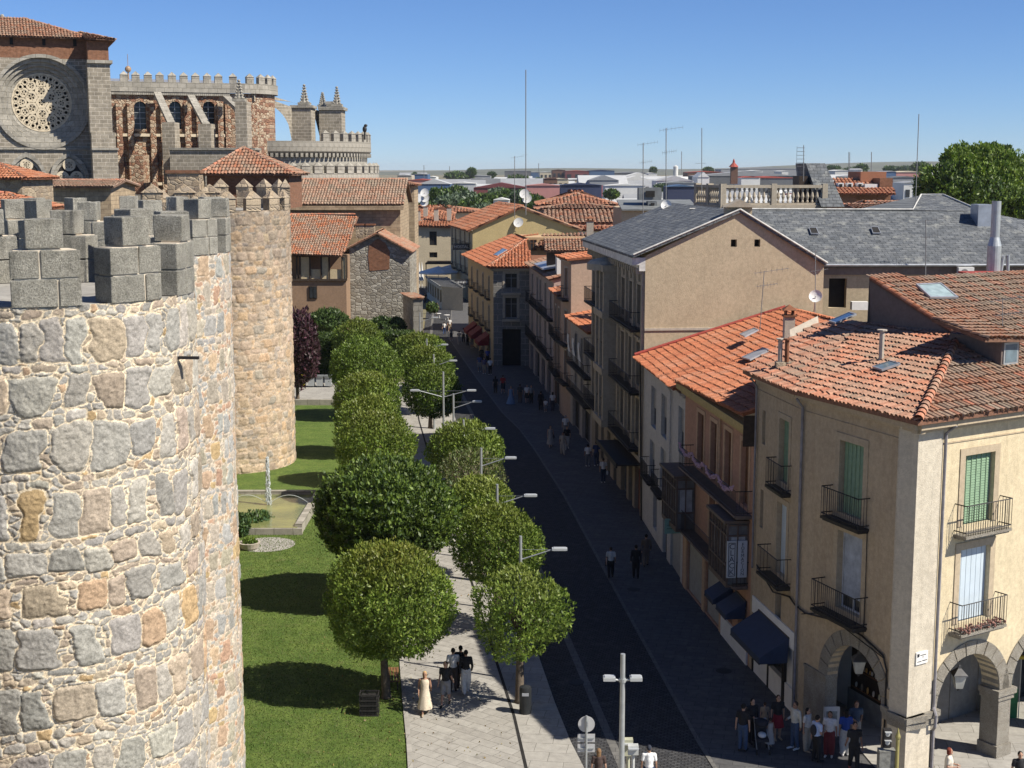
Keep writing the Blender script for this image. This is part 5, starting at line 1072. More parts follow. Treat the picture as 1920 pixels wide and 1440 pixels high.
mb = MB(); mb.q(fB.p(0, 9, 0), fB.p(0, 10.7, 0), Vector((17.6, 59, 13.3)), Vector((17.6, 59, 9))); mb.q(fC.p(0, 9), fB.p(fB.L, 10.6), fB.p(fB.L, 10.6, -2), fC.p(0, 9, -2)); mb.build("side_wall", M_SAL, B)
mb = MB(); fB.box(mb, -.05, .02, 9.6, 10.9, -3, .5); mb.build("verge_board", M_WOODD, B)
for pp, (hh, ww) in {(1478, 650): (1.5, .5)}.items(): q = hit(*pp, Bn, Bf, RN); chimney(B, q, .5, .5, hh, M_TRIM)
skylight(B, [hit(x, y, Bn, Bf, RN) for x, y in ((1392, 676), (1432, 658), (1446, 662), (1408, 681))], M_ZINC); skylight(B, [hit(x, y, Bn, Bf, RN) for x, y in ((1388, 632), (1416, 620), (1424, 624), (1398, 637))], M_ZINC)
pl_, pr_ = hit(1482, 634, K1, V_, L1_), hit(1535, 608, K1, V_, L1_); mb = MB(); mb.q(pl_, pr_, pr_ + Vector((0, .2, .35)), pl_ + Vector((0, .2, .35))); mb.q(pl_ + Vector((0, .2, .35)), pr_ + Vector((0, .2, .35)), pr_ + Vector((.2, .5, -.6)), pl_ + Vector((.2, .5, -.6))); mb.build("roof_parapet", M_TRIM, A)
# ================================================================ D: ornate dark house with slate roof
D = empty("ornate_house", (12, 92, 0), "tall ornate dark fronted house with iron balconies, slate roof and big tan gable wall", "building")
fD = Fac((7.9, 84.2), (6.0, 105.2)); fG = Fac((18.7, 85.2), (7.9, 84.2)); ZD = 15.3
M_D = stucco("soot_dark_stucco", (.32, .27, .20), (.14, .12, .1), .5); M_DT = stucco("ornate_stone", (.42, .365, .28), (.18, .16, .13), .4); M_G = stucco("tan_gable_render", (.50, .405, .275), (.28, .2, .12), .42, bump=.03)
ws = [.9, 3.7, 6.5]; opD = []; kinds = []
for z0, z1 in ((11.7, 14.1), (7.9, 10.6), (4.5, 7.1)):
    for s in (1.2, 4.0, 6.9, 14.9, 18.0): opD.append((s, s + 1.3, z0, z1))
opD += [(.8, 2.6, 0, 2.9), (3.4, 4.8, 0, 3.1), (5.6, 7.8, .0, 2.8), (9.5, 10.8, 0, 3.0), (12.2, 13.6, 0, 3.0), (15.2, 16.4, .4, 3.0), (17.8, 19.4, .4, 3.0)]
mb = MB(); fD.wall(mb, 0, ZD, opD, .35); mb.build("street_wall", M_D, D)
for o in opD[:15]: window(D, fD, *o, 'glass', .35, M_DT, M_DT, .2)
for o in opD[15:]:
    if o[0] < 1: mb = MB(); fD.box(mb, o[0], o[1], o[2], o[3], -.33, -.25); mb.build("door", plain("red_brown_door", (.16, .045, .03), .6), D)
    else: window(D, fD, *o, 'glass', .35)
mb = MB()
for s in (.35, 3.3, 6.0, 9.0, 16.9, 20.4): fD.box(mb, s - .22, s + .22, 3.6, ZD, 0.001, .16)
for s in (2.1, 4.9, 7.7, 18.9):
    fD.box(mb, s - .35, s + .35, 14.3, 15.0, .001, .1)
    for zz in (10.8, 7.3): fD.box(mb, s - .8, s + .8, zz, zz + .12, .001, .14)
fD.box(mb, 0, fD.L, 3.5, 3.75, .001, .2); mb.build("pilaster", M_DT, D)
for z in (11.45, 7.6, 4.1): balcony(D, fD, .9, 8.9, z, .75, 1.05, .16); balcony(D, fD, 14.2, 20.6, z, .75, 1.05, .16)
# central bay, five storeys of arched glazing with a domed cap
bay = MB(); s0, s1 = 9.8, 13.6
for s in (s0, (s0 + s1) / 2 - .25, s1 - .5): fD.box(bay, s, s + .45, 4.0, 14.6, 0, .95)
for z in (3.9, 7.4, 11.2, 14.3): fD.box(bay, s0 - .1, s1 + .1, z, z + .45, 0, 1.05)
by = bay.build("bay_window", M_DT, D); g = MB(); fD.box(g, s0 + .1, s1 - .1, 4.3, 14.4, 0, .78); g.build("pane", M_GLASS, by); g = MB()
for z in (5.6, 9.4, 13.0): fD.box(g, s0 + .3, s1 - .3, z, z + .08, .78, .84)
for s in (10.9, 12.6): fD.box(g, s, s + .07, 4.3, 14.3, .78, .84)
g.build("glazing_bars", M_WOODD, by); c = fD.p((s0 + s1) / 2, 14.75, .5); g = MB(); g.lathe(c, [(1.3, -.4), (1.3, 0), (1.1, .2), (.6, .35), (.1, .4)], 16); g.build("bay_cap", M_DT, by)
# glass canopy over the shop
cn = MB(); fD.box(cn, .6, 8.6, 3.15, 3.25, 0, 1.5); fD.box(cn, .5, 8.7, 3.05, 3.35, 1.45, 1.55); cn.build("glass_canopy", M_IRON, D)
cr = cornice(D, fD, ZD + .55, .8, .8, plain("cornice_lead_white", (.62, .60, .56), .6)); mb = MB()
for k in range(28): fD.box(mb, .2 + k * .75, .42 + k * .75, ZD - .45, ZD - .1, 0, .5)
mb.build("corbel_row", M_DT, D)
# gable wall to the camera
apG = Vector((13.5, 84.7, 18.55)); gL, gR = Vector((7.9, 84.2, 15.95)), Vector((18.7, 85.2, 15.4)); mb = MB(); ss = lambda p: (fG.P0 - Vector((p.x, p.y, 0))).length
hol = []
for x, y in ((1376, 456), (1420, 456)): d = ray(x, y); t = fG.P0.dot(fG.n) / (d.x * fG.n.x + d.y * fG.n.y); p = Vector((0, 0, CH)) + d * t; hol.append((ss(p) - .18, ss(p) + .18, p.z - .22, p.z + .22))
fG.wall(mb, 0, 15.4, [], .3); zc0, zc1 = hol[0][2], hol[0][3]
def gtop(s): p = fG.p(s, 0); return (18.55 + (15.4 - 18.55) * (ss(fG.p(0, 0)) - s + (ss(apG) - 0)) / 1 if False else (15.4 + (18.55 - 15.4) * s / ss(apG) if s < ss(apG) else 18.55 + (15.95 - 18.55) * (s - ss(apG)) / (fG.L - ss(apG))))
Ss = sorted({0, fG.L, ss(apG)} | {v for h in hol for v in h[:2]})
for i in range(len(Ss) - 1):
    a_, b_ = Ss[i], Ss[i + 1]; m = (a_ + b_) / 2; inh = [h for h in hol if h[0] < m < h[1]]
    if inh:
        mb.q(fG.p(a_, 15.4), fG.p(a_, zc0), fG.p(b_, zc0), fG.p(b_, 15.4)); mb.q(fG.p(a_, zc1), fG.p(a_, gtop(a_)), fG.p(b_, gtop(b_)), fG.p(b_, zc1))
        for A_, B_ in (((a_, zc0), (a_, zc1)), ((b_, zc1), (b_, zc0)), ((a_, zc1), (b_, zc1)), ((b_, zc0), (a_, zc0))): mb.q(fG.p(*A_), fG.p(*B_), fG.p(*B_, -.4), fG.p(*A_, -.4))
    else: mb.q(fG.p(a_, 15.4), fG.p(a_, gtop(a_)), fG.p(b_, gtop(b_)), fG.p(b_, 15.4))
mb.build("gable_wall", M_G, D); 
for h in hol: mb = MB(); fG.box(mb, h[0], h[1], h[2], h[3], -.42, -.38); mb.build("window", M_DARK, D)
mb = MB(); zz = AT(1300, 617, 84.5).z; fG.box(mb, 2.0, fG.L, zz - .06, zz + .08, 0, .07); mb.build("render_band", M_TRIM, D)
# chimney shoulder at the apex
mb = MB(); mb.box((13.5, 85.5, 18.35), (1.5, 1.3, 1.0)); ch = mb.build("chimney", M_G, D); mb = MB(); mb.q((12.6, 84.55, 18.8), (13.5, 84.55, 19.25), (13.5, 85.9, 19.25), (12.6, 85.9, 18.8)); mb.q((13.5, 84.55, 19.25), (14.4, 84.55, 18.8), (14.4, 85.9, 18.8), (13.5, 85.9, 19.25)); mb.q((12.6, 84.55, 18.8), (14.4, 84.55, 18.8), (13.5, 84.55, 19.25)); mb.build("chimney_cap", M_DT, ch)
eL0, eL1 = fD.p(-.35, 16.0, .85), fD.p(fD.L + .2, 15.95, .85); apB = Vector((11.6, 105.6, 18.6))
def slab(name, pts, mat, parent, th=.15):
    P = [Vector(p) for p in pts]; n = (P[1] - P[0]).cross(P[2] - P[0])
    if n.z < 0: P.reverse()
    mb = MB(); mb.q(*P); lo = [p - Vector((0, 0, th)) for p in P]; mb.q(*lo[::-1])
    for i in range(len(P)): j = (i + 1) % len(P); mb.q(lo[i], lo[j], P[j], P[i])
    return mb.build(name, mat, parent)
apF = apG + Vector((0, -.15, .08))
slab("slate_roof", [eL0 + Vector((0, -.1, 0)), apF, apB, eL1], M_SLATE, D)
slab("slate_roof", [apF, gR + Vector((.1, -.25, .05)), Vector((17.2, 106, 15.3)), apB], M_SLATE, D)
mb = MB(); mb.tube([eL0 + Vector((.05, -.12, .06)), apF + Vector((0, 0, .06))], .06, 5); mb.tube([apF + Vector((0, 0, .06)), gR + Vector((.15, -.3, .1))], .06, 5); mb.build("roof_verge", plain("white_mortar", (.55, .54, .5), .9), D)
M_WM = MATS["white_mortar"]
mb = MB(); fbk = [(6.0, 105.2), (17.2, 106)]; mb.q((*fbk[0], 0), (*fbk[1], 0), (*fbk[1], 15.3), (*apB.to_2d(), 18.5), (*fbk[0], 15.9)); mb.build("back_wall", M_G, D)
# ================================================================ long slate wing
Wg = empty("slate_wing", (28, 92, 0), "long building with patched grey slate roof and a dark empty window, behind the gable house", "building")
YW = 88.0; e0 = AT(1546, 497, YW - .4); e1 = AT(2050, 494, YW - .4); r0, r1 = AT(1262, 393, 95), AT(1712, 394, 95); fW = Fac((e1.x, YW), (e0.x - .3, YW)); zW = e0.z
wp = []
for x, y in ((1588, 522), (1553, 577)): p = AT(x, y, YW); wp.append((e1.x - p.x, p.z))
opW = [(wp[0][0], wp[1][0], wp[1][1], wp[0][1])]; mb = MB(); fW.wall(mb, 0, zW, opW, .5); mb.build("wall", M_G, Wg); mb = MB(); fW.box(mb, opW[0][0], opW[0][1], opW[0][2], opW[0][3], -.55, -.5); mb.build("window", M_DARK, Wg)
mb = MB(); fW.box(mb, 0, fW.L, zW - .62, zW - .12, 0, .12); mb.build("frieze", stucco("mauve_frieze", (.22, .18, .16), amt=.3), Wg); mb = MB(); mb.tube([fW.p(0, zW, .5), fW.p(fW.L, zW, .5)], .08, 6); mb.build("gutter", M_ZINC, Wg)
hipT = AT(1727, 366, 100); hipR = AT(1768, 366, 100); hr = AT(1838, 396, 95)
slab("slate_roof", [e0, e1, AT(1960, 420, 96), hr, r1, Vector((11.8, 95, r0.z))], M_SLATE, Wg)
slab("slate_roof", [r1, hr, hipR, hipT], M_SLATE, Wg)
slab("slate_roof", [AT(1600, 394, 95.5), r1, hipT, AT(1640, 393, 101)], M_SLATE, Wg)
slab("slate_roof", [hr, AT(1960, 470, 104), AT(1960, 440, 108), hipR], M_SLATE, Wg)
mb = MB(); mb.tube([Vector((11.8, 95, r0.z)) + Vector((0, 0, .06)), r1 + Vector((0, 0, .06)), hipT + Vector((0, 0, .06)), hipR + Vector((0, 0, .06)), hr + Vector((0, 0, .06))], .055, 5); mb.build("roof_ridge", M_WM, Wg)
mb = MB(); p = AT(1846, 395, 93); mb.box((p.x, 93.5, p.z - .4), (1.0, 1.6, 1.6)); mb.build("dormer", M_ZINC, Wg)
for x, y in ((1525, 437), (1641, 436)): P4 = [hit(x + dx, y + dy, e0, e1, r1) for dx, dy in ((-9, -6), (5, -6), (10, 6), (-5, 6))]; skylight(Wg, P4, M_DARK); 
mb = MB(); rr = random.Random(2)
g0 = Vector((e1.x - 2.2, YW + 14, 0)); gp = [AT(1870, 410, 97), AT(1935, 470, 92)]
ac = empty("air_conditioner", AT(1810, 518, 87.5), "white air conditioning unit on the slate wing's wall", "air conditioner"); p = AT(1810, 511, 87.3); mb = MB(); mb.box(p, (.95, .4, .65)); b_ = mb.build("casing", M_WHITE, ac); mb = MB(); mb.lathe((0, 0, 0), [(.24, 0), (.22, .02), (.05, .02), (.01, .02)], 14); mb.v = [(p.x - .1 + a, p.y - .21 - c, p.z + b) for a, b, c in mb.v]; mb.build("fan", M_FRAME, b_)
ac = empty("air_conditioner", AT(1612, 575, 82), "small air conditioner half hidden by the orange roof below the slate wing", "air conditioner"); p = AT(1611, 573, 86.8); mb = MB(); mb.box(p, (1.0, .5, .5)); mb.build("casing", M_WHITE, ac)
duct = empty("exhaust_duct", AT(1862, 512, 78), "tall shiny metal exhaust duct standing before the slate roof", "duct"); p = AT(1862, 512, 76); q = AT(1866, 377, 76); mb = MB(); h = q.z - p.z; mb.lathe((p.x, 76, p.z - 1), [(.36, 0), (.36, 1 + h * .38), (.24, 1 + h * .5), (.24, 1 + h), (.2, 1 + h)], 18); mb.build("pipe", M_POLE, duct); mb = MB(); mb.tube([(p.x + .35, 76, p.z - .5), (p.x + .5, 76, p.z + .9), (p.x + .75, 76, p.z + .95), (p.x + .8, 76, p.z - .5)], .1, 8); mb.build("side_pipe", M_POLE, duct)
# pale chimney block with red coping by the duct
bl = empty("parapet_block", AT(1850, 518, 74), "low pale parapet with red coping around the duct", "parapet"); p = AT(1848, 514, 75); mb = MB(); mb.box((p.x, 75, p.z - 1.6), (2.2, 1.4, 3.2)); mb.build("wall", M_TRIM, bl); mb = MB(); mb.box((p.x, 75, p.z + .05), (2.4, 1.6, .12)); mb.build("coping", M_FLASH, bl)
# ================================================================ balustraded house & slate mansard
BL = empty("balustrade_house", (18, 112, 0), "house topped with a stone balustrade of turned balusters behind the slate ridge", "building")
YB = 107.0; p0, p1 = AT(1355, 347, YB), AT(1545, 347, YB + 1.0); q0 = AT(1355, 392, YB); zt = p0.z; zb = q0.z + .35; pk = AT(1308, 350, YB + 4.5)
fA_ = Fac((p1.x, YB + .8), (p0.x, YB)); fB_ = Fac((p0.x, YB), (pk.x, YB + 4.5))
mb = MB(); mb.prism([(p0.x, YB), (p1.x, YB + .8), (p1.x + .8, YB + 9), (pk.x + .5, YB + 9), (pk.x, YB + 4.5)], 0, zb - .2); mb.build("wall", M_DT, BL)
mb = MB()
for f_ in (fA_, fB_):
    f_.box(mb, 0, f_.L, zb - .5, zb - .05, -.1, .3); f_.box(mb, 0, f_.L, zb - .05, zb + .1, -.15, .15); f_.box(mb, 0, f_.L, zt - .22, zt, -.2, .2)
    n = int(f_.L / .36)
    for k in range(n): c = f_.p((k + .5) * f_.L / n, zb + .1); hh = zt - .22 - zb - .1; mb.lathe(c, [(.07, 0), (.11, hh * .08), (.06, hh * .2), (.14, hh * .42), (.06, hh * .75), (.11, hh * .92), (.07, hh)], 8)
    for s in (0, f_.L / 2, f_.L): f_.box(mb, s - .2, s + .2, zb - .4, zt + .1, -.22, .22)
for k in range(12): fA_.box(mb, .4 + k * .6, .65 + k * .6, zb - .75, zb - .5, 0, .25)
mb.build("balustrade", M_DT, BL)
ms = empty("slate_mansard", (23, 112, 0), "steep slate clad stair tower leaning back beside the balustrade", "roof tower")
a0, a1, a2, a3 = AT(1511, 306, 110), AT(1547, 306, 110), AT(1584, 388, 107), AT(1540, 388, 107); back = Vector((0, 4, 0))
mb = MB(); mb.q(a3, a2, a1, a0); mb.q(a2, a2 + back, a1 + back, a1); mb.q(a0, a1, a1 + back, a0 + back); a4 = Vector((a0.x, 108.5, a3.z)); mb.q(a0, a0 + back, Vector((a0.x, 112, a3.z)), a3 + back * .2, a3); mb.build("slate_roof", M_SLATE, ms)
mb = MB(); p, q = AT(1500, 330, 109), AT(1514, 385, 109); mb.box(((p.x + q.x) / 2, 110.5, (p.z + q.z) / 2), (q.x - p.x, 2.5, p.z - q.z)); mb.build("chimney", M_WOODD, ms)
# ================================================================ E..I street houses further down
def street_house(name, label, P0, P1, z, wallm, trim, ops, depth=9, bal=(), eave=.3, roof=None, pal=TP_RED, rise=2.2, seed=0, front=None, kind='glass', fm=None, rmat=None):
    f = Fac(P0, P1); root = empty(name, f.p(f.L / 2, 0, -depth / 2), label, "building"); mb = MB(); f.wall(mb, 0, z, ops, .25)
    a, b = f.p(0, 0, -depth), f.p(f.L, 0, -depth); P = [Vector((P0[0], P0[1], 0)), a, b, Vector((P1[0], P1[1], 0))]
    for i in range(3): p, q = P[i], P[i + 1]; mb.q((p.x, p.y, 0), (p.x, p.y, z), (q.x, q.y, z), (q.x, q.y, 0))
    mb.q((P[0].x, P[0].y, z - .05), (P[3].x, P[3].y, z - .05), (P[2].x, P[2].y, z - .05), (P[1].x, P[1].y, z - .05)); mb.build("wall", wallm, root)
    for o in ops: window(root, f, *o, kind if o[3] > 3.3 else 'dark', .25, fm, trim, .15)
    for s0, s1, zz in bal: balcony(root, f, s0, s1, zz, .6, 1.0, .18)
    cornice(root, f, z + .05, .3, .3, trim)
    if roof == 'lean':
        E0, E1 = f.p(-.2, z + .08, eave + .1), f.p(f.L + .2, z + .08, eave + .1); F0, F1 = f.p(-.2, z + .08 + rise, -depth), f.p(f.L + .2, z + .08 + rise, -depth)
        tile_roof(root, [E0, E1, F1, F0], (E0, E1), pal, .3, .5, seed)
        mb = MB(); mb.q(f.p(0, z, 0), f.p(0, z, -depth), f.p(0, z + rise, -depth)); mb.build("gable", wallm, root)
    return root, f
rE, fE = street_house("low_house", "low pale house with white laundry hanging on its black balcony", (6.05, 105.4), (4.9, 117.4), 8.9, stucco("pale_plaster", (.42, .38, .33)), M_TRIM, [(s, s + 1.1, z0, z1) for s in (1.6, 4.9, 8.3) for z0, z1 in ((5.6, 7.9), (2.9 + .5, 5.0))] + [(1, 5, 0, 2.6), (6.5, 10.5, 0, 2.6)], 8, [(.6, 10.6, 5.4), (.6, 10.6, 3.2)], .35, 'lean', TP_NEW, 1.5, 121)
for k, lb_ in enumerate(("leftmost", "middle", "rightmost")):
    s = (9.2, 6.3, 3.2)[k]; mb = MB(); n = 8
    for i in range(n):
        for j in range(5):
            P = lambda a, b: fE.p(s + (a / n - .5) * .9, 7.8 - b * .36, .62 + .06 * math.sin(a * 1.6 + b) - .1 * b / 5)
            mb.q(P(i, j), P(i + 1, j), P(i + 1, j + 1), P(i, j + 1))
    tag(mb.build("laundry_sheet", M_WHITE), lb_ + " white sheet of laundry hung over the low house's balcony", "laundry")
rF, fF2 = street_house("tall_pink_house", "tall narrow house with sunlit pink side wall and shallow tile roof", (4.9, 117.5), (4.2, 122.2), 13.6, stucco("pink_plaster", (.46, .33, .25), (.3, .22, .17), .3), M_TRIM, [(1.6, 2.8, 10.4, 12.8), (1.6, 2.8, 6.6, 9.2), (1.6, 2.8, 3.3, 5.8)], 7, [(1.1, 3.6, 10.2), (.6, 4.4, 6.4), (.6, 4.4, 3.1)], .3, 'lean', TP_NEW, .7, 125)
rF2, _ = street_house("brown_house", "small brown house with round headed windows between the pink houses", (4.25, 122.3), (3.8, 128.6), 10.2, stucco("brown_plaster", (.24, .16, .12)), M_TRIM, [(s, s + .9, z0, z1) for s in (1.3, 3.9) for z0, z1 in ((6.6, 9.0), (3.4, 5.8))] + [(1, 5, 0, 2.6)], 8, [(.8, 5.4, 6.4), (.8, 5.4, 3.2)], .3, 'lean', TP_NEW, 1.2, 128)
rG, fG2 = street_house("pink_house", "pale pink house with many balconies and a patched tile roof beside the stone house", (3.8, 128.7), (1.85, 151.2), 11.1, stucco("dusty_pink_plaster", (.42, .33, .29), (.28, .22, .2), .3), M_TRIM, [(s, s + 1.3, z0, z1) for s in (1.6, 6.2, 10.8, 13.6, 18.6) for z0, z1 in ((7.6, 10.3), (4.0, 6.7))] + [(2, 5, 0, 2.8), (7, 10, 0, 2.8), (12, 16, 0, 2.8), (18, 21, 0, 2.8)], 9, [(.6, 9, 7.4), (9.6, 16, 7.4), (17.6, 21, 7.4), (.6, 9, 3.8), (10, 21.4, 3.8)], .35, 'lean', TP_OLD, 2.4, 131)
# white shed and dormer on its roof
mb = MB(); p = AT(1045, 560, 133); q = AT(1040, 527, 133); mb.box((4.9, 132, 12.2), (1.6, 4.5, 1.6)); mb.build("roof_terrace", M_WHITE, rG); mb = MB(); mb.box((4.2, 137.5, 12.6), (1.7, 1.6, 1.6)); dd = mb.build("dormer", M_WOODD, rG); tile_roof(rG, [(3.1, 136.2, 13.3), (8.2, 136.2, 13.3), (8.2, 139.5, 14.3), (3.1, 139.5, 14.3)], ((3.1, 136, 13), (8, 136, 13)), TP_OLD, .3, .5, 133)
slab("zinc_roof", [(2.9, 134.2, 11.75), (5.0, 134.2, 12.1), (4.4, 144, 12.1), (2.2, 144, 11.6)], M_ZINC, rG)
# H: stone fronted house with great door
M_STONEH = brick("granite_quoin_facade", (.17, .165, .15), (.22, .21, .19), (.30, .28, .25), 1.0, .62, .05, .9, .03, .3); M_YEL = stucco("yellow_plaster", (.52, .40, .24), (.33, .25, .15), .2)
Hh = empty("stone_front_house", (-1.5, 162, 0), "house with dark stone front, great black door and fresh orange hipped roof", "building")
p0, p1 = (-2.0, 152.2), (-5.4, 175.2); fH = Fac(p0, p1); fHf = Fac((1.85, 152.0), p0); zH = 10.5
mb = MB(); oH = [(.9, 2.9, 0, 4.0), (1.3, 2.6, 5.2, 7.4), (1.3, 2.6, 8.4, 10.0)]; fHf.wall(mb, 0, zH, oH, .35); mb.build("stone_front", M_STONEH, Hh)
mb = MB(); fHf.box(mb, .9, 2.9, 0, 4.0, -.35, -.3); mb.build("door", M_DARK, Hh)
for o in oH[1:]: window(Hh, fHf, *o, 'glass', .35, None, M_DT, .25)
mb = MB(); fHf.box(mb, 1.0, 2.9, 4.85, 5.1, 0, .4); fHf.box(mb, .9, 3.0, 7.7, 7.95, 0, .3); mb.build("stone_sill", M_DT, Hh)
oY = [(s, s + 1.0, z0, z1) for s in (3.0, 8.2, 13.4, 18.8) for z0, z1 in ((7.2, 9.4), (3.8, 6.2))] + [(s, s + 2.2, 0, 2.7) for s in (2.4, 7.6, 12.8, 18)]
mb = MB(); fH.wall(mb, 0, zH, oY, .25); mb.q((*p1, 0), (*p1, zH), (2.5, 175, zH), (2.5, 175, 0)); mb.build("street_wall", M_YEL, Hh)
for o in oY: window(Hh, fH, *o, 'glass', .25, None, M_TRIM, .12)
for s in (2.6, 7.8, 13.0, 18.4): balcony(Hh, fH, s, s + 1.8, 7.0, .45, .9, .2); balcony(Hh, fH, s, s + 1.8, 3.6, .45, .9, .2)
cornice(Hh, fH, zH + .1, .35, .4, M_DT); cornice(Hh, fHf, zH + .1, .35, .4, M_DT)
h0, h1, h2 = Vector((2.3, 151.6, 10.7)), Vector((-2.6, 151.6, 10.7)), Vector((-6.1, 175.4, 10.7)); hA = AT(945, 448, 172); hA = Vector((1.6, 163, 13.1)); hB = Vector((.2, 175.4, 13.1))
tile_roof(Hh, [h1, h0, hA], (h1, h0), TP_NEW, .36, .6, 141, lichen=.1); tile_roof(Hh, [h1, hA, hB, h2], (h1, h2), TP_NEW, .36, .6, 142, lichen=.1); ridge_tiles(Hh, h1, hA, .18, .5); ridge_tiles(Hh, hA, hB, .18, .5)
slab("wall", [(2.3, 151.9, 10.6), (6, 152.5, 10.6), (6, 175, 10.6), (2.3, 175, 10.6)], M_TERRA, Hh); skylight(Hh, [hit(x, y, h1, hA, h2) for x, y in ((926, 480), (944, 468), (952, 471), (934, 482))])
M_REDAW = plain("dark_red_awning_cloth", (.20, .02, .02), .8, 0, .15, 4)
for k, (s, lab) in enumerate(((3.0, "nearest dark red awning under the yellow house, lowest in view"), (9.5, "middle dark red awning on the yellow house"), (14.0, "farthest dark red awning on the yellow house"))): awning(lab, fH, s, s + 3.2, 3.1, 2.2, 1.3, M_REDAW, .35, "dark red awnings on the yellow house")
# ochre dormer house behind H
oc = empty("ochre_house", (4, 190, 0), "low ochre house with wooden shutters and rippled tile roof behind the stone front", "building"); Y = 182
a, b = AT(960, 470, Y), AT(1098, 470, Y); zt = AT(960, 445, Y).z; mb = MB(); mb.box(((a.x + b.x) / 2, Y + 4, zt / 2), (b.x - a.x, 8, zt)); mb.build("wall", stucco("ochre_wall", (.52, .36, .2)), oc)
fo = Fac((b.x, Y), (a.x, Y))
for x in (985, 1000, 1020): p = AT(x, 458, Y); s = b.x - p.x; window(oc, fo, s - .45, s + .45, p.z - .8, p.z + .6, 'glass' if x == 1000 else 'wood', -.02, M_WOODB)
e0_, e1_ = AT(1003, 462, Y - 2), AT(1098, 462, Y - 2); r0_, r1_ = AT(1015, 442, Y + 4), AT(1100, 438, Y + 4); tile_roof(oc, [e0_, e1_, r1_, r0_], (e0_, e1_), TP_OLD, .5, .8, 145, lift=1.3)
e0_, e1_ = AT(925, 463, Y - .5), AT(975, 440, Y - .3); tile_roof(oc, [AT(920, 466, Y), AT(972, 438, Y), AT(1010, 442, Y + 7), AT(960, 452, Y + 7)], (AT(920, 466, Y), AT(972, 438, Y)), TP_NEW, .4, .6, 146)
# I: hostel with big sunlit gable
I = empty("hostel_building", (0, 232, 0), "cream hostel with huge sunlit yellow gable wall and wide tile roof", "building")
YI = 225.0; M_GAB = stucco("yellow_gable_render", (.56, .44, .22), (.35, .27, .15), .35)
gl0, ga0, gr0 = AT(886, 431, YI), AT(978, 391, YI), AT(1083, 430, YI); zI = gl0.z; iw1 = AT(845, 417, 249)
mb = MB(); mb.q((gl0.x, YI, 0), (gr0.x, YI, 0), gr0, ga0, gl0); mb.build("gable_wall", M_GAB, I)
fI = Fac((gl0.x, YI), (iw1.x, 249)); oI = [(s, s + 1.2, z0, z1) for s in (2.5, 7.5, 12.5, 18, 22) for z0, z1 in ((8.6, 11), (4.6, 7.4))]
mb = MB(); fI.wall(mb, 0, zI - .2, oI, .3); mb.build("street_wall", M_YEL, I)
for o in oI: window(I, fI, *o, 'glass', .3, None, M_TRIM, .25)
for s in (2, 7, 12, 17.5): balcony(I, fI, s, s + 2.2, 8.4, .6, 1.0, .25); balcony(I, fI, s, s + 2.2, 4.4, .6, 1.0, .25)
e_ = .5; dI = Vector((-4.2, 24, 0)); A0_ = gl0 + Vector((-.7, -.4, -.05)); A1_ = ga0 + Vector((0, -.4, .3)); A2_ = gr0 + Vector((.7, -.4, -.05))
tile_roof(I, [A0_, A1_, A1_ + dI, A0_ + dI], (A0_, A0_ + dI), TP_RED, .5, .8, 151, thick=.3); tile_roof(I, [A1_, A2_, A2_ + dI, A1_ + dI], (A2_, A2_ + dI), TP_OLD, .5, .8, 152, thick=.3)
M_SGN = plain("dark_sign_panel", (.03, .03, .035), .5); 
def flag_sign(label, f, s, z, txt, w=2.6, h=.95, d0=.3, size=.62):
    root = empty("hostel_sign", f.p(s, z, d0), label, "sign"); mb = MB(); f.box(mb, s - .06, s + .06, z, z + h, d0, d0 + w); mb.build("sign_board", M_SGN, root)
    g = Fac(f.p(s - .065, 0, d0).to_2d(), f.p(s - .065, 0, d0 + w).to_2d()); g = g if g.n.dot(-f.u) > 0 else Fac(f.p(s - .065, 0, d0 + w).to_2d(), f.p(s - .065, 0, d0).to_2d())
    ml = plain("sign_letters", (.45, .45, .43), .6)
    if txt: text(root, txt, g, w / 2, z + h / 2, .02, size, ml)
    else: sb = MB(); scribble(g, sb, .2, w - .2, z + h / 2, h * .45, .005, random.Random(5)); sb.build("lettering", ml, root)
    mb = MB(); mb.tube([f.p(s, z + h + .1, 0), f.p(s, z + h + .1, d0 + w)], .04, 5); mb.build("bracket", M_IRON, root)
flag_sign("dark projecting sign reading HOSTAL on the cream hostel", fI, 1.5, 8.4, "HOSTAL"); flag_sign("lower dark projecting sign with small grey letters above the terrace", fI, .8, 2.9, "", 2.4, .8)
# J: cream block closing the street
J = empty("cream_building", (-14, 262, 0), "cream building with hipped red roof and chimneys closing the end of the street", "building")
YJ = 258; j0, j1, j2 = AT(779, 426, YJ), AT(845, 424, YJ), AT(749, 419, 274); fJ = Fac((j1.x, YJ), (j0.x, YJ)); fJ2 = Fac((j0.x, YJ), (j2.x, 274)); zJ = j0.z; M_CR = stucco("cream_plaster", (.55, .47, .33), amt=.15)
pj = [AT(805, 434, YJ), AT(819, 460, YJ), AT(805, 473, YJ), AT(820, 483, YJ)]; sj = lambda p: j1.x - p.x
oJ = [(sj(pj[1]), sj(pj[0]), pj[1].z, pj[0].z), (sj(pj[3]), sj(pj[2]), max(.3, pj[3].z), pj[2].z)]; oJ2 = [(s, s + 1.2, z0, z1) for s in (3, 7, 12) for z0, z1 in ((6.6, 9.0), (3, 5.5))]
mb = MB(); fJ.wall(mb, 0, zJ, oJ, .3); fJ2.wall(mb, 0, zJ, oJ2, .3); mb.build("wall", M_CR, J)
for o in oJ: window(J, fJ, *o, 'glass', .3, M_WOODD)
for o in oJ2: window(J, fJ2, *o, 'glass', .3, None, M_TRIM, .2)
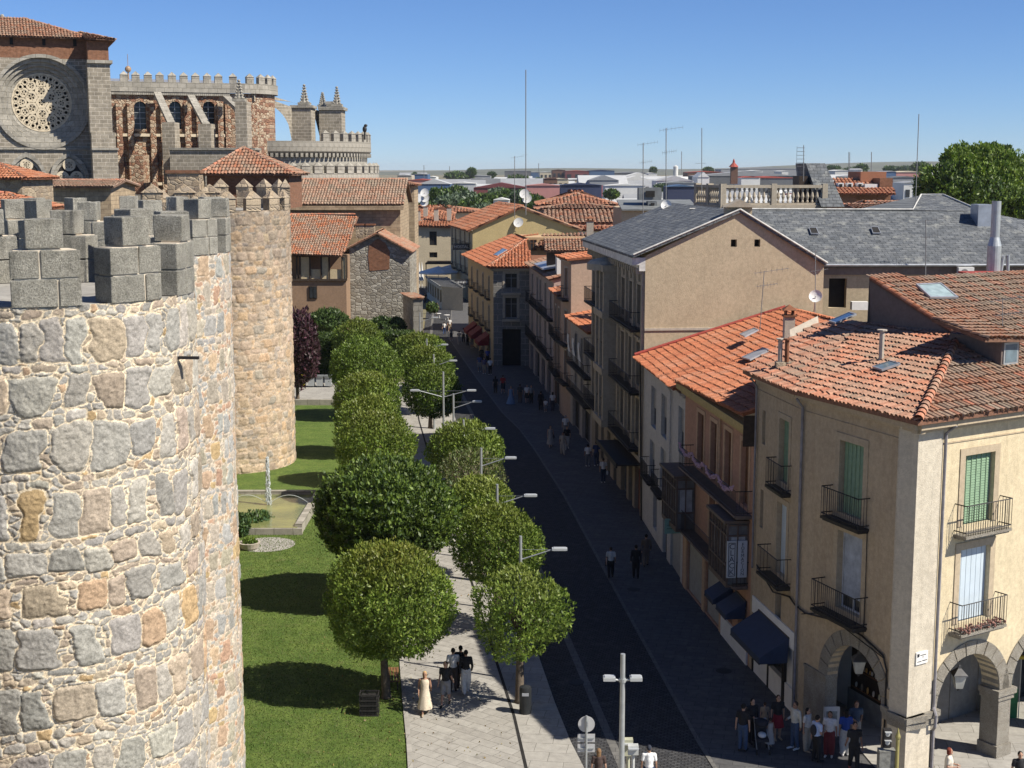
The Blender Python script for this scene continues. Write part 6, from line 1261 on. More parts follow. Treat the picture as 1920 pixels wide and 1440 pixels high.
balcony(J, fJ2, 2, 14, 6.4, .8, 1.0, .3); k0, k1, k2 = j0 + Vector((-.6, -.6, .1)), j1 + Vector((1.5, -.6, .1)), j2 + Vector((-.6, .3, .1)); kk = AT(815, 401, 268); kk2 = AT(770, 399, 280); kk3 = AT(850, 399, 272)
tile_roof(J, [k0, k1, kk3, kk], (k0, k1), TP_RED, .5, .8, 155, thick=.25); tile_roof(J, [k0, kk, kk2, k2], (k0, k2), TP_RED, .5, .8, 156, thick=.25); ridge_tiles(J, k0, kk, .22, .6)
for x, y, Yc in ((784, 408, 262), (818, 405, 262), (798, 400, 266), (842, 402, 262)): p = AT(x, y, Yc); chimney(J, (p.x, Yc, p.z - .3), .8, .8, 1.5, M_TRIM)
# ================================================================ TREES
GREEN = [(.080, .124, .020), (.10, .148, .025), (.124, .172, .032), (.062, .10, .018)]
OLIVE = [(.10, .15, .024), (.13, .18, .028), (.085, .135, .022), (.15, .19, .036)]
YELLOW = [(.17, .22, .035), (.20, .25, .05), (.13, .18, .03), (.10, .15, .03)]
BROWNG = [(.10, .12, .045), (.12, .11, .055), (.08, .10, .035), (.09, .12, .04)]
PLUM = [(.045, .018, .028), (.06, .025, .035), (.035, .015, .02), (.05, .03, .03)]
DARKG = [(.038, .065, .018), (.048, .082, .022), (.030, .052, .015), (.068, .105, .03)]
def leaves(rs, P, Nn, size, pal, up=.6, asp=2.0, clump=None):
    n = len(P); rnd_ = rs.normal(0, 1, (n, 3)); L = Nn * .5 + np.array([0, 0, up]) + rnd_ * .45; L /= np.linalg.norm(L, axis=1)[:, None]
    nn = Nn + rs.normal(0, .42, (n, 3)); W = np.cross(L, nn); W /= np.maximum(np.linalg.norm(W, axis=1)[:, None], 1e-6)
    s = size * rs.uniform(.65, 1.35, (n, 1)); a = L * s * asp / 2; b = W * s / 2
    V = np.stack([P - a, P + b * .9 - a * .1, P + a, P - b * .9 - a * .1], 1)
    pal = np.array(pal); c = pal[rs.randint(0, len(pal), n)] * rs.uniform(.84, 1.18, (n, 1))
    if clump is not None: c = c * clump[:, None]
    return V, c
def crown(name, root, c, rad, n, size, pal, seed, flat=.0, lump=.09, core=.3, top=None, up=.6, gap=0.0, vert=.4):
    rs = np.random.RandomState(seed); d = rs.normal(0, 1, (n, 3)); d /= np.linalg.norm(d, axis=1)[:, None]
    K = rs.normal(0, 1, (14, 3)); K /= np.linalg.norm(K, axis=1)[:, None]; ph = rs.uniform(0, 6.28, 14); f = np.zeros(n)
    for i in range(14): f += np.sin(((d * np.array([1, 1, vert])) @ K[i]) * (3 + i * 1.6) + ph[i]) / (1 + i * .2)
    f /= 3.4; g2 = np.zeros(n)
    for i in range(14): g2 += np.sin((d @ K[i]) * (17 + i * 2.3) + ph[i] * 3)
    rr = (1 + lump * f + .012 * g2 * min(1, lump * 10)) * np.where(rs.rand(n) < core, rs.uniform(.45, .85, n) , 1 - np.abs(rs.normal(0, .075, n))) + (rs.rand(n) < .07) * rs.uniform(0, .1, n)
    P = d * rr[:, None]
    if gap: keep = ~((np.sin(P[:, 0] * 6 + ph[0]) * np.sin(P[:, 1] * 6 + ph[1]) * np.sin(P[:, 2] * 5 + ph[2])) > (1 - gap)); P = P[keep]; d = d[keep]; f = f[keep]; g2 = g2[keep]
    zz = P[:, 2]; zz = np.where(zz < 0, zz * (1 - flat), zz); P = np.stack([P[:, 0] * rad[0], P[:, 1] * rad[1], zz * rad[2]], 1) + np.array(c)
    V, col = leaves(rs, P, d, size, pal, up=up, clump=1.25 + .4 * np.clip(f + g2 * .12, -1, 1))
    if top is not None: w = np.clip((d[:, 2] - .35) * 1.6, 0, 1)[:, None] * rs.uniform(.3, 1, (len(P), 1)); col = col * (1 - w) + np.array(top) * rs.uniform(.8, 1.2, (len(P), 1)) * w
    m = len(P); F = np.arange(m * 4).reshape(m, 4)
    return link_mesh(name, V.reshape(-1, 3), F, M_LEAF, root, col=np.repeat(col, 4, 0), uv=False)
M_BARK = plain("bark", (.12, .095, .07), .95, 0, .35, 9, .02, 20)
def tree(name, label, base, c, rad, n, size, pal, seed, trunk=.16, group=None, top=None, gap=0, flat=.1, lump=.09, lean=(0, 0), cat="tree"):
    root = empty(name, base, label, cat, group); mb = MB(); rr = random.Random(seed); b = Vector(base); cc = Vector(c); fork = Vector((b.x + lean[0], b.y + lean[1], cc.z - rad[2] * .55))
    mb.tube([b + Vector((0, 0, -.1)), b + Vector((0, 0, .15)), b.lerp(fork, .55) + Vector((rr.uniform(-.08, .08), 0, 0)), fork], [trunk * 1.5, trunk * 1.1, trunk * .9, trunk * .8], 9); t = mb.build("trunk", M_BARK, root, smooth=True)
    mb = MB()
    for k in range(9):
        a = 2 * math.pi * k / 9 + rr.uniform(-.3, .3); e = cc + Vector((math.cos(a) * rad[0] * .62, math.sin(a) * rad[1] * .62, rad[2] * rr.uniform(-.2, .6))); m = fork.lerp(e, .5) + Vector((0, 0, .25 * rad[2] * .5)); mb.tube([fork, m, e], [trunk * .5, trunk * .32, trunk * .1], 5)
        for q in range(3): e2 = m + Vector((rr.uniform(-1, 1), rr.uniform(-1, 1), rr.uniform(.1, .8))) * rad[0] * .4; mb.tube([m, e2], [trunk * .2, trunk * .06], 4)
    mb.build("limb", M_BARK, t); crown("crown", root, c, rad, n, size, pal, seed, flat, lump, top=top, gap=gap); return root
def tree_px(label, cx, cy, rx, ry, pal, seed, zc=4.0, group=None, n=11000, top=None, gap=0, size=.078, base=None, shape=1.0, dens=1.9, lump=.1):
    d = ray(cx, cy); t = (zc - CH) / d.z; c = Vector((d.x * t, d.y * t, zc)); dist = math.hypot(c.y, CH - zc); r = rx / FPX * dist; rz = ry / FPX * dist * 1.02
    k = max(.35, min(1.0, 60 / c.y)); b = Vector((c.x, c.y, .04)) if base is None else Vector((*base, .04))
    rs = n * dens * (r / 2.3) ** 2 * k
    return tree("street_tree", label, b, c, (r, r, rz * .98), int(rs), size / math.sqrt(k) , pal, seed, group=group, top=top, gap=gap, trunk=.17, lump=lump)
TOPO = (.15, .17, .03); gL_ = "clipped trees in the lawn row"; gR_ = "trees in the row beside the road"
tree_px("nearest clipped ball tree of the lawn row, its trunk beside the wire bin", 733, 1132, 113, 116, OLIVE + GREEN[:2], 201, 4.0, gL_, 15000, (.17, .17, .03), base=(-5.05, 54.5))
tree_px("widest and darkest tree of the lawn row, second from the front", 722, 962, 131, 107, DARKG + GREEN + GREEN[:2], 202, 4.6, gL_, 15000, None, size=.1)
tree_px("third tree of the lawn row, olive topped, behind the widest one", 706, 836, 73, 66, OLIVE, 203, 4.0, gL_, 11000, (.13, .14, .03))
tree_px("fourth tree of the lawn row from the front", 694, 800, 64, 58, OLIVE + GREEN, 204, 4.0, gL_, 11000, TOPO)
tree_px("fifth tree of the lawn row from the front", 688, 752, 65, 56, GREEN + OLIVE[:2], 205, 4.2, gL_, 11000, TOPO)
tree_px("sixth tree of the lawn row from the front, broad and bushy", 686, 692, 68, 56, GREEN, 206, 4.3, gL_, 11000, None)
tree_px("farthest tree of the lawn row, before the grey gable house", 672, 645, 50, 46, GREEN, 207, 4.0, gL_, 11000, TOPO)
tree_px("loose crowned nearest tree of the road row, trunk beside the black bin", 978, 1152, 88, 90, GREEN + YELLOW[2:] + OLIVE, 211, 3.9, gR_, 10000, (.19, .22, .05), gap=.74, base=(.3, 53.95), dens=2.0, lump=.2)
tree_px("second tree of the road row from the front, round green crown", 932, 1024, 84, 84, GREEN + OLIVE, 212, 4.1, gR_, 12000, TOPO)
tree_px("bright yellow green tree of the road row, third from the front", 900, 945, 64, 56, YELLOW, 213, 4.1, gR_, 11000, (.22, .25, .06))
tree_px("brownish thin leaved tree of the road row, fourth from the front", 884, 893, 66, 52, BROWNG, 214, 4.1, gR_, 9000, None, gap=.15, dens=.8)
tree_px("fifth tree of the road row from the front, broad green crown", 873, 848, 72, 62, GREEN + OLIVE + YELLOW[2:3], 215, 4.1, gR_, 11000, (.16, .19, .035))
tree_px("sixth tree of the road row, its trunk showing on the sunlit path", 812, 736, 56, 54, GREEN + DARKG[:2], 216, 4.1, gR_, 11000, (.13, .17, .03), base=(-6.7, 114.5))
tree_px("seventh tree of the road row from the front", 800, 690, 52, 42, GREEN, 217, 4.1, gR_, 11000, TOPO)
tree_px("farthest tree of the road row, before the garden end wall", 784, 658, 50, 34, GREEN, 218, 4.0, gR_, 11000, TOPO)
def bush(name, label, px_, py_, Y, rx, ry, pal, seed, n=3000, size=.16, cat="shrub", lump=.15):
    p = AT(px_, py_, Y); r = rx / FPX * Y; rz = ry / FPX * Y; root = empty(name, (p.x, Y, .03), label, cat); mb = MB(); rr = random.Random(seed)
    for k in range(6): mb.tube([(p.x, Y, 0), (p.x + rr.uniform(-.6, .6) * r, Y + rr.uniform(-.6, .6) * r, p.z)], [.07, .03], 5)
    mb.build("stem", M_BARK, root); crown("foliage", root, (p.x, Y, p.z), (r, r, max(rz, .3)), n, size, pal, seed, .2, lump, core=.35); return root
tree("plum_tree", "dark purple leaved plum tree at the foot of the tan tower", (-19.4, 127, 0), (-19.2, 127, 4.9), (1.9, 2, 3.6), 5200, .19, PLUM, 221, lump=.16)
bush("shrub", "dark round shrub against the gallery building", 615, 603, 158, 38, 26, DARKG, 222, 4200, .2); bush("shrub", "small dark shrub against the grey gable house", 718, 612, 160, 26, 18, DARKG, 223, 2600, .2); bush("shrub", "shrub in the shadow beside the garden end wall", 744, 612, 160, 18, 16, DARKG, 224, 2000, .2)
bush("shrub", "glossy shrub hiding the near corner of the fountain pool", 480, 990, 82.5, 38, 30, DARKG + [(.07, .13, .06)], 225, 4200, .13, lump=.2); bush("shrub", "leafy shrub at the left edge of the fountain pool", 447, 985, 80, 22, 28, DARKG + [(.07, .13, .06)], 226, 2200, .13, lump=.2)
# clipped hedge
def hedge(label, x0, x1, y0, y1, z, seed, n):
    root = empty("hedge", ((x0 + x1) / 2, y0, 0), label, "hedge"); rs = np.random.RandomState(seed); A = rs.rand(n); m1, m2 = int(n * .6), int(n * .9)
    P = np.stack([x0 + rs.rand(n) * (x1 - x0), np.full(n, y0) + np.abs(rs.normal(0, .12, n)), rs.rand(n) * z], 1); Nn = np.tile(np.array([0, -1., .1]), (n, 1))
    P[m1:, 2] = z + rs.normal(0, .06, n - m1); P[m1:, 1] = y0 + rs.rand(n - m1) * (y1 - y0); Nn[m1:] = (0, 0, 1)
    P[m2:, 0] = np.where(rs.rand(n - m2) < .5, x0, x1); P[m2:, 2] = rs.rand(n - m2) * z; Nn[m2:] = (1, 0, .1)
    V, c = leaves(rs, P, Nn, .2, DARKG + GREEN[:1], up=.3, asp=1.5); link_mesh("foliage", V.reshape(-1, 3), np.arange(n * 4).reshape(n, 4), M_LEAF, root, col=np.repeat(c, 4, 0), uv=False)
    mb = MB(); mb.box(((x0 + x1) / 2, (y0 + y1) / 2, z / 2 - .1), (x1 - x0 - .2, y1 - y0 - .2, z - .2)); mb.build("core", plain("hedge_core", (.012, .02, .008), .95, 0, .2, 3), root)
hedge("tall clipped hedge behind the waste bins", AT(572, 640, 142).x, AT(642, 640, 142).x, 141, 146, 4.25, 231, 16000); hedge("farther clipped hedge running to the garden end wall", AT(642, 640, 150).x + .3, AT(772, 640, 150).x, 150, 154, 3.6, 232, 16000)
# ================================================================ GARDEN FURNITURE
lw_ = empty("terrace_wall", (-20, 126, 0), "low stone wall edging the terrace above the lawn", "wall"); mb = MB(); mb.box((-22.5, 126.3, .22), (15, .5, .6)); mb.build("wall", M_ASHG, lw_)
for k, (x, c, lab) in enumerate(((566, (.55, .42, .05), "yellow lidded waste container under the purple plum tree"), (584, (.36, .38, .38), "grey wheeled waste container next to the yellow one"), (600, (.36, .38, .38), "middle grey wheeled waste container before the hedge"), (616, (.30, .32, .33), "rightmost grey wheeled waste container, partly behind a tree"))):
    p = AT(x, 722, 135); root = empty("waste_container", (p.x, 135, .33), lab, "waste container", "waste containers by the hedge"); m = plain("bin_plastic_%d" % (0 if k == 0 else 1), c, .5, 0, .08); mb = MB(); q = (p.x, 135)
    vs = [(-.34, -.32), (.34, -.32), (.34, .32), (-.34, .32)]
    for i in range(4): a, b = vs[i], vs[(i + 1) % 4]; mb.q((q[0] + a[0] * .85, q[1] + a[1] * .85, .45), (q[0] + b[0] * .85, q[1] + b[1] * .85, .45), (q[0] + b[0], q[1] + b[1], 1.35), (q[0] + a[0], q[1] + a[1], 1.35))
    mb.build("bin_body", m, root); mb = MB(); mb.box((q[0], q[1], 1.42), (.76, .74, .1)); mb.box((q[0], q[1] - .36, 1.33), (.7, .06, .08)); mb.build("lid", plain("bin_lid", (.16, .17, .17), .5) if k else m, root)
    for s in (-.3, .3): mb = MB(); mb.tube([(q[0] + s - .03, q[1] + .25, .45), (q[0] + s + .03, q[1] + .25, .45)], .11, 10); mb.build("wheel", M_IRON, root)
# fountain
p0, p1, p2, p3 = G(438, 938), G(582, 938), G(592, 1003), G(430, 1003)
ft = empty("fountain_pool", ((p0.x + p1.x) / 2, (p0.y + p2.y) / 2, 0), "rectangular stone fountain pool with yellow green water and a jet", "fountain"); mb = MB()
x0, x1, y0, y1 = p0.x - 1.5, (p1.x + p2.x) / 2, p2.y, p0.y
mb.box(((x0 + x1) / 2, y1, .3), (x1 - x0, .35, .7)); mb.box(((x0 + x1) / 2, y0, .2), (x1 - x0, .25, .42)); mb.box((x1 - .25, (y0 + y1) / 2, .3), (.4, y1 - y0 - .5, .62)); mb.box((x0, (y0 + y1) / 2, .3), (.5, y1 - y0 - .5, .6)); mb.build("rim", M_ASHG, ft)
mw, t, b = nodes("pool_water", .06); tc = N(t, "ShaderNodeTexCoord").outputs["Object"]; t.links.new(mix(t, ramp(t, noise(t, tc, .35, 4), .35, .65), (.24, .25, .085), (.12, .14, .06)), b.inputs["Base Color"]); bumpn(t, b, noise(t, tc, 5, 3), .3, .03); b.inputs["Specular IOR Level"].default_value = .5
mb = MB(); mb.q((x0, y0, .42), (x1 - .3, y0, .42), (x1 - .3, y1, .42), (x0, y1, .42)); mb.build("water", mw, ft)
jw, t, b = nodes("water_spray", .2); b.inputs["Base Color"].default_value = (.75, .8, .8, 1); b.inputs["Transmission Weight"].default_value = .35
jb = AT(504, 975, 86); rr = random.Random(6); mb = MB(); jx = jb.x
for k in range(420): h = rr.random() ** .8; z = .4 + 3.0 * h; r = .04 + .16 * (1 - h) * rr.random() + .05 * rr.random(); a = rr.uniform(0, 6.28); mb.ell((jx + r * math.cos(a), 86 + r * math.sin(a), z), (.03, .03, rr.uniform(.04, .12)), 5, 4)
mb.build("water_jet", jw, ft); mb = MB()
for s in (-1, 1):
    pts = [(jx + s * 2.6 * u, 86, .45 + 2.2 * u * (1 - u) * 1.1) for u in [i / 12 for i in range(13)]]; mb.tube(pts, .018, 4)
mb.build("water_arc", jw, ft)
pp = G(500, 1022); mb = MB(); mb.lathe((pp.x, pp.y, .036), [(.01, 0), (1.6, 0)], 32); tag(mb.build("garden_patch", M_PAVE2), kind='structure')
pp = G(468, 1030); pl = empty("planter", pp, "round pale stone planter bowl on the gravel patch", "planter"); mb = MB(); mb.lathe(pp, [(.35, 0), (.5, .12), (.62, .42), (.5, .42), (.45, .3), (.01, .3)], 20); mb.build("bowl", M_TRIM, pl); crown("plants", pl, (pp.x, pp.y, .42), (.42, .42, .25), 260, .1, GREEN, 240)
# wire bin, black bin, benches
pp = G(693, 1340); wb = empty("wire_bin", pp, "black slatted litter bin on the lawn beside the front tree", "litter bin"); mb = MB()
for i in range(14): x = -.35 + .7 * i / 13; mb.box((pp.x + x, pp.y - .25, .45), (.025, .02, .9)); mb.box((pp.x + x, pp.y + .25, .45), (.025, .02, .9))
for z in (.05, .25, .45, .65, .88): mb.box((pp.x, pp.y - .26, z), (.74, .03, .05)); mb.box((pp.x, pp.y + .26, z), (.74, .03, .05)); mb.box((pp.x - .36, pp.y, z), (.03, .5, .05)); mb.box((pp.x + .36, pp.y, z), (.03, .5, .05))
mb.build("slat_body", M_IRON, wb); mb = MB(); mb.box((pp.x, pp.y, .42), (.6, .4, .76)); mb.build("liner", M_DARK, wb)
pp = G(985, 1339); bb = empty("litter_bin", pp, "black upright litter bin at the foot of the road row's front tree", "litter bin"); mb = MB(); mb.lathe(pp, [(.2, 0), (.23, .08), (.24, 1.0), (.22, 1.12), (.1, 1.16), (.01, 1.17)], 18); mb.build("bin_body", plain("black_plastic", (.025, .027, .028), .4), bb); mb = MB(); mb.box((pp.x, pp.y - .235, .88), (.26, .03, .12)); mb.build("bin_slot", M_ZINC, bb)
def bench(label, p, rz):
    root = empty("bench", p, label, "bench", None, rz)
    for nm, bxs in (("seat", [((0, -.18 + .12 * i, .44), (1.7, .09, .035)) for i in range(4)]), ("backrest", [((0, .26, .58 + .12 * i), (1.7, .03, .09)) for i in range(3)])):
        mb = MB(); [mb.box(c, s) for c, s in bxs]; mb.build(nm, M_WOODB if 'tan' in label or 'slatted' in label else M_IRON, root, local=True)
    for x in (-.75, .75): mb = MB(); mb.box((x, -.15, .22), (.06, .06, .44)); mb.box((x, .26, .45), (.06, .06, .88)); mb.box((x, .05, .42), (.06, .45, .05)); mb.build("leg", M_IRON, root, local=True)
pp = G(738, 1284); bench("slatted brown bench behind the front tree's trunk", pp, R(96)); pp = G(712, 1320); 
# ================================================================ LAMPS
M_HEAD = plain("lamp_head_grey", (.50, .52, .52), .4, .3, .05)
def lamp(label, xt, yt, h=6.2, heads=(1,), hz=-.55, arm=1.35, group="street lamps beside the road", slot=.045):
    d = ray(xt, yt); t = (h - CH) / d.z; p = Vector((d.x * t, d.y * t, 0)); root = empty("street_lamp", p, label, "street lamp", group)
    mb = MB(); mb.tube([p, p + Vector((0, 0, h))], [.085, slot + .02], 10); mb.build("pole", M_POLE, root); mb = MB(); mb.tube([p + Vector((0, 0, .0)), p + Vector((0, 0, .35))], .13, 10); mb.build("base", M_POLE, root)
    for s in heads:
        a = p + Vector((0, 0, h + hz - .45)); b = p + Vector((s * arm * .96, -.08, h + hz)); mb = MB(); mb.tube([a, b], .03, 6); ar = mb.build("arm", M_POLE, root); mb = MB(); mb.tube([p + Vector((0, 0, h + hz - .02)), b], .008, 4); mb.build("tie_wire", M_POLE, ar)
        mb = MB(); mb.box(b + Vector((s * .3, -.02, .03)), (.62, .24, .09)); mb.box(b + Vector((s * .3, -.02, .085)), (.5, .16, .03)); hd = mb.build("lamp_head", M_HEAD, ar); mb = MB(); mb.box(b + Vector((s * .3, -.02, -.025)), (.5, .18, .02)); mb.build("lens", M_WHITE, hd)
    return root
for x, y, lab in ((976, 1005, "nearest lamp of the road row, rising through the front tree's crown"), (932, 908, "second lamp of the road row, by the yellow green tree"), (902, 840, "third lamp of the road row, beside the brownish tree"), (869, 787, "fourth lamp of the road row, above the fifth tree"), (850, 738, "fifth lamp of the road row, leaning arm over the dark road")): lamp(lab, x, y)
lamp("taller road lamp with arms on both sides, by the sixth tree", 831, 697, 7.4, (1, -1), -1.3, 1.7); lamp("seventh lamp of the road row, behind the sixth tree", 813, 664); lamp("farthest lamp of the road row before the garden wall", 800, 635); lamp("lamp standing against the pale end of the garden wall", 787, 586, 6.2, arm=1.4)
# double headed lamp in the foreground
d = ray(1168, 1226); t = (6.0 - CH) / d.z; p = Vector((d.x * t, d.y * t, 0)); root = empty("street_lamp", p, "foreground grey lamp post with two flat heads", "street lamp"); mb = MB(); mb.tube([p, p + Vector((0, 0, 6))], [.1, .075], 14); mb.build("pole", M_POLE, root)
for s in (-1, 1): mb = MB(); mb.tube([p + Vector((0, 0, 5.12)), p + Vector((s * .25, 0, 5.16))], .035, 6); ar = mb.build("arm", M_POLE, root); mb = MB(); mb.box(p + Vector((s * .42, 0, 5.2)), (.38, .28, .11)); mb.box(p + Vector((s * .42, 0, 5.27)), (.3, .2, .04)); mb.build("lamp_head", M_HEAD, ar)
mb = MB(); mb.tube([p + Vector((0, 0, 5.08)), p + Vector((0, 0, 5.2))], .11, 12); mb.build("collar", M_POLE, root)
# back of round sign with plates
pb = AT(1099, 1440, 43.6); pb.z = 0; sg = empty("road_sign", pb, "round road sign seen from behind above two small plates", "sign"); zt = AT(1099, 1342, 43.6).z; mb = MB(); mb.tube([pb, (pb.x, pb.y, zt)], .035, 8); mb.build("pole", M_POLE, sg)
zc_ = AT(1099, 1359, 43.6).z; M_SB = plain("sign_back_grey", (.50, .50, .49), .5, .2, .05); mb = MB(); mb.lathe((0, 0, 0), [(.01, .0), (.27, .0), (.27, .02), (.01, .02)], 28); mb.v = [(pb.x + a, pb.y + .06 - c, zc_ + b) for a, b, c in mb.v]; mb.build("sign_disc", M_SB, sg)
for i, y in enumerate((1385, 1404)): z = AT(1099, y, 43.6).z; mb = MB(); mb.box((pb.x, pb.y + .06, z), (.56, .02, .27)); pl_ = mb.build("sign_plate", M_SB, sg); mb = MB(); mb.box((pb.x, pb.y + .03, z), (.5, .03, .04)); mb.build("bracket", M_POLE, pl_)
mb = MB(); mb.box((pb.x, pb.y + .03, zc_), (.12, .04, .4)); mb.build("bracket", M_POLE, sg)
pq = AT(1104, 1440, 42.9); pq.z = 0
# signal / meter posts at the bottom edge
for k, (x, y, w, h_, c, lab) in enumerate(((1178, 1400, .3, .55, (.42, .42, .30), "pale green signal box behind the foreground lamp post"), (1187, 1405, .34, .3, (.45, .46, .44), "small hooded traffic signal right of the foreground lamp post"))):
    p = AT(x, y, 44.5 - k * .6); root = empty("signal_post", (p.x, p.y, 0), lab, "traffic signal"); m = plain("signal_%d" % k, c, .6); mb = MB(); mb.box((p.x, p.y, p.z), (w, .25, h_)); b_ = mb.build("signal_box", m, root); mb = MB(); mb.tube([(p.x, p.y, 0), (p.x, p.y, p.z)], .06, 8); mb.build("pole", m, root); mb = MB(); mb.box((p.x, p.y - .16, p.z + h_ * .3), (w, .16, .04)); mb.build("hood", M_HEAD, b_)
p = AT(1663, 1383, 45.2); root = empty("pedestrian_signal", (p.x, 45.2, 0), "black pedestrian signal mounted near the corner pier", "traffic signal"); mb = MB(); mb.box((p.x, 45.2, p.z), (.26, .2, .62)); b_ = mb.build("signal_box", M_IRON, root); mb = MB(); mb.tube([(p.x + .1, 45.3, 0), (p.x + .1, 45.3, p.z)], .045, 8); mb.build("pole", M_POLE, root)
for dz in (.15, -.15): mb = MB(); mb.box((p.x, 45.05, p.z + dz + .1), (.22, .16, .02)); mb.ell((p.x, 45.1, p.z + dz), (.08, .03, .08)); mb.build("lens", M_HEAD, b_)
p = AT(1684, 1375, 44.8); root = empty("ornate_post", (p.x, 44.8, 0), "thin olive yellow post with pointed finial before the corner pier", "post"); m = plain("olive_paint", (.30, .27, .10), .5); mb = MB(); mb.lathe((p.x, 44.8, 0), [(.07, 0), (.06, p.z - .2), (.09, p.z - .15), (.09, p.z - .1), (.05, p.z), (.04, p.z + .05), (.005, p.z + .2)], 10); mb.build("post", m, root)
p = AT(1662, 1424, 45.0); root = empty("control_cabinet", (p.x, 45.0, 0), "weathered grey control cabinet at the foot of the corner pier", "cabinet"); mb = MB(); mb.box((p.x, 45.0, p.z / 2 + .2), (.55, .35, p.z + .3)); mb.build("casing", plain("cabinet_grey", (.2, .2, .18), .7, 0, .35, 8), root)
# ================================================================ KIOSK, UMBRELLAS, TABLES
ki = empty("terrace_pavilion", (-8.5, 218, 0), "cream glazed restaurant pavilion in the street with slatted roof", "pavilion"); k0, k1, k2 = AT(829, 580, 212), AT(866, 585, 210), AT(802, 545, 236); zk = 3.3
k0 = G(829, 581); k1 = G(868, 583); k2 = G(801, 559); k3 = k1 + (k2 - k0); fK, fK2 = Fac(k1, k0), Fac(k0, k2); mb = MB(); opk = [(.4, 1.6, 1, 2.7), (1.9, fK.L - .3, 1, 2.7)]; zk = AT(829, 538, k0.y).z
n_ = 6; ops_ = [(.6 + i * fK2.L / n_, (i + .85) * fK2.L / n_, 1.0, zk - .6) for i in range(n_)]
fK.wall(mb, 0, zk, [], .2); fK2.wall(mb, 0, zk, ops_, .2); mb.build("wall", stucco("cream_pavilion", (.50, .47, .38), amt=.1), ki); mb = MB()
for o in ops_: fK2.box(mb, *o[:4], -.25, -.2)
mb.build("pane", M_GLASS, ki); mb = MB()
for i in range(9): a = k0.lerp(k2, i / 8); b = k1.lerp(k3, i / 8); mb.tube([(a.x - .3, a.y, zk + .1), (b.x + .3, b.y, zk + .1)], .09, 4)
mb.tube([(k0.x - .2, k0.y, zk + .05), (k2.x - .2, k2.y, zk + .05)], .12, 4); mb.tube([(k1.x, k1.y, zk + .05), (k3.x, k3.y, zk + .05)], .12, 4); mb.build("roof_beam", plain("grey_beam", (.22, .22, .21), .7), ki); mb = MB(); mb.q((k0.x, k0.y, zk - .1), (k1.x, k1.y, zk - .1), (k3.x, k3.y, zk - .1), (k2.x, k2.y, zk - .1)); mb.build("roof", plain("grey_awning", (.12, .12, .12), .8), ki)
def umbrella(label, px_, py_, Y, r, h=3.3):
    p = AT(px_, py_, Y); root = empty("parasol", (p.x, Y, 0), label, "parasol", "white parasols of the street terrace"); z = p.z; mb = MB(); k = 8
    for i in range(k): a0, a1 = 2 * math.pi * i / k + .39, 2 * math.pi * (i + 1) / k + .39; A_, B_ = (p.x + r * math.cos(a0), Y + r * math.sin(a0), z - r * .28), (p.x + r * math.cos(a1), Y + r * math.sin(a1), z - r * .28); mb.q(A_, B_, (p.x, Y, z)); mb.q((A_[0], A_[1], A_[2] - .25), (B_[0], B_[1], B_[2] - .25), B_, A_)
    mb.build("canopy", M_WHITE, root); mb = MB(); mb.tube([(p.x, Y, 0), (p.x, Y, z + .1)], .04, 6); mb.build("pole", M_WOODB, root)
umbrella("large white parasol nearest the pavilion roof", 822, 499, 240, 3.5); umbrella("white parasol behind the largest one", 848, 495, 250, 3.2); umbrella("white parasol at the left edge beside the stone gable house", 779, 481, 262, 2.6)
for k, x in enumerate((786, 791)): 
    p = AT(x, 490, 255); root = empty("parasol", (p.x, 255, 0), ("closed white parasol, left one of the folded pair" if k == 0 else "closed white parasol, right one of the folded pair"), "parasol"); mb = MB(); mb.lathe((p.x, 255, 0), [(.05, 0), (.05, 1.2), (.32, 1.3), (.22, 2.8), (.03, 4.6)], 8); mb.build("folded_canopy", M_WHITE, root)
pg = empty("pergola", (-12, 256, 0), "dark slatted pergola over the terrace before the cream building", "pergola"); mb = MB(); a, b = AT(800, 485, 252), AT(868, 494, 250)
for i in range(7): mb.box(((a.x + b.x) / 2, 247 + i * 1.3, a.z - .6), (b.x - a.x, .25, .12))
for x in (a.x, b.x): mb.box((x, 250, (a.z - .6) / 2), (.15, .15, a.z - .6))
mb.build("slat_roof", M_WOODD, pg)
for k, (x, y) in enumerate(((822, 597), (838, 600))):
    p = G(x, y); root = empty("cafe_table", p, "white cafe table " + ("beside the potted plant" if k == 0 else "nearest the red awnings"), "table"); mb = MB(); mb.lathe((p.x, p.y, .7), [(.01, 0), (.42, 0), (.42, .03), (.01, .04)], 14); mb.build("tabletop", M_WHITE, root)
    for a in range(4): mb = MB(); t = a * 1.57 + .78; mb.tube([(p.x + .1 * math.cos(t), p.y + .1 * math.sin(t), .7), (p.x + .3 * math.cos(t), p.y + .3 * math.sin(t), 0)], .02, 5); mb.build("leg", M_WHITE, root)
p = G(818, 598); tree("potted_plant", "dark leafy potted plant beside the terrace tables", p, (p.x - .6, p.y, 1.6), (.9, .9, .8), 700, .22, DARKG, 243, trunk=.05, cat="potted plant")
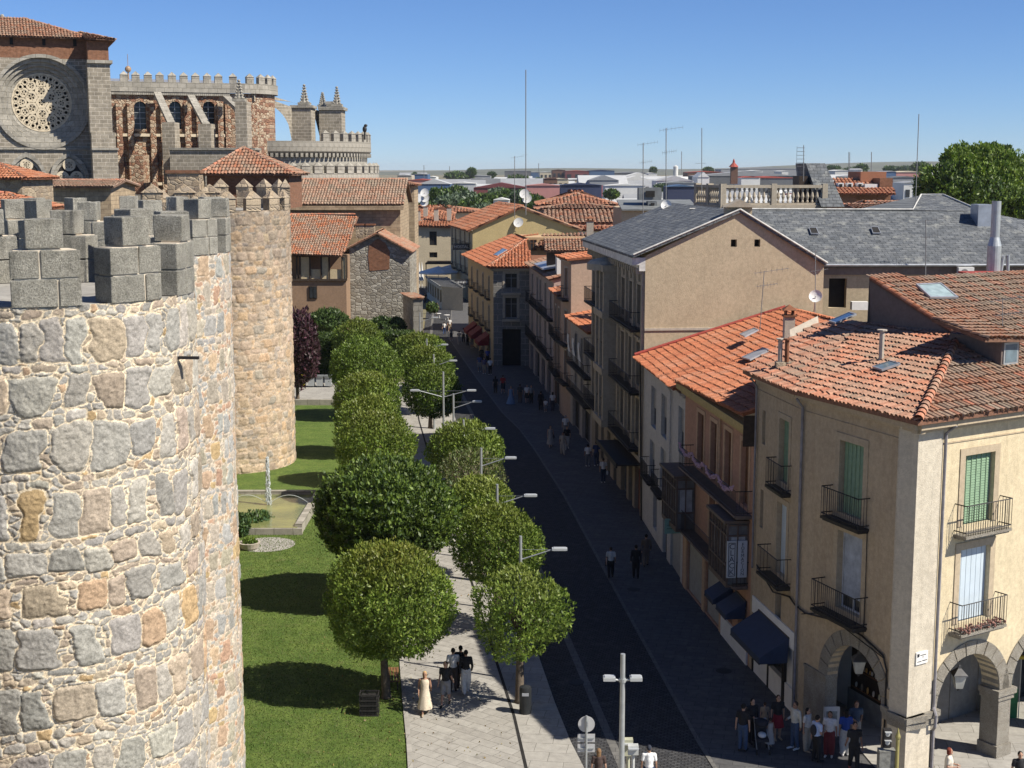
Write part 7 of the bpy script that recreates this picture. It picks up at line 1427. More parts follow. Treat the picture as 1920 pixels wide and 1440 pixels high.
# ================================================================ PEOPLE
def remeshed(name, chains, blobs, vox, mat, smooth=4):
    mb = MB()
    for pts, rs_ in chains: mb.tube(pts, rs_, 10); [mb.ell(p, (r, r, r), 10, 7) for p, r in zip(pts, rs_)]
    for c, r in blobs: mb.ell(c, r, 12, 9)
    me = bpy.data.meshes.new(name); me.from_pydata(mb.v, [], mb.f); o = bpy.data.objects.new(name, me); scene.collection.objects.link(o)
    m = o.modifiers.new("r", 'REMESH'); m.mode = 'VOXEL'; m.voxel_size = vox; m.use_smooth_shade = True; s = o.modifiers.new("s", 'SMOOTH'); s.iterations = smooth; s.factor = .5
    dg = bpy.context.evaluated_depsgraph_get(); me2 = bpy.data.meshes.new_from_object(o.evaluated_get(dg)); bpy.data.objects.remove(o); bpy.data.meshes.remove(me); me2.name = name; me2.materials.clear(); me2.materials.append(mat); return me2
SKIN = plain("skin", (.42, .25, .17), .6, 0, .06); SKIN2 = plain("tanned_skin", (.30, .17, .11), .6, 0, .06)
def V3(*a): return Vector(a)
def pose(kind):
    """joints for a 1.72 m figure facing -Y; x is the figure's side"""
    J = dict(pel=V3(0, 0, .95), ch=V3(0, -.01, 1.25), nk=V3(0, 0, 1.46), hd=V3(0, -.02, 1.6))
    st = {'walk': (.24, -.2), 'stroll': (-.13, .16), 'stand': (.02, -.02), 'stand_bent': (-.02, .03), 'talk': (.04, -.04)}[kind]
    ar = {'walk': (-.18, .2), 'stroll': (.14, -.12), 'stand': (0, .02), 'stand_bent': (-.26, -.22), 'talk': (-.3, 0)}[kind]
    for i, s in enumerate((-1, 1)):
        f = st[i]; J['hip%d' % i] = V3(s * .095, 0, .9); J['kn%d' % i] = V3(s * .1, -f * .35 - (.05 if f < 0 else .0), .5); J['an%d' % i] = V3(s * .1, -f * 1.0, .09 + (.05 if f < -.1 else 0)); J['toe%d' % i] = J['an%d' % i] + V3(s * .02, -.17, -.05 if f > -.1 else -.07)
        a = ar[i]; J['sh%d' % i] = V3(s * .185, 0, 1.41); J['el%d' % i] = V3(s * .235, .03 + (a * -.3 if abs(a) < .25 else 0), 1.13); 
        J['wr%d' % i] = V3(s * .25, .02 + a * 1.0, .89) if abs(a) < .22 else V3(s * .12, -.26, 1.12)
    return J
def body_mesh(kind):
    J = pose(kind); ch = [([J['pel'], V3(0, 0, 1.08), J['ch'], V3(0, 0, 1.38)], [.135, .12, .14, .12]), ([V3(0, .0, 1.38), J['nk'], V3(0, -.005, 1.54)], [.075, .055, .055])]
    bl = [(J['hd'] + V3(0, 0, .03), (.078, .095, .115)), (J['hd'] + V3(0, -.098, .005), (.014, .02, .022)), (J['hd'] + V3(0, -.07, -.05), (.045, .035, .04)), (J['hd'] + V3(-.08, 0, .01), (.012, .02, .03)), (J['hd'] + V3(.08, 0, .01), (.012, .02, .03))]
    for i, s in enumerate((-1, 1)):
        ch.append(([J['hip%d' % i], J['kn%d' % i], J['kn%d' % i].lerp(J['an%d' % i], .3) + V3(0, .02, 0), J['an%d' % i]], [.088, .055, .056, .036])); ch.append(([J['an%d' % i] + V3(0, .04, -.04), J['toe%d' % i]], [.04, .03]))
        ch.append(([J['sh%d' % i] + V3(-s * .06, 0, 0), J['sh%d' % i], J['el%d' % i], J['wr%d' % i]], [.06, .052, .038, .026])); w = J['wr%d' % i]; d = (w - J['el%d' % i]).normalized(); bl.append((w + d * .05, (.03, .038, .045)))
        for q in range(4): o_ = V3(0, (q - 1.5) * .018, 0) if abs(d.z) > .6 else V3((q - 1.5) * .018, 0, 0); L = (.075, .085, .08, .062)[q]; ch.append(([w + d * .07 + o_, w + d * (.07 + L * .55) + o_ * 1.2, w + d * (.07 + L) + o_ * 1.1 + V3(-s * .015, -.01, 0)], [.0095, .0088, .0075]))
        ch.append(([w + d * .03 + V3(0, -.02, 0), w + d * .06 + V3(-s * .01, -.045, 0), w + d * .09 + V3(-s * .012, -.055, 0)], [.013, .011, .009]))
    return remeshed("body", ch, bl, .0125, SKIN, 2)
def top_mesh(kind, sleeve):
    J = pose(kind); ch = [([V3(0, 0, 1.02), V3(0, 0, 1.1), J['ch'], V3(0, 0, 1.38)], [.158, .145, .163, .13])]
    for i, s in enumerate((-1, 1)):
        e = {'short': J['sh%d' % i].lerp(J['el%d' % i], .6), 'long': J['wr%d' % i], 'none': J['sh%d' % i] + V3(-s * .04, 0, 0)}[sleeve]; pts = [J['sh%d' % i] + V3(-s * .08, 0, 0), J['sh%d' % i] + V3(-s * .005, 0, 0)]; rs_ = [.078, .075]
        if sleeve == 'short': pts += [e]; rs_ += [.062]
        if sleeve == 'long': pts += [J['el%d' % i], e]; rs_ += [.054, .04]
        if sleeve == 'none': rs_ = [.06, .045]
        ch.append((pts, rs_))
    return remeshed("shirt", ch, [], .02, SKIN)
def leg_mesh(kind, typ):
    J = pose(kind); ch = []; bl = [(V3(0, 0, .96), (.172, .162, .13)), (V3(0, 0, .88), (.165, .13, .1))]
    if typ in ('trousers', 'wide', 'shorts'):
        for i, s in enumerate((-1, 1)):
            h, k, a = J['hip%d' % i], J['kn%d' % i], J['an%d' % i]; w = 1.35 if typ == 'wide' else 1
            ch.append(([h + V3(0, 0, .03), k, a + V3(0, 0, .03)] if typ != 'shorts' else [h + V3(0, 0, .03), h.lerp(k, .55), k + V3(0, 0, .02)], [.107 * (1 + .1 * (w - 1)), .088 * w, .068 * w] if typ != 'shorts' else [.107, .1, .098]))
        return remeshed("trousers" if typ != 'shorts' else "shorts", ch, bl, .02, SKIN)
    mb = MB(); z1 = {'skirt': .52, 'long_skirt': .16, 'dress': .24, 'gown': .05}[typ]; z0 = 1.08 if 'skirt' in typ else 1.4; n = 28
    prof = ([(.13, 1.44), (.168, 1.38), (.178, 1.26), (.158, 1.1)] if 'skirt' not in typ else [(.14, 1.06)]) + [(.17, .95), (.185 + .02, .8)] + [(.205 + (.8 - z) * (.16 if typ != 'gown' else .3), z) for z in (.65, .5, .35, .2, .06) if z > z1] + [(.205 + (.8 - z1) * (.16 if typ != 'gown' else .3), z1)]
    for r, z in prof:
        for j in range(n): t = 2 * math.pi * j / n; k = 1 + .07 * math.sin(t * 7) * max(0, (.95 - z)); mb.v.append((r * k * math.cos(t), r * k * math.sin(t) * (.93 if z > .6 else .97), z))
    for i in range(len(prof) - 1):
        for j in range(n): mb.f.append([i * n + j, i * n + (j + 1) % n, (i + 1) * n + (j + 1) % n, (i + 1) * n + j])
    me = bpy.data.meshes.new("skirt" if 'skirt' in typ else "dress"); me.from_pydata(mb.v, [], mb.f); me.materials.append(SKIN); me.polygons.foreach_set("use_smooth", [True] * len(me.polygons)); return me
def hair_mesh(kind, typ):
    J = pose(kind); h = J['hd']; bl = [(h + V3(0, .018, .05), (.088, .098, .105))]
    if typ == 'long': bl += [(h + V3(0, .06, -.06), (.085, .05, .14)), (h + V3(0, .07, -.16), (.07, .04, .1))]
    if typ == 'curly': bl += [(h + V3(.05 * a, .03, .03 + .05 * b), (.07, .08, .07)) for a in (-1, 1) for b in (-1, 0, 1)]
    if typ == 'bun': bl += [(h + V3(0, .1, .09), (.045, .045, .045))]
    if typ == 'cap': bl += [(h + V3(0, -.09, .06), (.06, .06, .012))]
    return remeshed("hair", [], bl, .018, SKIN, 1)
def eye_mesh(kind):
    h = pose(kind)['hd']; mb = MB(); [mb.ell(h + V3(s * .032, -.082, .035), (.019, .018, .011), 8, 5) for s in (-1, 1)]; mb.ell(h + V3(0, -.088, -.045), (.022, .012, .006), 8, 4); me = bpy.data.meshes.new("face_features"); me.from_pydata(mb.v, [], mb.f); me.materials.append(SKIN); return me
def shoe_mesh(kind):
    J = pose(kind); return remeshed("shoes", [([J['an%d' % i] + V3(0, .05, -.045), J['toe%d' % i] + V3(0, -.02, 0)], [.046, .038]) for i in (0, 1)], [], .018, SKIN, 1)
CACHE = {}
def cached(fn, *a):
    k = (fn.__name__, a)
    if k not in CACHE: CACHE[k] = fn(*a)
    return CACHE[k]
def cloth(c): c = tuple(round(x, 3) for x in c); return plain("cloth_%d_%d_%d" % tuple(int(v * 1000) for v in c), c, .85, 0, .14, 14)
HB, HK, HBL, HR, HG = (.05, .03, .018), (.012, .010, .009), (.38, .26, .13), (.16, .035, .02), (.3, .3, .29)
def person(label, p, face, kind, top, topc, bot, botc, hair, hairc, h=1.72, sleeve='short', shoes=(.1, .1, .1), bag=None, group=None, skin=SKIN):
    root = empty("person", p, label, "person", group, rz=face); root.scale = (h / 1.72,) * 3
    def add(me, mat):
        o = bpy.data.objects.new(me.name.split('.')[0], me); scene.collection.objects.link(o); o.parent = root; o.material_slots[0].link = 'OBJECT'; o.material_slots[0].material = mat; return o
    add(cached(body_mesh, kind), skin); 
    if top: add(cached(top_mesh, kind, sleeve), cloth(topc))
    add(cached(leg_mesh, kind, bot), cloth(botc)); add(cached(hair_mesh, kind, hair), cloth(hairc)); add(cached(shoe_mesh, kind), cloth(shoes)); add(cached(eye_mesh, kind), plain("eye_brown", (.03, .015, .012), .5))
    J = pose(kind)
    if bag == 'backpack': mb = MB(); mb.ell((0, .17, 1.22), (.14, .09, .21), 12, 8); o = mb.build("backpack", cloth((.03, .03, .035)), root, local=True, smooth=True)
    if bag == 'hand': mb = MB(); mb.box((.27, 0, .82), (.08, .28, .24)); mb.tube([(.2, 0, 1.42), (.27, .02, .92)], .012, 4); mb.build("handbag", cloth((.03, .025, .02)), root, local=True)
    if bag == 'white': mb = MB(); mb.ell((-.28, 0, .72), (.07, .12, .18), 10, 8); mb.build("carrier_bag", cloth((.6, .6, .6)), root, local=True, smooth=True)
    return root
BLK, WHT, NVY, JEAN, TAN, GRY = (.02, .02, .022), (.62, .61, .59), (.03, .05, .12), (.05, .08, .14), (.34, .27, .19), (.22, .22, .22)
pe = [  # px, py of the feet, facing (deg, 0 = towards the camera), ...
 (797, 1338, 5, 'walk', None, WHT, 'dress', (.58, .50, .38), 'long', (.45, .30, .13), 1.7, 'none', TAN, None, "blonde woman in a long cream sleeveless dress walking down the sunlit path"),
 (836, 1322, -10, 'walk', 1, BLK, 'shorts', GRY, 'short', HK, 1.78, 'short', BLK, 'backpack', "man in black t-shirt and grey shorts walking behind the woman in cream"),
 (850, 1296, 185, 'stand', 1, WHT, 'trousers', (.06, .05, .045), 'short', HK, 1.8, 'short', BLK, None, "man in a loose white shirt seen from behind on the path"),
 (864, 1290, 170, 'stand', 1, BLK, 'trousers', BLK, 'short', HK, 1.78, 'long', BLK, None, "figure all in black between the white shirt and the white trousers"),
 (874, 1300, 190, 'walk', 1, BLK, 'wide', (.60, .58, .54), 'short', HK, 1.8, 'long', WHT, None, "person in a black top and wide white trousers on the path"),
 (1145, 1084, 178, 'walk', 1, (.5, .5, .48), 'trousers', BLK, 'short', HB, 1.65, 'short', BLK, 'hand', "woman in a white top and black trousers with a shoulder bag in the shaded street"),
 (1192, 1085, 175, 'stroll', 1, BLK, 'trousers', BLK, 'short', HK, 1.78, 'long', BLK, None, "man dressed all in black walking away in the shaded street"),
 (1211, 1062, 180, 'walk', 1, (.12, .09, .07), 'trousers', (.15, .12, .1), 'short', HK, 1.75, 'long', BLK, 'hand', "man in brown clothes just beyond the man in black"),
 (1032, 838, 5, 'walk', None, GRY, 'dress', (.28, .27, .26), 'long', HK, 1.65, 'none', TAN, 'hand', "woman in a short grey dress, leftmost of the three walkers by the shutters"),
 (1055, 852, 0, 'stroll', 1, (.36, .32, .27), 'wide', (.34, .31, .27), 'short', HB, 1.66, 'short', TAN, None, "person in beige, nearest of the three walkers by the shutters"),
 (1063, 842, 0, 'walk', 1, BLK, 'trousers', (.42, .41, .39), 'short', HK, 1.76, 'short', WHT, None, "man in a dark shirt and white trousers beside the person in beige"),
 (1060, 820, 180, 'stand', 1, WHT, 'trousers', GRY, 'short', HG, 1.76, 'short', WHT, None, "man in a white shirt close to the shop wall"),
 (1102, 875, 180, 'stroll', 1, WHT, 'trousers', (.14, .15, .17), 'short', HK, 1.62, 'short', WHT, None, "person in white t-shirt and grey trousers beside the man in blue"),
 (1118, 874, 178, 'walk', 1, NVY, 'trousers', (.05, .07, .12), 'short', HK, 1.78, 'short', WHT, None, "man in a navy shirt walking away beside the white t-shirt"),
 (1131, 905, 182, 'stand', 1, WHT, 'trousers', (.03, .045, .08), 'short', HK, 1.66, 'short', WHT, 'white', "woman in a white top carrying a white bag near the glass canopy"),
 (929, 738, 180, 'walk', 1, BLK, 'trousers', BLK, 'long', HK, 1.65, 'short', BLK, None, "woman in black with long dark hair near the great door"),
 (943, 738, 175, 'walk', 1, (.32, .03, .03), 'shorts', (.05, .05, .06), 'short', HB, 1.75, 'short', WHT, None, "man in a bright red t-shirt"),
 (958, 758, 0, 'stand', None, BLK, 'gown', (.16, .24, .36), 'short', HK, 1.66, 'long', BLK, None, "woman in a wide pale blue gown"),
 (975, 755, 170, 'stand', 1, (.05, .05, .05), 'trousers', (.12, .08, .06), 'short', HB, 1.7, 'short', BLK, None, "dark dressed person right of the blue gown"),
 (988, 756, 0, 'walk', 1, WHT, 'skirt', BLK, 'long', HK, 1.68, 'short', BLK, None, "woman in a white top and black skirt near the stone house"),
 (996, 757, 0, 'stand', 1, GRY, 'trousers', BLK, 'short', HB, 1.7, 'short', BLK, 'backpack', "person in a grey top close behind the black skirt"),
 (1014, 770, 180, 'stroll', 1, BLK, 'trousers', BLK, 'short', HK, 1.72, 'long', BLK, None, "man in black beside the child near the balconies"),
 (1023, 773, 180, 'walk', 1, WHT, 'shorts', GRY, 'short', HB, 1.15, 'short', WHT, None, "small child walking between two adults"),
 (1036, 771, 180, 'walk', 1, WHT, 'trousers', (.06, .06, .08), 'long', HK, 1.68, 'short', BLK, None, "woman in a white t-shirt right of the child"),
 (899, 697, 180, 'stand', 1, (.08, .10, .2), 'shorts', (.3, .28, .25), 'short', HB, 1.75, 'short', WHT, None, "man in a blue shirt, leftmost of the group before the stone house"),
 (908, 701, 0, 'stand', 1, (.12, .1, .16), 'shorts', TAN, 'short', HB, 1.7, 'short', WHT, 'backpack', "person in purple shirt in the middle of the group before the stone house"),
 (919, 703, 180, 'walk', 1, WHT, 'trousers', BLK, 'short', HK, 1.74, 'short', WHT, None, "man in a white shirt, rightmost of the group before the stone house"),
 (914, 684, 0, 'stand', 1, (.06, .08, .25), 'trousers', BLK, 'short', HK, 1.75, 'short', BLK, None, "person in bright blue behind the group before the stone house"),
 (903, 680, 0, 'stand', 1, BLK, 'trousers', BLK, 'long', HK, 1.65, 'long', BLK, None, "dark figure standing beneath the yellow house wall"),
 (833, 628, 180, 'walk', 1, WHT, 'trousers', NVY, 'short', HK, 1.66, 'short', BLK, None, "woman in a white top and navy trousers near the terrace"),
 (843, 622, 180, 'walk', 1, WHT, 'shorts', TAN, 'short', HB, 1.78, 'short', WHT, None, "man in a white t-shirt near the terrace"),
 (846, 639, 0, 'walk', 1, (.2, .2, .22), 'shorts', (.06, .06, .08), 'short', HB, 1.72, 'short', WHT, 'white', "person in grey carrying a white bag near the terrace"),
 (861, 646, 180, 'walk', 1, (.45, .4, .33), 'wide', (.42, .38, .33), 'short', HB, 1.65, 'short', WHT, None, "person in pale beige walking under the red awnings"),
 (869, 642, 180, 'stand', 1, (.35, .3, .28), 'trousers', BLK, 'short', HK, 1.78, 'short', BLK, None, "tall person in a light shirt beneath the red awnings"),
 (877, 648, 0, 'stand', 1, BLK, 'trousers', BLK, 'short', HK, 1.6, 'short', BLK, None, "short dark figure beneath the red awnings"),
 (885, 653, 180, 'stand', 1, (.15, .14, .14), 'shorts', GRY, 'short', HG, 1.74, 'short', WHT, None, "grey haired man in shorts by the yellow house"),
 (810, 588, 180, 'walk', 1, (.7, .7, .7), 'trousers', GRY, 'cap', (.6, .6, .6), 1.75, 'long', WHT, None, "person in bright white with a white hat in the sun by the pavilion"),
 (797, 570, 180, 'walk', 1, BLK, 'trousers', BLK, 'short', HK, 1.7, 'short', BLK, None, "far dark walker left of the pavilion"),
 (785, 566, 180, 'walk', 1, GRY, 'trousers', BLK, 'short', HK, 1.7, 'short', BLK, None, "far walker in grey beside the gable house"),
 (820, 590, 0, 'stand', 1, (.1, .06, .06), 'trousers', BLK, 'short', HK, 1.72, 'short', BLK, None, "person in dark red at the pavilion corner"),
 # group at the arcade corner
 (1392, 1408, 150, 'stand', 1, (.018, .018, .02), 'trousers', JEAN, 'short', HK, 1.78, 'short', BLK, None, "man in black t-shirt and blue jeans beside the pushchair"),
 (1409, 1392, 20, 'talk', 1, BLK, 'trousers', BLK, 'long', HK, 1.68, 'long', BLK, None, "woman in black with dark hair leaning over the pushchair"),
 (1443, 1400, 200, 'stand', None, WHT, 'dress', (.42, .38, .34), 'short', HB, 1.1, 'none', TAN, None, "little girl in a pale dress next to the pushchair"),
 (1433, 1372, 180, 'stand', 1, TAN, 'shorts', TAN, 'short', HB, 1.15, 'short', WHT, None, "small boy in tan standing behind the pushchair"),
 (1457, 1386, 10, 'stand', 1, BLK, 'skirt', (.22, .02, .03), 'long', HB, 1.7, 'short', TAN, None, "woman in a black top and short dark red skirt"),
 (1490, 1404, -60, 'talk', 1, (.52, .50, .42), 'trousers', JEAN, 'short', HB, 1.78, 'long', WHT, None, "man in a cream shirt and jeans by the arcade pillar"),
 (1512, 1408, 50, 'stand', 1, (.55, .55, .53), 'wide', (.33, .31, .26), 'long', HK, 1.62, 'short', TAN, None, "woman in white top and khaki trousers facing the cream shirt"),
 (1530, 1428, 120, 'talk', 1, (.42, .50, .66), 'trousers', BLK, 'short', HK, 1.72, 'short', BLK, 'backpack', "man in a pale blue shirt with backpack straps"),
 (1554, 1418, -20, 'stand', 1, (.64, .62, .6), 'wide', (.16, .03, .035), 'long', HB, 1.68, 'short', WHT, None, "woman in white top and patterned red trousers"),
 (1584, 1416, 185, 'stand', 1, (.03, .07, .30), 'wide', (.52, .52, .5), 'long', HK, 1.7, 'short', WHT, None, "woman in royal blue top and white trousers seen from behind"),
 (1603, 1400, 0, 'stand_bent', 1, (.05, .08, .13), 'trousers', GRY, 'short', HB, 1.74, 'short', BLK, None, "man in a slate blue shirt facing the street in the arch"),
 (1600, 1445, 0, 'stroll', 1, BLK, 'trousers', BLK, 'short', HK, 1.78, 'short', (.4, .1, .08), None, "man in black with sunglasses at the corner of the pavement"),
 (1776, 1490, 70, 'stand_bent', 1, (.60, .55, .46), 'skirt', (.42, .08, .04), 'curly', HR, 1.64, 'short', TAN, None, "woman with curly red hair and white top before the front arch"),
 (1122, 1492, 180, 'stand', 1, (.06, .04, .035), 'trousers', BLK, 'long', (.2, .12, .06), 1.66, 'short', BLK, None, "brown haired woman at the bottom edge below the round sign"),
 (1216, 1490, 180, 'stand', 1, (.72, .72, .7), 'trousers', NVY, 'cap', (.03, .035, .05), 1.74, 'short', BLK, None, "person in a white shirt and dark cap at the bottom edge"),
 (1908, 1500, 0, 'stand', 1, BLK, 'trousers', BLK, 'short', HK, 1.7, 'short', BLK, None, "dark haired person in the bottom right corner")]
for i, (x, y, fa, kd, top, tcol, bot, bc, hr_, hc, h, sl, sh, bag, lab) in enumerate(pe): person(lab, G(x, y, .05 if y > 1200 else .03), R(fa), kd, top, tcol, bot, bc, hr_, hc, h, sl, sh, bag, None, SKIN2 if i % 3 == 0 else SKIN)
# pushchair
p = G(1428, 1408, .03); pc = empty("pushchair", p, "black pushchair with a white bundle parked among the group at the arcade corner", "pushchair")
mb = MB(); mb.box(p + V3(0, 0, .5), (.42, .6, .1)); mb.box(p + V3(0, .28, .75), (.42, .08, .5)); mb.ell(p + V3(0, .2, 1.0), (.26, .3, .16), 12, 6); mb.build("seat", cloth((.03, .03, .035)), pc, smooth=False)
mb = MB(); [mb.tube([p + V3(s * .22, -.35, .12), p + V3(s * .22, .1, .5), p + V3(s * .22, .5, 1.05)], .014, 5) for s in (-1, 1)]; mb.tube([p + V3(-.22, .5, 1.05), p + V3(.22, .5, 1.05)], .018, 5); mb.build("frame", M_POLE, pc)
for s in (-1, 1):
    for yy in (-.36, .3): mb = MB(); mb.tube([p + V3(s * .23 - .02, yy, .1), p + V3(s * .23 + .02, yy, .1)], .1, 12); mb.build("wheel", M_IRON, pc)
mb = MB(); mb.ell(p + V3(0, 0, .62), (.16, .2, .1), 10, 6); tag(mb.build("bundle", cloth((.6, .6, .58))), "white bundle lying in the pushchair", "bundle")
# advertising board by the arch, bin in the right arch
p = G(1560, 1385, .03); ab = empty("advert_board", p, "tilted white poster board leaning by the arcade shop", "sign"); mb = MB(); mb.box(p + V3(0, .2, .6), (.6, .05, 1.15)); mb.build("board", M_WHITE, ab); mb = MB(); mb.box(p + V3(0, .165, .75), (.4, .01, .5)); mb.build("poster", plain("poster_grey", (.3, .32, .3), .6, 0, .4, 8), ab)
p = fF.p(FS(8.3), 0, -2.6); st_ = empty("market_rack", p, "rack of toys and a green crate with yellow top inside the right arch", "rack"); mb = MB(); mb.box(p + V3(0, 0, .6), (1.0, .8, 1.2)); mb.build("crate", plain("green_plastic", (.03, .16, .06), .5), st_); mb = MB(); mb.box(p + V3(0, 0, 2.5), (1.3, .9, .12)); mb.build("canopy", plain("yellow_cloth", (.5, .38, .05), .7), st_); mb = MB(); [mb.tube([p + V3(a * .55, b * .4, 0), p + V3(a * .55, b * .4, 2.5)], .02, 5) for a in (-1, 1) for b in (-1, 1)]; mb.build("frame", M_POLE, st_)

# ================================================================ SMALL GROUND DETAIL
rs = np.random.RandomState(61); n = 60000; yy = rs.uniform(46.5, 84, n); xl = np.interp(yy, [b for _, b in PATHL], [a for a, _ in PATHL]); xx = xl - .05 - rs.rand(n) * 11
P_ = np.stack([xx, yy, np.full(n, .045)], 1); V, c = leaves(rs, P_, np.tile(np.array([0, 0, 1.]), (n, 1)), .03, [(.08, .13, .02), (.12, .165, .035), (.06, .105, .016), (.15, .16, .06)], up=1.2, asp=3)
tag(link_mesh("grass_blades", V.reshape(-1, 3), np.arange(n * 4).reshape(n, 4), M_LEAF, None, col=np.repeat(c, 4, 0), uv=False), kind='stuff')
n = 900; yy = rs.uniform(47, 100, n); xl = np.interp(yy, [b for _, b in PATHL], [a for a, _ in PATHL]); xx = xl + rs.normal(0, 2.2, n); P_ = np.stack([xx, yy, np.full(n, .075)], 1); V, c = leaves(rs, P_, rs.normal(0, 1, (n, 3)) + np.array([0, 0, 2.]), .06, [(.22, .15, .05), (.16, .10, .04), (.25, .2, .07), (.12, .13, .04)], up=0, asp=1.6)
tag(link_mesh("fallen_leaves", V.reshape(-1, 3), np.arange(n * 4).reshape(n, 4), M_LEAF, None, col=np.repeat(c, 4, 0), uv=False), kind='stuff')
for x, y, lab in ((1188, 1106, "round iron manhole cover near the two dark walkers"), (1357, 1259, "round iron manhole cover beside the largest navy awning"), (1080, 1280, "round iron manhole cover in the cobbles left of the pale sett line")):
    p = G(x, y); mb = MB(); mb.lathe((p.x, p.y, .03), [(.01, 0), (.34, 0), (.34, -.02)], 20); tag(mb.build("manhole_cover", plain("cast_iron", (.03, .03, .032), .6, .3, .3, 12)), lab, "manhole cover")
# ================================================================ ANTENNAS, DISHES
def antenna(label, x, yb, yt, Y, kind='yagi', r=.022, tilt=0):
    a, b = AT(x, yb, Y), AT(x + tilt, yt, Y); root = empty("antenna", a, label, "antenna"); mb = MB(); a0 = a - Vector((0, 0, .6)); mb.tube([a0, b], r, 5); h = b.z - a.z
    if kind == 'yagi':
        for f_, L in ((.98, 1.5), (.7, .9)):
            c = a.lerp(b, f_); e = c + Vector((L * .8, 0, L * .12)); s = c - Vector((L * .3, 0, L * .04)); mb.tube([s, e], .013, 4)
            for k in range(7): q = s.lerp(e, k / 6); mb.tube([q + Vector((0, -.3, .0)), q + Vector((0, .3, .0))], .008, 3); mb.tube([q + Vector((0, 0, -.14)), q + Vector((0, 0, .14))], .007, 3)
    if kind == 'grid':
        for k in range(6): z = b.z - 1.6 + k * .28; mb.tube([(b.x - .5, Y, z), (b.x + .1, Y, z)], .02, 3)
        mb.tube([(b.x - .5, Y, b.z - 1.7), (b.x - .5, Y, b.z - .1)], .015, 3)
    if kind == 'lattice':
        for k in range(int(h / .5)): z = a.z + k * .5; mb.tube([(a.x - .16, Y, z), (a.x + .16, Y, z + .5)], .02, 3); mb.tube([(a.x + .16, Y, z), (a.x - .16, Y, z + .5)], .02, 3)
        mb.tube([a0 + Vector((-.16, 0, 0)), b + Vector((-.16, 0, 0))], .03, 4); mb.tube([a0 + Vector((.16, 0, 0)), b + Vector((.16, 0, 0))], .03, 4)
    if kind == 'whip':
        for f_ in (.25, .4): c = a.lerp(b, f_); mb.tube([c - Vector((.5, 0, 0)), c + Vector((.3, 0, 0))], .012, 3)
    mb.build("mast", M_FRAME, root); return root
antenna("tallest thin mast, rising alone in the middle of the sky", 986, 395, 131, 214, 'whip', .075); antenna("mast with top crossbar and mesh plate, right of the lattice mast", 1249, 391, 240, 104, 'yagi', .035); antenna("slim mast with many small elements left of the crossbar mast", 1206, 390, 268, 120, 'yagi', .04)
antenna("tall bare whip mast above the left end of the balustrade", 1316, 350, 240, 108, 'whip', .03); antenna("grid panel antenna beside the slate stair tower", 1507, 325, 272, 109, 'grid', .03); antenna("tall bare whip mast on the slate wing near the big tree", 1716, 395, 214, 97, 'whip', .03, 7); antenna("roof antenna in front of the slate wing's eave", 1736, 520, 412, 87, 'yagi', .03)
antenna("leaning antenna on the orange roof in front of the gable wall", 1425, 600, 508, 72, 'yagi', .02, 8); antenna("antenna mast carrying a white dish at the gable wall's right edge", 1529, 600, 468, 83, 'yagi', .025); antenna("thin antenna on the front tile slope by the dormer", 1880, 660, 560, 55, 'yagi', .014)
antenna("small antenna over the far grey roofs at centre", 965, 400, 293, 190, 'yagi', .045); antenna("short far mast with crossbar left of centre", 795, 330, 310, 500, 'yagi', .1); antenna("far lamp shaped mast near the big tree", 1634, 330, 285, 400, 'whip', .12); antenna("far telecom mast right of the slate tower", 1592, 345, 285, 420, 'lattice', .1); antenna("far lattice tower left of the whip mast", 1278, 325, 284, 900, 'lattice', .2); antenna("far lattice pylon between the church dishes and the tallest mast", 1010, 326, 306, 900, 'lattice', .2); antenna("far pylon over the tree clump", 843, 322, 312, 900, 'lattice', .2)
def dish(label, x, y, Y, r=.42):
    p = AT(x, y, Y); root = empty("satellite_dish", p, label, "satellite dish"); mb = MB(); mb.lathe((0, 0, 0), [(r, 0), (r * .7, -.06), (r * .3, -.1), (.01, -.11)], 18); mb.lathe((0, 0, 0), [(.01, -.13), (r * .7, -.08), (r, -.02)], 18); M_ = Vector((-.3, -1, .45)).to_track_quat('Z', 'Y').to_matrix(); mb.v = [tuple(p + M_ @ Vector(v)) for v in mb.v]; mb.build("reflector", M_WHITE, root); mb = MB(); mb.tube([p, p + Vector((0, .3, -1.0))], .03, 5); mb.tube([p, p + Vector((-.1, -.4, -.1))], .012, 4); mb.build("arm", M_POLE, root)
dish("white oval dish on the mast at the gable wall's right edge", 1529, 555, 82.6, .38); dish("white dish on the big yellow gable's ridge", 972, 417, 224.5, .8); dish("round dish on the slate ridge of the gable house", 1249, 384, 103, .38); dish("white dish above the far tile roofs by the slate house", 1209, 408, 118, .36)
dish("upper white dish over the far trees at centre", 983, 363, 215, .75); dish("lower white dish over the far trees at centre", 988, 372, 215, .75); dish("top one of three dishes by the stone annex", 796, 361, 225, .7); dish("middle one of three dishes by the stone annex", 797, 371, 225, .7); dish("bottom one of three dishes by the stone annex", 796, 379, 225, .7)
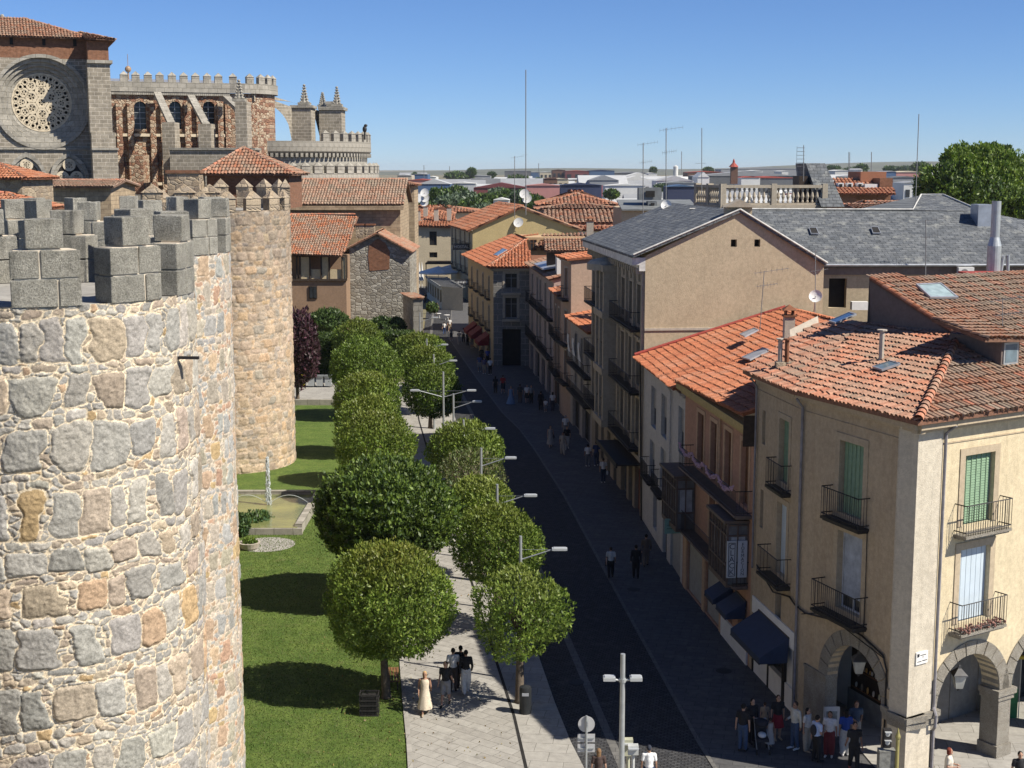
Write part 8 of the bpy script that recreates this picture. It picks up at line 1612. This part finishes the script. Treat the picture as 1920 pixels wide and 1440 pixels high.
# ================================================================ MID-DISTANCE ROOFS
def far_house(label, Y, x0, x1, ye, yr, depth, wall, pal, hip=(True, True), seed=0, pitch=.7, ln=1.2, wins=0, name="far_house", group=None):
    root, a, b, rl, rr_ = low_building(name, label, "house", Y, x0, x1, ye, yr, depth, wall, pal, hipR=hip[1], hipL=hip[0], seed=seed, pitch=pitch, ln=ln, group=group)
    return root, a, b
M_FW = stucco("far_cream", (.52, .46, .36), amt=.1); M_FT = stucco("far_tan", (.44, .34, .24), amt=.1); M_FB = M_RED
far_house("large hipped tile roof in two tiers, lower tier, left of the slate roofs", 262, 1005, 1168, 392, 380, 18, M_FT, TP_OLD, seed=301); far_house("hipped upper tier of the large tile roof left of the slate roofs", 268, 1008, 1160, 384, 359, 20, M_FT, TP_RED + TP_OLD, seed=305)
far_house("long weathered tile roof behind the big yellow gable", 245, 1020, 1215, 418, 394, 18, M_FT, TP_OLD, (False, False), seed=309); far_house("white fronted house with tile roof below the long weathered roof", 235, 1050, 1230, 432, 424, 10, M_WHITE, TP_RED, (False, False), seed=313)
far_house("red roof cluster with chimneys above the cream building, left", 300, 755, 850, 402, 386, 18, M_FW, TP_RED, seed=317); far_house("red roof behind the cream building, right part", 310, 838, 905, 398, 388, 14, M_FW, TP_RED + TP_OLD, (False, True), seed=321); far_house("low red roof between the hostel gable and the far trees", 330, 860, 960, 404, 395, 16, M_FT, TP_OLD, seed=325)
far_house("small tile roof patch right of the slate stair tower", 135, 1600, 1668, 392, 384, 8, M_FT, TP_OLD, (False, False), seed=329, pitch=.4, ln=.7); far_house("tile roof strip below the brick hotel", 180, 1640, 1735, 388, 378, 10, M_FT, TP_OLD, (False, False), seed=333, pitch=.5)
sh_ = far_house("orange tile roofs between the ochre house and the slate cornice", 165, 1055, 1130, 478, 462, 12, M_FT, TP_RED, (False, False), seed=341, pitch=.4, ln=.7)
chimney(sh_[0], AT(1106, 447, 166), .8, .8, 2.0, M_TRIM)
rr = random.Random(12)
# grey house with dormers left of the balustrade
gh_ = empty("grey_roofed_house", (13, 150, 0), "dark grey zinc roofed house with dormers left of the balustrade", "house"); p, q = AT(1165, 392, 150), AT(1310, 360, 150); mb = MB(); mb.box(((p.x + q.x) / 2, 156, p.z / 2), (q.x - p.x, 12, p.z)); mb.build("wall", M_G, gh_)
slab("zinc_roof", [(p.x, 149.5, p.z), (q.x, 149.5, p.z), (q.x, 157, AT(1200, 374, 157).z), (p.x, 157, AT(1200, 374, 157).z)], plain("dull_zinc", (.16, .17, .17), .6, 0, .25, 1), gh_)
for x0, x1, y0, y1 in ((1198, 1240, 352, 375), (1215, 1232, 378, 388)): a, b = AT(x0, y0, 152), AT(x1, y1, 152); mb = MB(); mb.box(((a.x + b.x) / 2, 153, (a.z + b.z) / 2), (b.x - a.x, 2, a.z - b.z)); d_ = mb.build("dormer", plain("dull_zinc", (0, 0, 0)), gh_); mb = MB(); mb.box(((a.x + b.x) / 2, 151.9, (a.z + b.z) / 2), ((b.x - a.x) * .4, .1, (a.z - b.z) * .5)); mb.build("window", M_DARK, d_)
# brick hotel with dormers
ht = empty("brick_hotel", (60, 270, 0), "red brick hotel with row of white dormers and brown brick block", "hotel"); Y = 262
def fbox(root, name, x0, x1, y0, y1, Y, d, mat):
    a, b = AT(x0, y0, Y), AT(x1, y1, Y); mb = MB(); mb.box(((a.x + b.x) / 2, Y + d / 2, (a.z + b.z) / 2), (b.x - a.x, d, a.z - b.z)); return mb.build(name, mat, root)
fbox(ht, "wall", 1562, 1668, 350, 420, Y, 14, M_RED); fbox(ht, "brick_block", 1614, 1661, 322, 350, Y + 4, 10, stucco("brown_brick_block", (.36, .16, .09), amt=.1)); fbox(ht, "brick_block", 1650, 1673, 334, 362, Y - 1, 5, M_RED)
a, b, c, d = AT(1560, 357, Y - .5), AT(1662, 357, Y - .5), AT(1655, 336, Y + 6), AT(1564, 336, Y + 6); tile_roof(ht, [a, b, c, d], (a, b), TP_RED, .7, 1.2, 351); a, b, c, d = AT(1562, 364, Y - 6), AT(1680, 364, Y - 6), AT(1676, 352, Y - 1), AT(1566, 352, Y - 1); tile_roof(ht, [a, b, c, d], (a, b), TP_RED, .7, 1.2, 352)
fbox(ht, "wall", 1570, 1605, 362, 390, Y - 5, 4, M_RED)
for x in (1577, 1594, 1613, 1652): dm_ = fbox(ht, "dormer", x - 5, x + 5, 343, 353, Y + .2, 2, M_WHITE); fbox(dm_ and ht, "window", x - 2.5, x + 2.5, 345, 352, Y, .2, M_DARK)
fbox(ht, "balcony_gable", 1622, 1646, 345, 352, Y - .8, 2, M_WHITE)
# ================================================================ FAR TOWN (each shed and block its own thing)
FC = {'white': (.60, .60, .57), 'grey': (.26, .27, .28), 'dark grey': (.12, .125, .13), 'blue': (.06, .11, .20), 'navy': (.035, .045, .09), 'red': (.33, .07, .05), 'maroon': (.16, .05, .05), 'cream': (.50, .44, .32), 'pink': (.42, .20, .18), 'pale grey': (.42, .43, .43), 'brown': (.14, .075, .05), 'beige': (.40, .35, .27)}
def fm(c): return plain("far_" + c.replace(' ', '_'), FC[c], .8, 0, .1, .2)
def shed(label, x0, x1, yt, yb, Y, wall, roof=None, d=None, win=False, ridge=0, group=None, name="warehouse", cat="warehouse"):
    a, b = AT(x0, yt, Y), AT(x1, yb, Y); d = d or max(12, Y * .03); root = empty(name, ((a.x + b.x) / 2, Y, 0), label, cat, group); mb = MB(); X0, X1 = a.x, b.x
    mb.box(((X0 + X1) / 2, Y + d / 2, (a.z + min(b.z, 0)) / 2), (X1 - X0, d, a.z - min(b.z, 0))); mb.build("wall", fm(wall), root); zt = a.z; rg = ridge or (X1 - X0) * .02 + .5
    mb = MB(); n = max(1, int((X1 - X0) / 45)) if ridge else 1
    for i in range(n):
        xa, xb = X0 + (X1 - X0) * i / n, X0 + (X1 - X0) * (i + 1) / n; xm = (xa + xb) / 2; y0_, y1_ = Y - .4, Y + d
        mb.q((xa, y0_, zt), (xm, y0_, zt + rg), (xm, y1_, zt + rg), (xa, y1_, zt)); mb.q((xm, y0_, zt + rg), (xb, y0_, zt), (xb, y1_, zt), (xm, y1_, zt + rg)); mb.q((xa, y0_, zt), (xb, y0_, zt), (xm, y0_, zt + rg))
    mb.build("roof", fm(roof or wall), root)
    if win:
        mb = MB(); n = max(3, int((X1 - X0) / (Y * .006))); hz = a.z
        for i in range(n): x = X0 + (X1 - X0) * (i + .5) / n; mb.box((x, Y - .15, hz * .72), ((X1 - X0) / n * .5, .2, hz * .2)); mb.box((x, Y - .15, hz * .35), ((X1 - X0) / n * .5, .2, hz * .2))
        mb.build("window_band", M_GLASS, root)
    return root
far = [("long dark grey shed on the skyline left of the tallest mast", 946, 996, 321, 332, 1900, 'dark grey', 'grey', 0), ("blue and white block right of the tallest mast on the skyline", 996, 1012, 323, 332, 1800, 'blue', 'pale grey', 0), ("cream block beside the blue and white one", 1012, 1035, 323, 333, 1800, 'cream', 'white', 1),
 ("dark brown flat block on the skyline", 1036, 1060, 319, 334, 1700, 'brown', 'brown', 1), ("dark red roofed factory on the skyline", 1060, 1105, 321, 334, 1650, 'maroon', 'red', 1), ("long blue roofed factory on the skyline", 1104, 1152, 320, 334, 1650, 'blue', 'navy', 0), ("long grey factory hall right of the blue roof", 1150, 1216, 324, 335, 1750, 'dark grey', 'grey', 0), ("small white block by the lattice antenna", 1216, 1232, 325, 336, 1700, 'white', 'white', 0),
 ("grey shed with vertical ribs above the tree clump", 866, 920, 330, 338, 1500, 'grey', 'grey', 0), ("long pale roof left of the ribbed grey shed", 850, 960, 338, 343, 1250, 'pale grey', 'pale grey', 0), ("bright white long hall at centre", 936, 988, 340, 349, 1150, 'white', 'white', 0), ("blue gabled warehouse row at left centre", 783, 845, 345, 360, 760, 'blue', 'pale grey', 3), ("pale long warehouse right of the blue gables", 843, 893, 344, 358, 800, 'pale grey', 'white', 0),
 ("maroon warehouse with wavy roofline", 888, 992, 352, 368, 640, 'maroon', 'maroon', 3), ("pink warehouse right of the wavy roofed one", 985, 1052, 348, 366, 620, 'pink', 'pink', 0), ("navy blue hall with sign panel at centre right", 1052, 1128, 347, 372, 560, 'navy', 'navy', 0), ("white hall with plain front right of the navy hall", 1135, 1210, 348, 367, 640, 'white', 'white', 0), ("white house among the far trees", 925, 956, 375, 388, 420, 'white', 'white', 1),
 ("dark brown house row above the navy hall", 1020, 1045, 335, 346, 900, 'brown', 'brown', 1), ("cream house row above the navy hall", 1036, 1066, 336, 347, 950, 'cream', 'cream', 1), ("pale flat building right of the cream row", 1066, 1120, 337, 347, 1000, 'beige', 'pale grey', 1), ("grey pitched warehouses right of centre", 1106, 1160, 338, 348, 900, 'grey', 'grey', 3), ("pale grey pitched hall above the white hall", 1160, 1225, 339, 348, 980, 'pale grey', 'white', 2), ("pale tan house at the far left skyline", 745, 772, 329, 340, 1000, 'beige', 'pale grey', 0), ("blue grey roofed house at the far left skyline", 772, 802, 327, 340, 1050, 'blue', 'grey', 0), ("red fronted house below the left skyline", 760, 815, 338, 346, 900, 'pink', 'red', 0), ("small white block left of the tree clump", 800, 818, 332, 340, 1100, 'white', 'white', 0),
 ("long orange roofed hall on the skyline right of the whip mast", 1290, 1358, 323, 334, 1300, 'brown', 'red', 0), ("grey halls behind the balustrade, widest", 1300, 1500, 330, 342, 1100, 'dark grey', 'grey', 3), ("long grey roof on the skyline behind the brick tower", 1352, 1512, 317, 326, 2200, 'grey', 'grey', 0), ("white block on the skyline behind the slate tower", 1466, 1478, 321, 327, 1800, 'white', 'white', 0), ("small white block above the balustrade", 1410, 1430, 320, 327, 1700, 'white', 'white', 0), ("red roofed shed right of the brick tower", 1392, 1500, 334, 342, 900, 'dark grey', 'red', 0), ("bright red small roof below the brick tower", 1390, 1425, 333, 343, 860, 'white', 'red', 0),
 ("white gabled hall left of the brick tower", 1308, 1330, 332, 342, 900, 'white', 'white', 2), ("white low hall behind the balustrade's left end", 1230, 1300, 339, 348, 750, 'white', 'pale grey', 3), ("blue grey long roof before the white halls", 1252, 1306, 350, 362, 520, 'navy', 'blue', 0), ("pale warehouse left of the balustrade", 1240, 1310, 343, 352, 620, 'pale grey', 'grey', 0), ("white block above the brick hotel's left end", 1566, 1595, 320, 331, 1200, 'white', 'white', 1), ("grey shed right of the brick hotel", 1662, 1680, 322, 335, 1000, 'blue', 'grey', 0), ("pink house row right of the brick hotel", 1680, 1735, 323, 334, 1000, 'pink', 'cream', 1), ("dark roofed houses right of the brick hotel", 1675, 1725, 333, 345, 800, 'grey', 'dark grey', 1), ("white small houses at the foot of the big tree", 1695, 1740, 343, 353, 600, 'white', 'grey', 1), ("cream town house behind the mansard tower", 1585, 1625, 331, 340, 900, 'cream', 'grey', 1), ("white sign like block near the hotel roof", 1609, 1617, 318, 327, 700, 'white', 'white', 0),
 ("grey roofed hall under the blue roofed factory", 1085, 1130, 331, 338, 1250, 'grey', 'dark grey', 0), ("white low strip hall by the cream row", 1085, 1140, 337, 342, 1150, 'white', 'white', 0), ("pale hall in front of the long grey factory", 1165, 1232, 333, 340, 1300, 'pale grey', 'white', 2)]
for i, (lab, x0, x1, yt, yb, Y, w, r, k) in enumerate(far): shed(lab, x0, x1, yt, yb, Y, w, r, win=(k == 1), ridge=(0 if k < 2 else Y * .0035), name="warehouse" if k != 1 else "far_building", cat="warehouse" if k != 1 else "building")
# brick tower with red cap
tw = empty("brick_tower", AT(1377, 330, 800), "slim dark tower with small red pointed roof on the skyline", "tower"); fbox(tw, "wall", 1371, 1383, 313, 345, 800, 3.5, fm('brown')); a, b = AT(1369, 313, 799), AT(1385, 305, 799); mb = MB(); w = b.x - a.x; mb.lathe(((a.x + b.x) / 2, 801.5, a.z), [(w * .6, 0), (w * .15, b.z - a.z), (w * .12, (b.z - a.z) * 1.5), (.01, (b.z - a.z) * 2)], 8); mb.build("roof", fm('red'), tw)
sl_ = empty("silo", AT(1267, 325, 1200), "white cylindrical silo on the skyline", "silo"); a, b = AT(1267, 312, 1200), AT(1270, 328, 1200); mb = MB(); mb.lathe((a.x, 1200, 0), [(2.0, 0), (2.0, a.z), (.01, a.z + 1)], 12); mb.build("drum", fm('white'), sl_)
# random low roofs filling the plain: individually built, look-alikes grouped
rr = random.Random(44); NG = {}
for i in range(190):
    Y = rr.choice([380, 450, 520, 600, 700, 820, 950, 1100, 1300, 1500, 1800]) * rr.uniform(.92, 1.08)
    xp = rr.uniform(770, 1760); 
    if Y < 560 and xp < 1560: Y *= 1.8
    w = rr.uniform(9, 26) * (1 + Y / 2500); hh = rr.uniform(3.5, 7.5) * (1.7 if Y > 900 else 1); col, rf = rr.choice([('white', 'pale grey'), ('grey', 'grey'), ('cream', 'maroon'), ('white', 'white'), ('pale grey', 'dark grey'), ('white', 'grey'), ('beige', 'grey'), ('cream', 'pale grey'), ('white', 'pale grey')])
    p = AT(xp, 350, Y); d = w * rr.uniform(.6, 1.3); root = empty("far_house", (p.x, Y, 0), "tiny far %s walled house with %s roof out on the plain" % (col, rf), "house", "tiny %s houses with %s roofs on the plain" % (col, rf)); mb = MB(); mb.box((p.x, Y, hh / 2), (w, d, hh)); mb.build("wall", fm(col), root); mb = MB(); x0, x1, y0, y1 = p.x - w / 2 - .4, p.x + w / 2 + .4, Y - d / 2 - .4, Y + d / 2 + .4; zr = hh + min(w, d) * .18
    mb.q((x0, y0, hh), (x1, y0, hh), (x1, Y, zr), (x0, Y, zr)); mb.q((x1, y1, hh), (x0, y1, hh), (x0, Y, zr), (x1, Y, zr)); mb.q((x0, y0, hh), (x0, Y, zr), (x0, y1, hh)); mb.q((x1, y0, hh), (x1, y1, hh), (x1, Y, zr)); mb.build("roof", fm(rf), root)
# far trees
def far_tree(label, x, y, Y, rx, ry, n, size, pal=DARKG, seed=1, group=None, lump=.22, trunk=.25):
    p = AT(x, y, Y); r = rx / FPX * Y; rz = ry / FPX * Y; return tree("broadleaf_tree", label, (p.x, Y, 0), (p.x, Y, p.z), (r, r, rz), n, size, pal, seed, trunk=trunk * max(1, r / 3), group=group, lump=lump, flat=0)
big = empty("broadleaf_tree", (56, 150, 0), "huge spreading green tree at the right edge of the skyline", "tree"); 
mb = MB(); c = AT(1838, 350, 150); mb.tube([(c.x, 150, 0), (c.x, 150, 9), (c.x + .5, 150, 15)], [.8, .6, .45], 10)
for k in range(8): a = k * .8; mb.tube([(c.x, 150, 11), (c.x + 3 * math.cos(a), 150 + 3 * math.sin(a), 17), (c.x + 5 * math.cos(a), 150 + 5 * math.sin(a), 20)], [.35, .2, .08], 6)
mb.build("trunk", M_BARK, big)
for k, (x, y, rx, ry, Yo) in enumerate(((1828, 320, 62, 52, 0), (1778, 352, 54, 45, -2), (1880, 345, 58, 58, -1), (1835, 372, 80, 50, -3), (1752, 385, 40, 30, 0), (1908, 392, 50, 48, -3), (1800, 305, 35, 28, 1), (1865, 300, 36, 28, 1))): p = AT(x, y, 150 + Yo); crown("crown", big, p, (rx / FPX * 150, rx / FPX * 150, ry / FPX * 150), 9000, .2, (DARKG + GREEN) if k % 2 else GREEN + OLIVE, 400 + k, 0, .3, .35, gap=.35, vert=1)
rr = random.Random(9)
ORD = 'first second third fourth fifth sixth seventh eighth ninth tenth eleventh twelfth thirteenth fourteenth fifteenth sixteenth seventeenth eighteenth nineteenth twentieth twenty-first twenty-second twenty-third twenty-fourth twenty-fifth twenty-sixth twenty-seventh twenty-eighth twenty-ninth thirtieth'.split()
for k, (x, y, Y, rx, ry) in enumerate(sorted(((857, 368, 470, 26, 18), (868, 376, 430, 30, 16), (840, 382, 420, 26, 14), (890, 384, 400, 30, 12), (820, 372, 450, 16, 18), (935, 362, 600, 20, 8), (955, 366, 560, 26, 9), (975, 372, 450, 22, 14), (910, 374, 430, 22, 10), (1000, 378, 420, 24, 12), (855, 330, 1500, 22, 6), (884, 324, 1500, 7, 7), (922, 328, 1600, 6, 3), (1010, 342, 1000, 9, 6), (970, 336, 1200, 20, 6), (1225, 320, 1900, 5, 4), (1147, 364, 520, 14, 8), (1328, 320, 1900, 8, 4), (1616, 316, 1400, 10, 6), (1560, 317, 1600, 14, 4), (1600, 320, 1500, 18, 4), (1672, 318, 1500, 16, 4), (1700, 318, 1400, 18, 5), (1726, 314, 1300, 18, 8), (1735, 350, 420, 22, 20), (778, 332, 1100, 6, 5), (905, 392, 380, 24, 8), (1005, 390, 380, 16, 8), (1240, 352, 560, 12, 5), (800, 390, 330, 22, 10)))):
    r = rx / FPX * Y; far_tree("dark far tree above the roofs, %s from the left among the far trees" % ORD[k], x, y, Y, rx, ry, 900, max(.35, Y * .0016), DARKG + GREEN[:1] if k % 3 else [(.07, .10, .06), (.09, .12, .075)], 500 + k, "far trees on the plain")
# low hills at the horizon
hb = MB(); n = 60; X0, X1, Y = -3000, 5000, 5200
for i in range(n):
    xa, xb = X0 + (X1 - X0) * i / n, X0 + (X1 - X0) * (i + 1) / n; h = lambda x: 21 + 6 * math.sin(x * .0016) + 5 * math.sin(x * .004 + 1) + max(0, (x - 800)) * .030
    hb.q((xa, Y, -5), (xb, Y, -5), (xb, Y + 1500, h(xb)), (xa, Y + 1500, h(xa))); hb.q((xa, Y + 1500, h(xa)), (xb, Y + 1500, h(xb)), (xb, Y + 4000, 0), (xa, Y + 4000, 0))
tag(hb.build("hills", plain("dry_hills", (.10, .105, .065), .95, 0, .3, .004)), kind='structure')

# ================================================================ AIR
hz = MB(); hz.box((1000, 4480, 24.5), (9000, 9000, 55)); hm = bpy.data.materials.new("haze"); hm.use_nodes = True; ht_ = hm.node_tree; ht_.nodes.clear()
pv = ht_.nodes.new("ShaderNodeVolumePrincipled"); pv.inputs["Color"].default_value = (.90, .94, 1.0, 1); pv.inputs["Density"].default_value = 0.00005; pv.inputs["Anisotropy"].default_value = .2
ho = ht_.nodes.new("ShaderNodeOutputMaterial"); ht_.links.new(pv.outputs[0], ho.inputs["Volume"])
tag(hz.build("haze", hm), kind='stuff')
